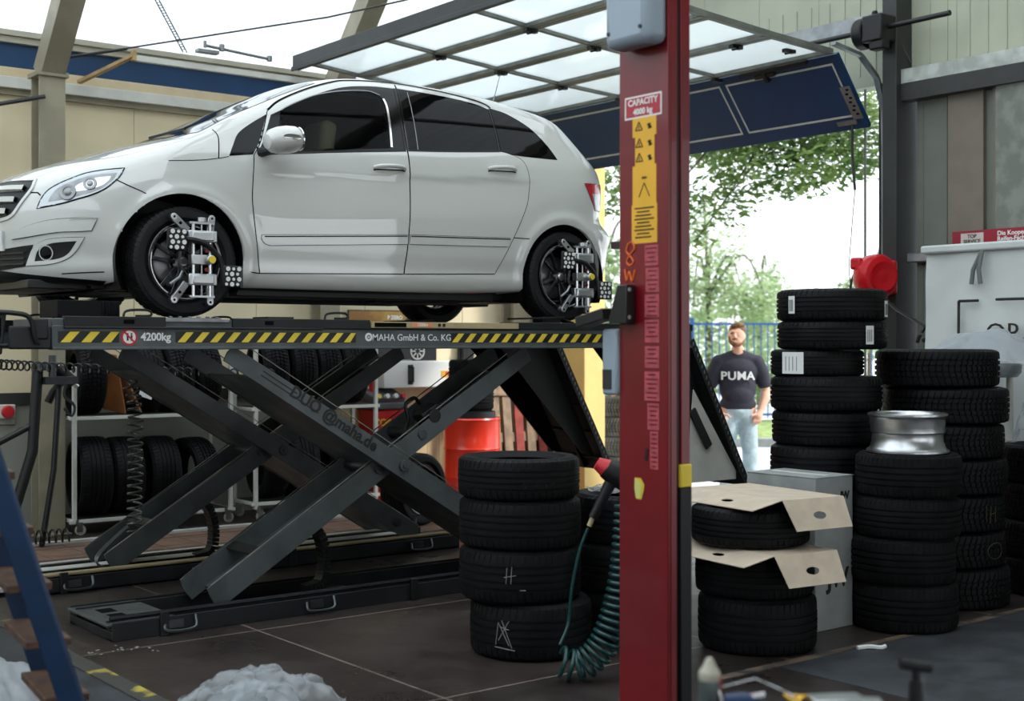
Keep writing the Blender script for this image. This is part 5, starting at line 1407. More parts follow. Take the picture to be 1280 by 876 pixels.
g = MB(); g.box((-.325, -.04, .0), (.004, .10, .13)); g.build('tyre_label', M_['white'], rt0) 
rack_tyre(4.63, 1.302, 'upright tyre behind the orange cardboard on the first trolley shelf', 'stack', 0, -4, .98, y=11.13)
rack_tyre(4.90, 1.308, 'upright tyre second from the right on the first trolley shelf', 'winter', 0, -3, y=11.13)
rack_tyre(5.16, 1.308, 'upright tyre at the right end of the first trolley shelf', 'winter', 0, -3, y=11.13)
rack_tyre(4.17, .471, 'upright tyre at the left end of the first trolley bottom row', 'stack', 0, -7, 1.05, y=11.13)
rack_tyre(4.45, .465, 'upright tyre behind the hanging coil hose in the trolley bottom row', 'stack', 0, -6, 1.03, y=11.13)
rack_tyre(4.77, .461, 'leaning tyre right of the coil hose in the trolley bottom row', 'stack', 0, -4, 1.02, y=11.13)
rack_tyre(5.10, .449, 'leaning winter tyre at the right end of the first trolley bottom row', 'winter', 0, 8, .98, y=11.13)
rack_tyre(5.78, 1.340, 'upright tyre at the left end of the second trolley shelf', 'winter', 0, -9)
rack_tyre(6.07, 1.340, 'upright tyre with an orange tag beside it on the second trolley shelf', 'winter', 0, -9)
rack_tyre(6.33, 1.340, 'upright tyre third along the second trolley shelf', 'winter', 0, -9)
rack_tyre(6.61, 1.340, 'upright tyre beside the red machine on the second trolley shelf', 'stack', 0, -9)
rack_tyre(5.78, .495, 'upright tyre at the left end of the second trolley bottom row', 'winter', 0, -8)
rack_tyre(6.08, .495, 'upright tyre second in the second trolley bottom row', 'stack', 0, -8)
rack_tyre(6.46, .495, 'leaning winter tyre seen through the crossed lift arms on the bottom row', 'winter', 0, -9)
g = MB(); g.box((6.24, 10.80, 1.60), (.14, .01, .07), (0, -20, 0)); tag(g.build('price_tag', M_['orange_tag'] if 'orange_tag' in M_ else M_['sticker_yellow']), 'small yellow tag stuck among the tyres on the second trolley', 'tag')
g = MB(); g.box((0, 0, 0), (.012, .34, .52)); o = g.build('cardboard_piece', M_['card_brown'], None, (4.345, 11.12, 1.26), (R(6), R(-14), R(10))); tag(o, 'brown cardboard strip standing between the tyres on the first trolley shelf', 'cardboard', 'brown cardboard on the trolley')
g = MB(); g.box((0, 0, 0), (.012, .30, .46)); o = g.build('cardboard_piece', M_['card_brown'], None, (4.465, 11.05, 1.225), (R(0), R(-22), R(-8))); tag(o, 'brown cardboard strip leaning right against the next trolley tyre', 'cardboard', 'brown cardboard on the trolley')
g = MB(); g.box((4.55, 10.80, 1.20), (.12, .004, .14), (0, 20, 0)); tag(g.build('paper_label', M_['paper']), 'white printed paper hanging by the coil hose on the first trolley', 'paper')
# wheel standing on the floor behind the arms
w = thing('spare_wheel', 'tyre with a thin bright rim line standing behind the lift arms by the red drum', 'wheel', (6.55, 9.75, .318), (R(90), 0, R(14)))
put('tyre', TY['stack'], w); g = MB(); g.lathe([(.214, .08), (.222, .10), (.214, .112), (.20, .10), (.19, .0), (.2, -.1), (.214, -.11)], 48); g.build('rim_barrel', M_['steel'], w); g = MB(); g.lathe([(.2, .05), (.1, .06), (.05, .03), (0, .03)], 36); g.build('rim_disc', M_['black_metal'], w)

# ------------------------------------------------------------------ far-wall equipment
t = thing('tyre_machine', 'red and grey workshop machine with a control panel beside the trolley', 'machine', (7.28, 11.38, 0))
g = MB(); g.span((-.19, -.12, 0), (.19, .18, .93)); g.build('cabinet', M_['machine_red'], t, bev=.02)
g = MB(); g.span((-.20, -.14, .93), (.20, .19, 1.0)); g.box((-.0, .02, 1.05), (.38, .28, .10), (18, 0, 0)); g.build('control_panel', M_['machine_grey'], t, bev=.015)
for (x, m_) in ((-.16, 'hazard_yellow'), (-.05, 'white'), (.06, 'white'), (.16, 'sign_red')):
    g = MB(); g.cyl((x * .9, -.12, 1.06), (x * .9, -.155, 1.07), .024, n=14); g.build('control_knob', M_[m_], t)
text('machine_text', 'CORGHI', .10, M_['gold_text'], t, axes((-.0, -.123, .80), (1, 0, 0), (0, 0, 1)), bold=.004)
g = MB(); g.cyl((-.10, .05, 1.09), (-.10, .05, 1.24), .035, n=14); g.cyl((-.10, .05, 1.24), (-.10, .05, 1.32), .028, .02, n=14); tag(g.build('spray_bottle', M_['machine_red'], None, (7.28, 11.38, 0)), 'small red spray bottle standing on the red machine', 'bottle')
t = thing('oil_drum', 'glossy orange red drum with a black lid behind the lift arms', 'drum', (7.85, 10.66, 0))
g = MB(); pr = [(0, 0), (.27, 0), (.28, .01)]
for z in (.28, .56): pr += [(.28, z - .02), (.289, z), (.28, z + .02)]
pr += [(.28, .83), (.289, .845), (.28, .86), (.27, .85), (0, .845)]
g.lathe(pr, 48); g.build('drum_body', M_['drum_red'], t)
g = MB(); g.lathe([(0, .93), (.2, .93), (.235, .92), (.24, .85), (0, .85)], 40); g.build('drum_lid', M_['black_plastic'], t)
for i in range(2):
    o = tyre('old', (7.85 + .02 * i, 10.68, 1.055 + .25 * i), (0, 0, i), ['black tyre lying on the lid of the orange drum', 'black tyre lying topmost above the orange drum'][i], 'tyres on the drum', (.8, .8, 1))
t = thing('wall_poster', 'black tyre poster with a gold corner and emblem on the white wall', 'poster', (7.52, 11.58, 1.65))
g = MB(); g.span((-.54, -.01, -.265), (.54, .0, .28)); g.build('poster_sheet', M_['black_gloss'], t)
g = MB(); g.prism([(-.53, .27), (.28, .27), (.10, .16), (-.53, .10)], .002, axes((0, -.0105, 0), (1, 0, 0), (0, 0, 1))); g.build('poster_band', M_['gold_band'], t)
text('poster_text', 'P ZERO', .055, M_['white'], t, axes((.02, -.0135, .205), (1, 0, 0), (0, 0, 1)), bold=.003)
g = MB(); T = axes((.30, -.011, -.14), (1, 0, 0), (0, 0, 1)); g.lathe([(.075, 0), (.075, .002), (.09, .002), (.09, 0)], 32, T)
for a in range(0, 360, 45): g.box((.055 * math.cos(R(a)), .055 * math.sin(R(a)), .001), (.06, .012, .002), (0, 0, a), T)
g.build('poster_emblem', M_['frame_pale'], t)
text('poster_caption', 'Performance', .04, M_['white'], t, axes((.12, -.0115, -.235), (1, 0, 0), (0, 0, 1)))
t = thing('wall_cabinet', 'white wall cabinet with a black handle and an orange sticker under the poster', 'cabinet', (8.05, 11.3, 1.14))
g = MB(); g.span((-.82, 0, 0), (.50, .28, .27)); g.build('cabinet_body', M_['white'], t, bev=.01)
g = MB(); g.tube([(-.50, -.0, .06), (-.50, -.05, .06), (-.50, -.05, .21), (-.50, .0, .21)], .013, 6); g.box((-.5, -.002, .135), (.06, .01, .2)); g.build('cabinet_handle', M_['black_metal'], t)
g = MB(); g.span((-.12, -.003, .10), (.15, 0, .17)); st = g.build('sticker', M_['sticker_yellow'], t); text('sticker_text', 'PIRELLI', .055, M_['sign_red'], st, axes((.015, -.0042, .135), (1, 0, 0), (0, 0, 1)), bold=.002)
t = thing('wall_phone', 'black wall telephone with a looped cable on the white wall', 'telephone', (8.42, 11.57, 1.42))
g = MB(); g.span((-.10, -.05, -.16), (.10, 0, .20)); g.build('phone_body', M_['black_plastic'], t, bev=.02)
g = MB(); g.span((-.08, -.085, -.12), (-.02, -.05, .17)); g.build('handset', M_['black_plastic'], t, bev=.015)
g = MB(); g.tube(catmull([(.08, -.03, .1), (.2, -.03, .12), (.22, -.03, -.02), (.12, -.03, -.12), (.05, -.03, -.14)], 6), .006, 6); g.build('phone_cord', M_['black_plastic'], t)
# planks leaning on the wall
t = thing('leaning_pallet', 'weathered grey wooden pallet with red-stained slats leaning by the yellow post', 'pallet', (8.93, 11.10, 0), (R(-6), 0, 0))
for i in range(6):
    g = MB(); g.span((-.60 + i * .155, -.02, 0.02), (-.60 + i * .155 + .11, .0, 1.18 + .03 * ((i * 7) % 3))); g.build('slat', M_['wood_red'] if i in (3, 5, 6) else M_['wood_grey'], t, bev=.004)
for z in (.12, 1.02, .55):
    g = MB(); g.span((-.62, 0, z), (.31, .08, z + .10)); g.build('pallet_beam', M_['wood_grey'], t, bev=.004)
g = MB(); g.span((-.62, -.04, 1.04), (.32, .0, 1.14)); g.build('pallet_beam', M_['wood_grey'], t, bev=.004)
# red button box, tripod tool stand, hoses at the left column
t = thing('emergency_switch', 'red round emergency button on the pale rail at the left wall', 'switch', (3.61, 11.545, 1.015)); g = MB(); g.box((0, -.0, 0), (.14, .06, .12)); g.build('switch_box', M_['frame_pale'], t, bev=.01); g = MB(); g.lathe([(0, .075), (.045, .07), (.055, .05), (.05, .03), (.05, 0)], 24, TR((0, -.0, 0), (90, 0, 0))); g.build('push_button', M_['sign_red'], t)
t = thing('tool_stand', 'dark tripod tool stand of slanting tubes left of the tyre trolley', 'tool stand', (3.55, 10.55, 0))
g = MB(); g.tube([(-.28, 0, 0), (-.05, 0, .75), (.0, .02, 1.42)], .042, 12); g.build('stand_tube', M_['black_metal'], t)
g = MB(); g.tube([(-.0, -.06, 0), (.10, -.05, .6), (.16, 0, 1.28)], .024, 10); g.build('stand_tube', M_['black_metal'], t)
g = MB(); g.tube([(-.75, .1, .62), (-.3, .05, .82), (-.05, .02, .95)], .026, 10); g.build('stand_brace', M_['black_metal'], t)
g = MB(); g.box((.16, .0, 1.30), (.26, .14, .06)); g.cyl((.02, -.02, 1.38), (.02, -.02, 1.44), .05, n=16); g.cyl((.10, -.02, 1.33), (.10, -.02, 1.5), .03, n=12); g.tube(catmull([(.2, -.05, 1.28), (.18, -.06, 1.18), (.26, -.06, 1.10), (.24, -.06, 1.02), (.18, -.06, 1.08)], 5), .012, 6); g.build('tool_head', M_['steel_dark'], t)
t = thing('impact_gun', 'dark air gun with a chrome collar hanging at the trolley corner', 'air gun', (3.82, 10.72, 1.29)); g = MB(); g.tube([(-.09, 0, .10), (-.02, 0, .06), (.06, 0, -.02)], .055, 12); g.tube([(.0, 0, .03), (-.10, 0, -.09), (-.14, 0, -.17)], .032, 10); g.build('gun_body', M_['black_plastic'], t); g = MB(); g.cyl((-.09, 0, .085), (-.09, 0, .15), .05, n=16); g.build('gun_collar', M_['chrome'], t); g = MB(); g.cyl((.06, 0, -.02), (.10, 0, -.05), .02, n=10); g.build('gun_tip', M_['chrome'], t)
t = thing('fire_extinguisher', 'dull red cylinder half hidden behind the trolley post', 'extinguisher', (3.93, 11.46, .42)); g = MB(); g.lathe([(0, 0), (.07, 0), (.075, .02), (.075, .42), (.05, .48), (.02, .5), (0, .5)], 24); g.build('cylinder', M_['wood_red'], t); g = MB(); g.box((0, -.076, .2), (.06, .004, .1)); g.build('label', M_['frame_pale'], t)
def coil(pts, r, turns, th, n=10):
    P = catmull(pts, 30); L = [0]
    for a, b in zip(P, P[1:]): L.append(L[-1] + (b - a).length)
    out = []; N = int(turns * n); up = V((.3, .9, .1)); j = 0
    for i in range(N + 1):
        s = L[-1] * i / N
        while j < len(P) - 2 and L[j + 1] < s: j += 1
        f = (s - L[j]) / max(1e-9, L[j + 1] - L[j]); p = P[j].lerp(P[j + 1], f); t_ = (P[j + 1] - P[j]).normalized()
        x = (up - t_ * up.dot(t_)).normalized(); y = t_.cross(x); up = x
        rr = r(i / N) if callable(r) else r
        a = 2 * PI * i / n
        out.append(p + (x * math.cos(a) + y * math.sin(a)) * rr)
    return out
g = MB(); g.tube([(2.0, 7.6, 1.62), (2.1, 8.2, 1.52)] + coil([(2.55, 9.2, 1.47), (3.4, 10.0, 1.42), (4.6, 10.3, 1.36), (5.6, 10.5, 1.33)], .034, 44, .008), .0075, 6)
tag(g.build('coil_hose', M_['coil_black']), 'long black coiled air hose stretched sideways under the runways', 'hose')
g = MB(); g.tube(coil([(3.52, 8.66, 1.34), (3.56, 8.66, 1.15), (3.56, 8.66, .7), (3.55, 8.66, .26)], lambda f: .047, 21, .008, 14), .0075, 6)
tag(g.build('coil_hose', M_['coil_sheen']), 'shiny dark coil hose hanging straight down in front of the first trolley', 'hose')
g = MB(); g.tube(coil([(2.95, 10.5, .09), (3.3, 10.45, .09), (3.75, 10.4, .09)], .05, 16, .008, 12), .008, 6)
tag(g.build('coil_hose', M_['coil_black']), 'black coil hose lying on the floor at the foot of the steel post', 'hose')
# ------------------------------------------------------------------ red lift post in front
PX0, PY0, PY1 = 3.69, 3.72, 4.0
t = thing('lift_post', 'tall blurred red two-post lift column with yellow warning stickers', 'lift column', (PX0, PY0, 0))
X = lambda a, b, c, d, e, f: MB().span((a - PX0, b - PY0, c), (d - PX0, e - PY0, f))
def PB(g, n, m, p=t, bev=.004, ang=35): return g.build(n, M_[m], p, bev=bev, ang=ang)
PB(X(PX0, PY0, .0, PX0 + .014, PY1, 4.2), 'column_web', 'post_red')
PB(X(PX0 + .014, PY0, 0, PX0 + .050, PY0 + .014, 4.2).span((0 + .014, PY1 - PY0 - .014, 0), (.16, PY1 - PY0, 4.2)), 'column_flange', 'post_red')
PB(X(PX0 + .046, PY0 + .012, 0, PX0 + .08, PY0 + .05, 4.2), 'guide_slot', 'post_dark')
PB(X(PX0 + .075, PY0 + .004, 1.11, PX0 + .125, PY0 + .02, 4.2), 'column_flange', 'post_red')
PB(X(PX0 + .068, PY0 - .004, 0, PX0 + .128, PY0 + .022, 1.03), 'rubber_edge', 'black_plastic')
PB(X(PX0 + .068, PY0 - .005, 1.03, PX0 + .128, PY0 + .022, 1.12), 'reflector_band', 'hazard_yellow')
PB(X(PX0 - .12, PY0 - .1, 0, PX0 + .3, PY1 + .1, .02), 'base_plate', 'post_red')
# motor box
g = MB(); g.box((-.062, .118, 3.02), (.12, .25, .52)); PB(g, 'motor_housing', 'motor_grey', bev=.035)
g = MB(); g.cyl((-.127, .21, 2.82), (-.120, .21, 2.82), .008, n=10); g.cyl((-.127, .03, 2.82), (-.120, .03, 2.82), .008, n=10); PB(g, 'housing_screw', 'black_metal', bev=0)
def onweb(y, z): return axes((-.0012, y - PY0, z), (0, -1, 0), (0, 0, 1))
def stick(n, m, y0, y1, z0, z1, d=.0015, p=t):
    g = MB(); g.span((-d, y0 - PY0, z0), (.002, y1 - PY0, z1)); return PB(g, n, m, p, 0)
# web spans y 3.72 (right) .. 4.00 (left); heights from the photo
cs = stick('capacity_sign', 'white', 3.755, 3.965, 2.495, 2.585)
g = MB(); g.span((-.0022, 3.762 - PY0, 2.502), (0, 3.958 - PY0, 2.578)); PB(g, 'sign_field', 'sign_pinkred', cs, 0)
text('sign_text', 'CAPACITY', .036, M_['white'], cs, onweb(3.86, 2.558) @ TR((0, 0, .002)), bold=.001)
text('sign_text', '4000 kg', .034, M_['white'], cs, onweb(3.86, 2.520) @ TR((0, 0, .002)), bold=.001)
for k, (za, zb, ya, yb) in enumerate(((2.42, 2.495, 3.785, 3.92), (2.305, 2.42, 3.795, 3.905), (2.15, 2.305, 3.785, 3.92), (1.995, 2.15, 3.78, 3.925))):
    s = stick('warning_sticker', 'sticker_yellow', ya, yb, za, zb, .0016)
    g = MB(); c = (ya + yb) / 2
    if k == 0 or k == 1:
        for j in range(1 if k == 0 else 2):
            zc = (za + zb) / 2 + (.0 if k == 0 else (.028 if j == 0 else -.03)); q = .022
            g1 = MB()
            for a in range(3):
                p = [(c + .03 + q * math.sin(R(120 * i)), zc + q * math.cos(R(120 * i))) for i in (a, a + 1)]
                g1.beam((-.0025, p[0][0] - PY0, p[0][1]), (-.0025, p[1][0] - PY0, p[1][1]), .004, .0015, (1, 0, 0))
            g1.box((-.0025, c + .03 - PY0, zc), (.0015, .003, .016)); PB(g1, 'warning_triangle', 'ink', s, 0)
            g1 = MB(); g1.box((-.0025, c - .03 - PY0, zc), (.0015, .012, .022)); g1.box((-.0025, c - .03 - PY0, zc), (.0015, .028, .006), (30, 0, 0)); PB(g1, 'warning_figure', 'ink', s, 0)
        continue
    elif k == 2:
        g2 = MB(); g2.box((-.0025, c - PY0, 2.255), (.0015, .026, .008))
        g.beam((-.0025, c + .03 - PY0, 2.18), (-.0025, c - PY0, 2.235), .003, .0015, (1, 0, 0)); g3 = MB(); g3.beam((-.0025, c - .03 - PY0, 2.18), (-.0025, c - PY0, 2.235), .003, .0015, (1, 0, 0)); PB(g3, 'sticker_print', 'ink', s, 0)
    else:
        for i in range(9): g.box((-.0025, c + (.006 if i % 3 else 0) - PY0, 2.135 - i * .0145), (.0015, .11 - .02 * ((i * 5) % 3), .005))
    if k == 2:
        PB(g2, 'sticker_print', 'ink', s, 0)
    PB(g, 'sticker_print', 'ink', s, 0)
for k, (za, zb, ya, yb) in enumerate(((1.905, 1.985, 3.775, 3.85), (1.80, 1.895, 3.77, 3.845), (1.70, 1.79, 3.77, 3.85), (1.60, 1.69, 3.77, 3.85), (1.50, 1.585, 3.77, 3.85), (1.37, 1.485, 3.768, 3.852), (1.255, 1.36, 3.77, 3.835), (1.10, 1.25, 3.775, 3.82))):
    s = stick('peeling_label', 'sticker_pink', ya, yb, za, zb, .0012)
    g = MB()
    for i in range(int((zb - za) / .018)): g.box((-.0018, (ya + yb) / 2 - PY0, zb - .012 - i * .018), (.001, (yb - ya) * (.8 - .15 * ((i * 7 + k) % 3)), .006))
    PB(g, 'label_print', 'post_red', s, 0)
g = MB()
for st in ([(.012, .05), (-.014, .058), (-.026, .03), (.0, .008), (.018, -.02), (.0, -.035), (-.02, -.022), (-.004, .0), (.02, .022), (.012, .05)], [(.03, -.05), (.018, -.095), (.004, -.06), (-.012, -.098), (-.03, -.055)]):
    g.tube(catmull([(-.002, 3.935 - PY0 + a, 1.945 + b) for a, b in st], 5), .004, 6)
PB(g, 'paint_mark', 'orange_paint', bev=0)
g = MB(); g.prism([(-.02, .03), (.012, .03), (.034, .005), (.03, -.018), (.016, -.055), (-.012, -.055), (-.022, -.01)], .0015, onweb(3.885, 1.03)); s = PB(g, 'torn_sticker', 'torn_yellow', bev=0)
g = MB(); g.prism([(-.018, .028), (.0, .022), (.02, .004), (.012, -.05), (-.012, -.052), (-.02, -.01)], .0022, onweb(3.888, 1.03)); PB(g, 'sticker_foil', 'paper_yellow', s, 0)
g = MB(); g.box((-.002, 3.84 - PY0, 1.155), (.003, .016, .05), (12, 0, 0)); PB(g, 'glue_mark', 'post_dark', bev=0)
# bracket and grey box on the left flank
g = MB(); g.prism([(.0, .155), (-.055, .155), (-.105, .02), (-.105, 0), (0, 0)], .05, Matrix(((0, 0, 1, -.055), (-1, 0, 0, PY1 - .10 - PY0), (0, 1, 0, 1.675), (0, 0, 0, 1)))); b_ = PB(g, 'steel_bracket', 'black_metal', bev=.004)
g = MB(); g.box((-.03, PY1 - PY0 + .11, 1.70), (.08, .17, .045), (-12, 0, 0)); PB(g, 'bracket_arm', 'black_metal', b_, .004)
g = MB()
for z in (1.70, 1.81): g.cyl((-.058, PY1 - PY0 - .12, z), (-.052, PY1 - PY0 - .12, z), .008, n=10)
PB(g, 'bracket_bolt', 'steel', b_, 0)
g = MB(); g.box((.03, PY1 - PY0 + .04, 1.52), (.10, .09, .27)); q = PB(g, 'valve_box', 'motor_grey', bev=.012); g = MB(); g.box((-.022, PY1 - PY0 + .05, 1.45), (.006, .05, .08)); PB(g, 'box_window', 'dark_frame', q, 0)
g = MB(); g.span((.05, PY1 - PY0 + .0, 1.82), (.07, PY1 - PY0 + .04, 2.1)); q = PB(g, 'yellow_strip', 'sticker_yellow', bev=0); g = MB(); g.box((.05, PY1 - PY0 + .05, 2.0), (.05, .06, .03)); PB(g, 'strip_clip', 'post_dark', q, 0)

# ------------------------------------------------------------------ things beside the post
cr = V((.787, -.617, 0)); cf = V((.617, .787, 0))
def cam(x, y, d): return cf * d + cr * ((x - 640) / 1670 * d) + V((0, 0, 1.6 + (428 - y) * d / 1670))
# air impact wrench lying on the hidden stack
t = thing('impact_wrench', 'black and red air impact wrench lying on the tyres left of the red post', 'impact wrench', tuple(cam(768, 594, 6.45)))
lx = cr; lz = V((0, 0, 1))
g = MB(); g.tube([lx * -.045 + lz * .035, lx * .0 + lz * .005, lx * .10 - lz * .06], [.046, .056, .045], 14); g.build('tool_body', M_['black_plastic'], t)
g = MB(); g.tube([lx * -.085 + lz * .06, lx * -.04 + lz * .034], [.030, .047], 14); g.build('tool_nose', M_['sign_red'], t)
g = MB(); g.tube([lx * .0, lx * -.05 - lz * .10, lx * -.105 - lz * .205], [.034, .026, .022], 12); g.build('tool_handle', M_['black_plastic'], t)
g = MB(); g.tube([lx * -.105 - lz * .205, lx * -.122 - lz * .245], .012, 8); g.build('hose_fitting', M_['tan_metal'], t)
g = MB(); g.tube(catmull([cam(735, 660, 6.42), cam(724, 690, 6.42), cam(715, 735, 6.42), cam(710, 780, 6.42), cam(700, 806, 6.36)], 8), .008, 8)
g.tube(coil([cam(x, y, 6.3) for x, y in ((788, 626), (785, 680), (779, 730), (768, 775), (750, 812), (724, 832), (700, 826))], lambda f: .068, 26, .008, 16), .010, 7)
tag(g.build('coil_hose', M_['teal']), 'teal coiled air hose curling down to the floor beside the front tyre stack', 'hose')
g = MB(); rr = random.Random(3)
def crumple(mb, c, size, seed, amp, nx=40, ny=30, flat=.5, curve=None):
    from mathutils import noise
    vs = []
    for i in range(nx + 1):
        for j in range(ny + 1):
            u = i / nx * 2 - 1; v = j / ny * 2 - 1
            r = min(1, math.hypot(u, v) / 1.1)
            h = max(0, 1 - r ** 1.8) ** .7 * size[2]
            p = V((u * size[0], v * size[1], h))
            q = V((u * 2.2 + seed, v * 2.2 - seed, seed * .7))
            n1 = noise.noise_vector(q) * amp + noise.noise_vector(q * 2.3) * amp * .6 + V([abs(a) for a in noise.noise_vector(q * 4.7)]) * amp * .3
            p += n1; p.z = max(p.z, .004)
            vs.append(mb.bm.verts.new(V(c) + p))
    for i in range(nx):
        for j in range(ny): mb._f([vs[i * (ny + 1) + j], vs[(i + 1) * (ny + 1) + j], vs[(i + 1) * (ny + 1) + j + 1], vs[i * (ny + 1) + j + 1]])
    return mb
g = MB(); crumple(g, (2.70, 5.26, 0), (.33, .26, .15), 2.1, .055, 60, 46); o = g.build('plastic_film', M_['clear_film'], None, ang=80); tag(o, 'crumpled clear plastic film lying on the brown floor', 'plastic film')
g = MB(); crumple(g, (0, 0, .01), (.20, .18, .12), 5.3, .030, 40, 30); g.build('film_wad', M_['white_film'], o, (2.68, 5.22, 0), ang=80)
g = MB(); crumple(g, (1.78, 6.10, 0), (.32, .5, .2), 8.2, .035, 50, 40); tag(g.build('plastic_sheet', M_['white_film'], None, ang=80), 'white plastic sheet heaped behind the blue ladder', 'plastic sheet')
g = MB(); crumple(g, (5.05, 5.36, .785), (.20, .20, .05), 3.7, .03, 24, 24); tag(g.build('plastic_bag', M_['clear_film'], None, ang=25), 'small clear plastic bag on the tyres behind the impact wrench', 'plastic bag')
# blue ladder with wooden steps
t = thing('step_ladder', 'blue metal ladder with dark wooden treads at the left edge', 'ladder', tuple(cam(120, 990, 4.6)))
lo = t.location.copy(); lo.z = 0; t.location = lo
s1 = cam(42, 735, 4.6); s2 = cam(12, 712, 4.98); stp = (s2 - s1); stp.z = 0
ln = (cam(97, 876, 4.6) - cam(4, 600, 4.6)); ln = ln / ln.z * -1      # per metre down
a = s1 + ln * s1.z
def rail(off): 
    top = s1 - ln * 1.1; bot = s1 + ln * s1.z
    g = MB(); g.beam(top + off - lo, bot + off - lo, .03, .085, cr); return g
rail(V((0, 0, 0))).build('ladder_rail', M_['ladder_blue'], t, bev=.006)
rail(stp).build('ladder_rail', M_['ladder_blue'], t, bev=.006)
for k in range(-3, 4):
    z = s1.z - .02 - .192 * k
    if z < .05: continue
    c = s1 + ln * (.192 * k) - lo
    g = MB(); T = axes(c + stp * .5, stp, cr)
    g.box((0, -.01, 0), (stp.length - .02, .15, .028), None, T)
    for q in range(5): g.box((0, -.07 + q * .03, .014), (stp.length - .03, .012, .006), None, T)
    g.build('ladder_tread', M_['wood_step'], t, bev=.003)
# ------------------------------------------------------------------ tool trolley with clutter at the bottom edge
TT = .70
t = thing('tool_trolley', 'dark tool trolley top carrying the spray can at the lower right edge', 'tool trolley', (2.511, 1.907, 0))
ax = TR((0, 0, 0), (0, 0, -38))
g = MB(); g.box((.0, -.0, TT - .02), (1.05, .56, .04), None, ax); g.box((0, 0, TT - .16), (1.0, .52, .24), None, ax); g.build('trolley_top', M_['black_metal'], t, bev=.01)
for sx in (-.46, .46):
    for sy in (-.22, .22): 
        g = MB(); g.box((sx, sy, (TT - .28 + .1) / 2 + .0), (.04, .04, TT - .28 - .1 + .2), None, ax); g.build('trolley_leg', M_['black_metal'], t)
g = MB(); g.box((0, 0, .12), (1.0, .5, .03), None, ax); g.build('trolley_shelf', M_['black_metal'], t)
cp = cam(887, 868, 3.28); cp.z = TT
t = thing('spray_can', 'grey aerosol can with a pale cap and red stripe right of the red post', 'spray can', tuple(cp))
g = MB(); g.lathe([(0, 0), (.024, 0), (.026, .004), (.026, .085), (.024, .092), (.018, .098)], 32); g.build('can_body', M_['can_grey'], t)
g = MB(); g.lathe([(.0262, .072), (.0268, .074), (.0268, .09), (.024, .096), (.016, .106), (.012, .118), (.007, .126), (0, .128)], 28); g.build('can_cap', M_['frame_grey'], t)
g = MB(); g.box((.019, -.0185, .045), (.014, .004, .07), (0, 0, 45)); g.build('red_stripe', M_['sign_red'], t)
def P_(x, y, d=3.45):
    p = cam(x, y, d); return p
def wire(pts, r, d=3.4): return [cam(x, y, d) for x, y in pts]
g = MB(); g.tube([cam(898, 860, 3.27), cam(944, 848, 3.27), cam(980, 864, 3.27), cam(992, 871, 3.26)], [.0018, .0018, .0026, .0035], 8); g.tube([cam(898, 860, 3.27), cam(903, 877, 3.25)], .0018, 8); tag(g.build('bent_wire_tool', M_['chrome']), 'bent bright wire tool lying beside the spray can', 'tool')
g = MB(); p = cam(928, 874, 3.27); p.z = TT + .026
g.tube([p - cr * .045, p, p + cr * .05], [.014, .018, .010], 10); o = g.build('valve_tool', M_['blue_tool'], None); tag(o, 'small blue handled tool on the trolley top', 'tool'); g = MB(); g.tube([p + cr * .0, p + cr * .055 + V((0, 0, .008))], .012, 10); g.build('tool_tip', M_['chrome'], o)
g = MB(); p = cam(992, 878, 3.27); p.z = TT + .026
for i in range(9): g.cyl(p + cr * (rr.uniform(-.02, .03)) + cf * rr.uniform(-.02, .02) + V((0, 0, -.006)), p + cr * (rr.uniform(-.02, .03)) + cf * rr.uniform(-.02, .02) + V((0, 0, .008)), .006, n=8)
tag(g.build('brass_fittings', M_['brass'], None), 'little heap of brass fittings on the trolley top', 'fittings', kind='stuff')
g = MB(); p = cam(1046, 876, 3.24); p.z = TT + .021; g.box(p, (.13, .07, .042), (0, 0, -30)); g.box(p + cr * .07 + V((0, 0, -.003)), (.08, .06, .034), (0, 0, -42)); tag(g.build('steel_blocks', M_['alu'], None, bev=.003), 'flat bright metal plates lying on the trolley top', 'metal plates')
t = thing('tee_wrench', 'black T-handled tool standing upright near the lower right edge', 'tool', tuple(cam(1145, 888, 3.27)))
z0 = t.location.z
g = MB(); g.cyl((0, 0, TT - z0), (0, 0, .075), .020, .016, n=16); g.build('tool_neck', M_['black_plastic'], t)
g = MB(); q = cr * .038; g.tube([-q + V((0, 0, .115)), V((0, 0, .108)), q + V((0, 0, .104))], .013, 10); g.cyl((0, 0, .07), (0, 0, .10), .010, n=10); g.build('tool_grip', M_['black_plastic'], t)
g = MB(); g.cyl(cr * .02 + V((0, 0, TT - z0)), cr * .016 + V((0, 0, .08)), .004, n=8); g.build('tool_rod', M_['chrome'], t)
# litter on the floor
for (x, y, lb) in ((545, 492, 'x'),):
    pass
g = MB()
for i in range(22):
    p = V((2.66 + rr.gauss(0, .09), 6.72 + rr.gauss(0, .06), .004)); g.box(p, (rr.uniform(.004, .014), rr.uniform(.004, .014), .003), (0, 0, rr.uniform(0, 90)))
tag(g.build('floor_debris', M_['wall_grey'], None), 'scattered pale crumbs on the floor at the lift base', 'debris', kind='stuff')
g = MB(); g.tube(catmull([(5.70, 4.36, .012), (5.76, 4.33, .016), (5.80, 4.29, .012), (5.84, 4.29, .014)], 5), .012, 6); tag(g.build('paper_scrap', M_['paper'], None), 'small white paper scrap on the floor by the carton', 'paper scrap')
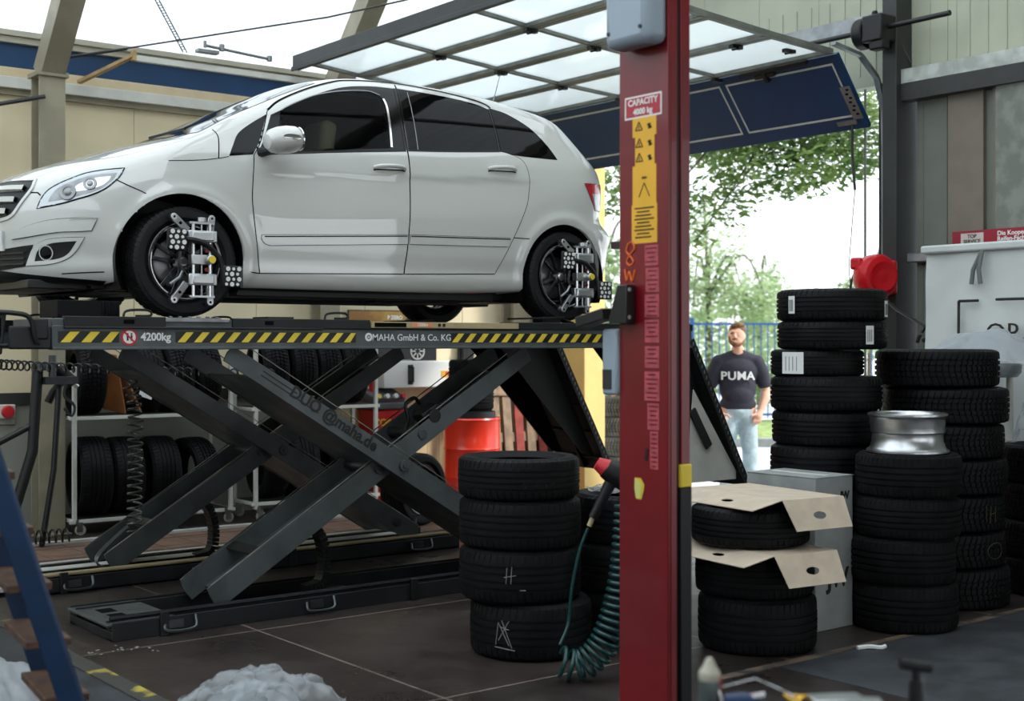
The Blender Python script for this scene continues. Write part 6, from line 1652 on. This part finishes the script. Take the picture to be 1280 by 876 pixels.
# ------------------------------------------------------------------ right wall: reel, bags, banner
t = thing('hose_reel', 'bright red hose reel hanging on the gate post', 'hose reel', (9.14, 6.80, 2.14), (0, 0, R(-8)))
g = MB(); T = TR((0, 0, 0), (0, 90, 0)) 
g.lathe([(0, -.13), (.12, -.13), (.165, -.12), (.175, -.09), (.178, .0), (.175, .06), (.155, .10), (.10, .12), (0, .125)], 40, T @ Matrix.Rotation(R(90), 4, 'X') if False else TR((0, 0, 0), (90, 0, -12)) @ Matrix.Diagonal(V((.98, 1.05, .8, 1)))); g.build('reel_case', M_['red_plastic'], t)
g = MB(); g.box((-.05, .13, .11), (.20, .10, .10), (0, 0, 20)); g.box((.16, 0, .0), (.06, .12, .28)); g.build('reel_bracket', M_['red_plastic'], t, bev=.02)
g = MB(); g.lathe([(0, .0), (.09, .005), (.12, .012), (.12, .0)], 32, TR((-.0, -.0, 0), (90, 0, -12)) @ TR((0, 0, .095))); g.build('reel_boss', M_['red_plastic'], t)
g = MB(); g.tube(catmull([(9.22, 7.06, 2.22), (9.2, 7.10, 2.1), (9.2, 7.10, 1.98), (9.2, 7.08, 1.85)], 6), .011, 8); g.tube([(9.18, 6.82, 2.02), (9.0, 6.50, 1.86), (8.9, 6.04, 1.66)], .012, 8); tag(g.build('reel_cable', M_['coil_black']), 'black cable running from the red reel down towards the white bag', 'cable')
g = MB(); rr = random.Random(9)
for i in range(14): 
    p = V((8.88, 6.10, 1.66)) + V((rr.uniform(-.05, .05), rr.uniform(-.10, .10), rr.uniform(-.09, .09))); q = p + V((rr.uniform(-.1, .1), rr.uniform(-.1, .1), rr.uniform(-.06, .06))); g.tube([p, p.lerp(q, .5) + V((0, 0, .03)), q], .015, 6)
tag(g.build('cable_bundle', M_['black_plastic']), 'black tangled plug and cable bundle beside the white bag', 'cable')
# big white bag
t = thing('big_bag', 'tall white woven bag printed with a black frame, hanging below the red banner', 'bag', (8.95, 5.35, 0))
g = MB(); nn = 26
from mathutils import noise as _ns
def bagp(y, z, sx): 
    d = _ns.noise(V((y * 3, z * 2.2, sx))) * .03 + .04 * math.sin(PI * min(1, max(0, z / 2.3))) 
    return (sx * (.34 + d) , y, z)
rows = []
for i in range(nn + 1):
    z = 2.30 * i / nn; row = []
    per = [(-1, y) for y in np.linspace(.60, -.70, 30)] + [(1, y) for y in np.linspace(-.70, .60, 30)]
    for sx, y in per: row.append(g.bm.verts.new(bagp(y, z, sx)))
    rows.append(row)
for a, b in zip(rows, rows[1:]):
    for k in range(60): g._f([a[k], a[(k + 1) % 60], b[(k + 1) % 60], b[k]])
g._f(rows[-1]); g.build('bag_body', M_['bag_white'], t)
g = MB(); g.box((-.36, -.04, 2.29), (.05, 1.34, .06)); g.build('bag_hem', M_['bag_white'], t, bev=.015)
g = MB(); g.tube([(-.40, .10, 2.26), (-.42, .16, 2.12), (-.41, .18, 2.02)], .016, 6); g.tube([(-.40, .10, 2.26), (-.43, .11, 2.12), (-.42, .10, 2.02)], .016, 6); g.build('bag_strap', M_['strap_grey'], t)
g = MB()
for a, b in (((.28, 1.90), (.12, 1.90)), ((-.02, 1.905), (-.6, 1.905)), ((.28, 1.90), (.28, 1.3))): g.tube([(-.415, a[0], a[1]), (-.418, (a[0] + b[0]) / 2, (a[1] + b[1]) / 2), (-.415, b[0], b[1])], .010, 6)
g.build('bag_print', M_['ink'], t)
text('bag_text', 'ORA', .20, M_['ink'], t, axes((-.425, -.15, 1.66), (0, -1, 0), (0, 0, 1)), ext=.004, bold=-.001)
g = MB(); crumple(g, (0, 0, 0), (.30, .40, .22), 4.4, .035, 36, 36); tag(g.build('plastic_bag', M_['white_film'], None, (8.12, 5.16, 1.462), ang=80), 'crumpled milky plastic bag lying in front of the big white bag', 'plastic bag', 'milky bags by the wall')
g = MB(); crumple(g, (0, 0, 0), (.16, .14, .34), 6.4, .03, 30, 30); tag(g.build('plastic_bag', M_['white_film'], None, (8.03, 4.70, .95), ang=80), 'small clear plastic bag drooping right of the winter tyre stack', 'plastic bag', 'milky bags by the wall')
t = thing('bag_table', 'grey round topped table under the plastic bags at the right edge', 'table', (8.03, 5.08, 0))
g = MB(); g.lathe([(0, 1.46), (.21, 1.46), (.22, 1.45), (.215, 1.40), (.19, 1.37), (0, 1.37)], 40); g.build('table_top', M_['galv'], t)
for a in (-38, 82, 202):
    g = MB(); g.cyl((.16 * math.cos(R(a)), .16 * math.sin(R(a)), 0), (.15 * math.cos(R(a)), .15 * math.sin(R(a)), 1.38), .022, n=12); g.build('table_leg', M_['offwhite'], t)
# banner
t = thing('wall_banner', 'dark red banner with white German lettering on the wall at the right edge', 'banner', (9.39, 5.55, 2.42))
g = MB(); g.span((-.004, -.9, -.16), (.004, .70, .065)); g.build('banner_sheet', M_['banner_red'], t)
for i, s in enumerate(('Die Kooperation im', 'Reifen-Fachhandel.', 'Über 350 x in Deutschland')):
    text('banner_text', s, .050, M_['white'], t, axes((-.006, .30, .028 - i * .043), (0, -1, 0), (0, 0, 1)), align='LEFT', bold=.001)
g = MB(); g.span((-.008, .42, -.09), (-.004, .62, .045)); c = g.build('banner_badge', M_['badge'], t)
for i, s in enumerate(('TOP', 'SERVICE', 'TEAM')): text('badge_text', s, .042, M_['ink'], c, axes((-.0095, .52, .018 - i * .040), (0, -1, 0), (0, 0, 1)), bold=.001)
# ------------------------------------------------------------------ outside
g = MB(); g.span((9.75, -30, -.14), (60, 60, -.02)); struct('ground', g, M_['paving'])
g = MB()
rr = random.Random(5)
for i in range(16):
    for j in range(18):
        x = 9.9 + i * .62; y = 4.5 + j * .62
        g.box((x + .3, y + .3, -.012), (.59, .59, .03), (rr.uniform(-.4, .4), rr.uniform(-.4, .4), 0))
tag(g.build('paving_slabs', M_['paving'], None, bev=.01), kind='structure')
U = lambda d, l, z=0: tuple(cf * d + cr * l + V((0, 0, z)))
g = MB(); g.beam(U(20.5, -6, .05), U(20.5, 9, .05), .25, .16); struct('kerb', g, M_['kerb'])
g = MB(); g.beam(U(23.6, -8, 0), U(23.6, 12, 0), 6.0, .12); struct('ground_verge', g, M_['grass'])
from mathutils import noise as _n2
def leaves(name, m, blobs, n, size, seed, parent=None, thr=-.12):
    rr = random.Random(seed); vs = []; fs = []
    tot = sum(b[1][0] * b[1][1] * b[1][2] for b in blobs)
    for c, r in blobs:
        k = int(n * r[0] * r[1] * r[2] / tot) + 1
        for _ in range(k):
            u = V((rr.gauss(0, 1), rr.gauss(0, 1), rr.gauss(0, 1))).normalized() * (rr.random() ** .45)
            p = V((c[0] + u.x * r[0], c[1] + u.y * r[1], c[2] + u.z * r[2]))
            if _n2.noise(p * 1.7) < thr: continue
            s = size * rr.uniform(.6, 1.3)
            a = V((rr.gauss(0, 1), rr.gauss(0, 1), rr.gauss(0, .7))).normalized(); b = a.orthogonal().normalized(); b = (b + V((0, 0, -.3))).normalized()
            i0 = len(vs)
            vs += [p - a * s, p - a * .2 * s + b * s * .45, p + a * s, p - a * .2 * s - b * s * .45]
            nrm = a.cross(b) * s * .12; vs[i0] += nrm; vs[i0 + 2] += nrm
            fs += [[i0, i0 + 1, i0 + 2], [i0, i0 + 2, i0 + 3]]
    me = bpy.data.meshes.new(name); me.from_pydata([tuple(v) for v in vs], [], fs); me.materials.append(m)
    return put(name, me, parent)
def tree(label, d, l, h, blobs, n, size, m, seed, name='tree', branches=(), tr=.09, group='trees behind the gate'):
    t = thing(name, label, 'tree', U(d, l), None, group)
    base = V(U(d, l))
    bl = [(tuple(cf * b[0] + cr * b[1] + V((0, 0, b[2]))), b[3]) for b in blobs]
    leaves('foliage', m, bl, n, size, seed, t, -.35 if seed == 3 else -.12)
    g = MB(); g.tube([(0, 0, 0), (.05, .02, h * .4), (0, 0, h * .8)], [tr, tr * .8, tr * .4], 8)
    for b in branches: g.tube([(0, 0, h * .5), tuple((cf * b[0] + cr * b[1] + V((0, 0, b[2]))) * .5 + V((0, 0, h * .3))), tuple(cf * b[0] + cr * b[1] + V((0, 0, b[2])))], [tr * .5, tr * .3, tr * .12], 6)
    for b, _ in bl:
        b = V(b); e = V((b.x * .55, b.y * .55, max(b.z + .5, h * .8)))
        g.tube(catmull([(0, 0, h * .6), e, tuple(b)], 6), [tr * .5 * (1 - k / 13) + .004 for k in range(13)], 5)
    g.build('trunk', M_['bark'], t)
    return t
# overhanging branches seen under the gate
tree('large leafy tree with branches drooping under the open gate', 16.5, 7.2, 7.0,
     [(-.6, -3.9, 3.75, (.9, 1.0, .45)), (-.4, -4.6, 3.35, (.5, .42, .42)), (-.6, -2.9, 3.95, (.8, .9, .42)), (-.5, -5.4, 3.3, (.5, .5, .42)), (-.4, -6.4, 3.5, (.7, .7, .5)), (-.6, -2.1, 4.1, (.6, .8, .35)), (0, -4.5, 4.3, (1.2, 2.4, .5)), (-.2, -4.95, 2.85, (.25, .22, .22))], 15000, .06, M_['leaf'], 3, tr=.10)
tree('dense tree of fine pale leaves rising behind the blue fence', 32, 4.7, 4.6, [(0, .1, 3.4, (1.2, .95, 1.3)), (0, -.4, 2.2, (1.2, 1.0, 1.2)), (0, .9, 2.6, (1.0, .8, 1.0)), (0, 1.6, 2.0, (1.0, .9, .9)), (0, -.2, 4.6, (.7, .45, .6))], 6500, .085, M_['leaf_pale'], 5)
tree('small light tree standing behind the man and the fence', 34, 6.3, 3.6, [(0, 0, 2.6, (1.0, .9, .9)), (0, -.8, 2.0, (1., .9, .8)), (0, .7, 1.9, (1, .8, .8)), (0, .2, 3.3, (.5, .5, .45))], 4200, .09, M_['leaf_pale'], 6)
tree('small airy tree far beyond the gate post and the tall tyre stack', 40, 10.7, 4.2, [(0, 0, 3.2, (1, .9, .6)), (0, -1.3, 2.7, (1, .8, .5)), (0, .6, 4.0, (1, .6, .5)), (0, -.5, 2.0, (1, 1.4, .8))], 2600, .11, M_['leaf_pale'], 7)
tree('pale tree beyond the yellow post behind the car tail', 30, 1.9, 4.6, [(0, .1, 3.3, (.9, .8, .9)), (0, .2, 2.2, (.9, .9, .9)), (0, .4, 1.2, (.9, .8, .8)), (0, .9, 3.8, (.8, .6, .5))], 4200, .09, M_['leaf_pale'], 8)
t = tree('low leafy bushes along the blue fence', 27.2, 3.6, 1.4, [(0, .2, .7, (.5, 1.2, .7)), (0, 1.6, .8, (.5, 1.0, .7)), (0, -1.2, .8, (.5, 1.0, .8)), (0, 2.7, .6, (.5, 1.0, .6))], 4500, .07, M_['leaf'], 9, name='bush', tr=.03)
t['category'] = 'bush'
t = tree('dark leafy shrub seen past the orange crate', 19.5, 1.55, 1.5, [(0, -.1, 1.0, (.3, .35, .6)), (0, .3, .6, (.3, .4, .5))], 1500, .06, M_['leaf'], 10, name='bush', tr=.03); t['category'] = 'bush'
# blue fence
t = thing('steel_fence', 'blue steel bar fence standing behind the man', 'fence', U(26, 4.0))
fd, fl0, fl1 = 26.0, 1.2, 10.5
def FB(g, n): 
    o = g.build(n, M_['fence_blue'], t); o.location = -V(U(26, 4.0)); return o
for z in (.2, 1.96):
    g = MB(); g.beam(U(fd, fl0, z), U(fd, fl1, z), .04, .045); FB(g, 'fence_rail')
k = 0; l = fl0
g = MB()
while l < fl1:
    if k % 17 == 0:
        q = MB(); q.beam(U(fd, l, 0), U(fd, l, 2.08), .09, .09, cr); FB(q, 'fence_post')
    g.beam(U(fd, l, .12), U(fd, l, 1.98), .032, .02, cr); l += .135; k += 1
FB(g, 'fence_bars')
# tyres and crate outside the gate
o_c = cam(776, 428, 16.2)
for i in range(4):
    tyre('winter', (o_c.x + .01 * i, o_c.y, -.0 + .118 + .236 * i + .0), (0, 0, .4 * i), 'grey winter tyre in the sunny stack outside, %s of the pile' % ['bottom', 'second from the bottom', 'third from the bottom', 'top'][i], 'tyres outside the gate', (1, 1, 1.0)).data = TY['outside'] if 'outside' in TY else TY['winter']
t = thing('roll_cage', 'orange tubular crate frame outside beyond the stacked tyres', 'crate', U(18.2, 1.62))
g = MB()
for l in (-.24, .28): g.beam(cr * l + V((0, 0, 0)), cr * l + V((0, 0, 1.5)), .05, .05, cr)
g.build('cage_post', M_['crate_orange'], t)
for z in (.92, 1.10, 1.45, .5):
    g = MB(); g.beam(cr * -.24 + V((0, 0, z)), cr * .28 + V((0, 0, z)), .04, .05); g.build('cage_rail', M_['crate_orange'], t)
g = MB()
for i in range(5): g.beam(cr * (-.1 + .07 * i) + V((0, 0, .92)), cr * (-.1 + .07 * i) + V((0, 0, 1.1)), .02, .02, cr)
g.build('cage_bars', M_['crate_orange'], t)
# white van-like bright wall far off keeps the horizon closed
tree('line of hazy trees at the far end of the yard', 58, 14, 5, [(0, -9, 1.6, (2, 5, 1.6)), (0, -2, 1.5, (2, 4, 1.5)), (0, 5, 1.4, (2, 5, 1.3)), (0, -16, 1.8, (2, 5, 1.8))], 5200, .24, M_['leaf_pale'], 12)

# ------------------------------------------------------------------ the man
def blob_mesh(name, prims, vox, m, parent, smooth=6, loc=None):
    g = MB()
    for p in prims:
        if p[0] == 'e':      # ellipsoid: centre, radii, optional rotation
            T = TR(p[1], p[3] if len(p) > 3 else (0, 0, 0)); g.ball((0, 0, 0), p[2], 24, 16, T)
        else:                # tapered capsule chain
            pts = [V(q) for q in p[1]]; rs = p[2]
            for (a, b), (ra, rb) in zip(zip(pts, pts[1:]), zip(rs, rs[1:])):
                g.cyl(a, b, ra, rb, n=18)
            for a, r in zip(pts, rs): g.ball(a, r, 18, 12)
    me = g.mesh(name, m); o = put(name, me)
    r = o.modifiers.new('r', 'REMESH'); r.mode = 'VOXEL'; r.voxel_size = vox
    s = o.modifiers.new('s', 'SMOOTH'); s.iterations = smooth; s.factor = .5
    bpy.context.view_layer.update()
    ev = o.evaluated_get(bpy.context.evaluated_depsgraph_get()); m2 = bpy.data.meshes.new_from_object(ev)
    bpy.data.objects.remove(o)
    m2.materials.clear(); m2.materials.append(m); m2.polygons.foreach_set('use_smooth', [True] * len(m2.polygons))
    return put(name, m2, parent, loc)
man = thing('person', 'bearded man in dark t-shirt and pale jeans standing outside with hands in pockets', 'person', U(14.0, 2.37, -.02), (0, 0, R(-38.1)))
man.scale = (1.09, 1.05, 1.02)
# local axes: x to the viewer's right, y away, z up
sk = [('c', [(0, .02, 1.40), (-.005, .0, 1.52)], [.062, .058]),
      ('e', (-.012, -.005, 1.665), (.076, .098, .118)), ('e', (-.020, -.030, 1.615), (.062, .075, .085)), ('e', (-.040, -.085, 1.585), (.03, .022, .022)),
      ('e', (-.048, -.105, 1.648), (.012, .018, .017)), ('c', [(-.046, -.094, 1.685), (-.050, -.108, 1.650)], [.009, .011]), ('e', (.062, .012, 1.655), (.014, .024, .033)), ('e', (-.088, .018, 1.655), (.012, .024, .033)),
      ('e', (-.045, -.088, 1.70), (.045, .014, .012)), ('e', (-.042, -.094, 1.607), (.020, .008, .008)),
      ('e', (0, .02, 1.2), (.15, .09, .22)), ('e', (0, .02, .98), (.13, .09, .12)), ('c', [(-.09, .02, .9), (-.10, .0, .5), (-.10, .02, .06)], [.085, .06, .045]), ('c', [(.09, .02, .9), (.11, .0, .5), (.12, .02, .06)], [.085, .06, .045])]
def arm(s):
    sh = (s * .20, .03, 1.37); el = (s * .275, .05, 1.09); wr = (s * .205, -.06, .885)
    out = [('c', [sh, (s * .240, .045, 1.22), el], [.050, .050, .044]), ('c', [el, (s * .262, .015, 1.02), wr], [.045, .048, .031])]
    # palm enters the pocket, thumb stays out, finger backs show at the pocket edge
    pc = V((s * .175, -.085, .835))
    out += [('c', [wr, tuple(pc)], [.032, .038]), ('e', tuple(pc), (.045, .026, .05), (0, s * 20, 0))]
    for i in range(4):
        b = pc + V((s * (-.032 + .020 * i), -.012, -.02)); out.append(('c', [tuple(b), tuple(b + V((-s * .012, -.014, -.030))), tuple(b + V((-s * .022, .004, -.062 + .006 * abs(i - 1.5))))], [.0105, .010, .009]))
    tb = pc + V((-s * .030, -.02, .02)); out.append(('c', [tuple(tb), tuple(tb + V((-s * .030, -.016, -.008))), tuple(tb + V((-s * .050, -.014, -.028)))], [.013, .012, .010]))
    return out
sk += arm(-1) + arm(1)
blob_mesh('body', sk, .0065, M_['skin'], man, 4)
hr = [('e', (-.005, .012, 1.715), (.082, .100, .078)), ('e', (.004, .045, 1.67), (.080, .070, .085)), ('c', [(-.06, -.07, 1.755), (-.01, -.075, 1.77), (.03, -.06, 1.765)], [.022, .028, .024]), ('e', (.052, .02, 1.69), (.022, .04, .05))]
blob_mesh('hair', hr, .006, M_['hair'], man, 3)
bd = [('e', (-.040, -.076, 1.575), (.042, .034, .034)), ('c', [(.040, -.02, 1.64), (.030, -.045, 1.595), (-.005, -.075, 1.572)], [.018, .022, .026]), ('c', [(-.085, -.02, 1.64), (-.080, -.050, 1.595), (-.06, -.078, 1.575)], [.012, .018, .022]), ('c', [(-.015, -.093, 1.622), (-.042, -.102, 1.626), (-.066, -.092, 1.620)], [.008, .009, .008])]
blob_mesh('beard', bd, .005, M_['beard'], man, 2)
g = MB()
for dx in (-.075, -.018): g.ball((dx, -.088 + (.008 if dx < -.05 else 0), 1.682), (.011, .006, .007), 10, 8)
g.build('eyes', M_['ink'], man)
sh = [('e', (0, .02, 1.30), (.20, .115, .16)), ('e', (0, .015, 1.12), (.178, .122, .20)), ('e', (0, .02, .95), (.176, .122, .13)), ('e', (0, -.012, 1.05), (.15, .115, .14)), ('c', [(-.165, .03, 1.395), (0, .03, 1.445), (.165, .03, 1.395)], [.068, .085, .068]),
      ('c', [(-.18, .03, 1.385), (-.230, .042, 1.27), (-.256, .048, 1.175)], [.078, .077, .072]), ('c', [(.18, .03, 1.385), (.230, .042, 1.27), (.256, .048, 1.175)], [.078, .077, .072])]
shirt = blob_mesh('shirt', sh, .009, M_['shirt'], man, 9)
g = MB(); g.lathe([(.068, 0), (.075, .006), (.072, .016), (.064, .014)], 28, TR((-.002, .022, 1.488), (-8, 0, 0))); g.build('collar', M_['shirt'], shirt)
jn = [('e', (0, .02, .88), (.168, .118, .12)), ('c', [(-.085, .02, .82), (-.105, .0, .48), (-.105, .02, .09)], [.102, .077, .070]), ('c', [(.085, .02, .82), (.115, .0, .48), (.125, .02, .09)], [.102, .077, .070]),
      ('e', (-.165, -.055, .825), (.05, .055, .06)), ('e', (.165, -.055, .825), (.05, .055, .06))]
jn[-2] = ('e', (-.150, -.045, .80), (.05, .055, .045)); jn[-1] = ('e', (.150, -.045, .80), (.05, .055, .045))
blob_mesh('jeans', jn, .010, M_['jeans'], man, 4)
for s in (-1, 1):
    blob_mesh('shoe', [('e', (s * .115, -.05, .045), (.048, .13, .045)), ('e', (s * .115, .03, .06), (.045, .06, .05))], .008, M_['white'], man, 3)
tx = text('shirt_print', 'PUMA', .118, M_['white'], man, Matrix.Identity(4), ext=.003, bold=.0028, spacing=1.06)
# wrap the print onto the chest
sb = bpy.data.objects['shirt']
for v in tx.data.vertices:
    x, z, e = v.co.x * 1.0, v.co.y, v.co.z
    ok, loc, nor, idx = sb.ray_cast(V((x - .018, -1, 1.245 + z)), V((0, 1, 0)))
    v.co = V((x - .018, min((loc.y if ok else -.1) - .008, .004 - .118 * math.sqrt(max(.05, 1 - ((x - .018) / .25) ** 2))) - e, 1.245 + z))
# ------------------------------------------------------------------ light, sky, camera
w = bpy.data.worlds.new('world'); SC.world = w; w.use_nodes = True
N = w.node_tree.nodes; L = w.node_tree.links; bg = N['Background']
tc = N.new('ShaderNodeTexCoord'); sp = N.new('ShaderNodeSeparateXYZ'); L.new(tc.outputs['Generated'], sp.inputs[0])
rp = N.new('ShaderNodeValToRGB'); L.new(sp.outputs['Z'], rp.inputs['Fac'])
rp.color_ramp.elements[0].position = 0; rp.color_ramp.elements[0].color = (.93, .97, 1.0, 1); rp.color_ramp.elements[1].position = .6; rp.color_ramp.elements[1].color = (.80, .90, 1.0, 1)
L.new(rp.outputs[0], bg.inputs['Color']); bg.inputs['Strength'].default_value = 1.7
s = bpy.data.lights.new('sun', 'SUN'); s.energy = 3.2; s.angle = R(6); s.color = (1, .95, .88)
so = put('sun', s, None, (0, 0, 20)); so.rotation_euler = V((-.55, .62, -.75)).to_track_quat('-Z', 'Y').to_euler()
c = bpy.data.cameras.new('camera'); co = put('camera', c, None, (0, 0, 1.6))
c.sensor_width = 36; c.lens = 1670 / 1280 * 36; c.shift_y = -(438 - 428) / 1280 
c.clip_end = 300
co.rotation_euler = (R(90), 0, -math.atan2(.6170, .7869))
c.dof.use_dof = True; c.dof.focus_distance = 8.3; c.dof.aperture_fstop = 2.2
SC.camera = co
SC.view_settings.view_transform = 'Standard'; SC.view_settings.look = 'None'; SC.view_settings.gamma = 1; SC.view_settings.use_curve_mapping = False
SC.view_settings.exposure = 0.28
SC.cycles.use_denoising = True
SC.cycles.max_bounces = 10; SC.cycles.diffuse_bounces = 5; SC.cycles.transparent_max_bounces = 16; SC.cycles.transmission_bounces = 8
SC.cycles.sample_clamp_indirect = 8
SC.cycles.caustics_reflective = False; SC.cycles.caustics_refractive = False
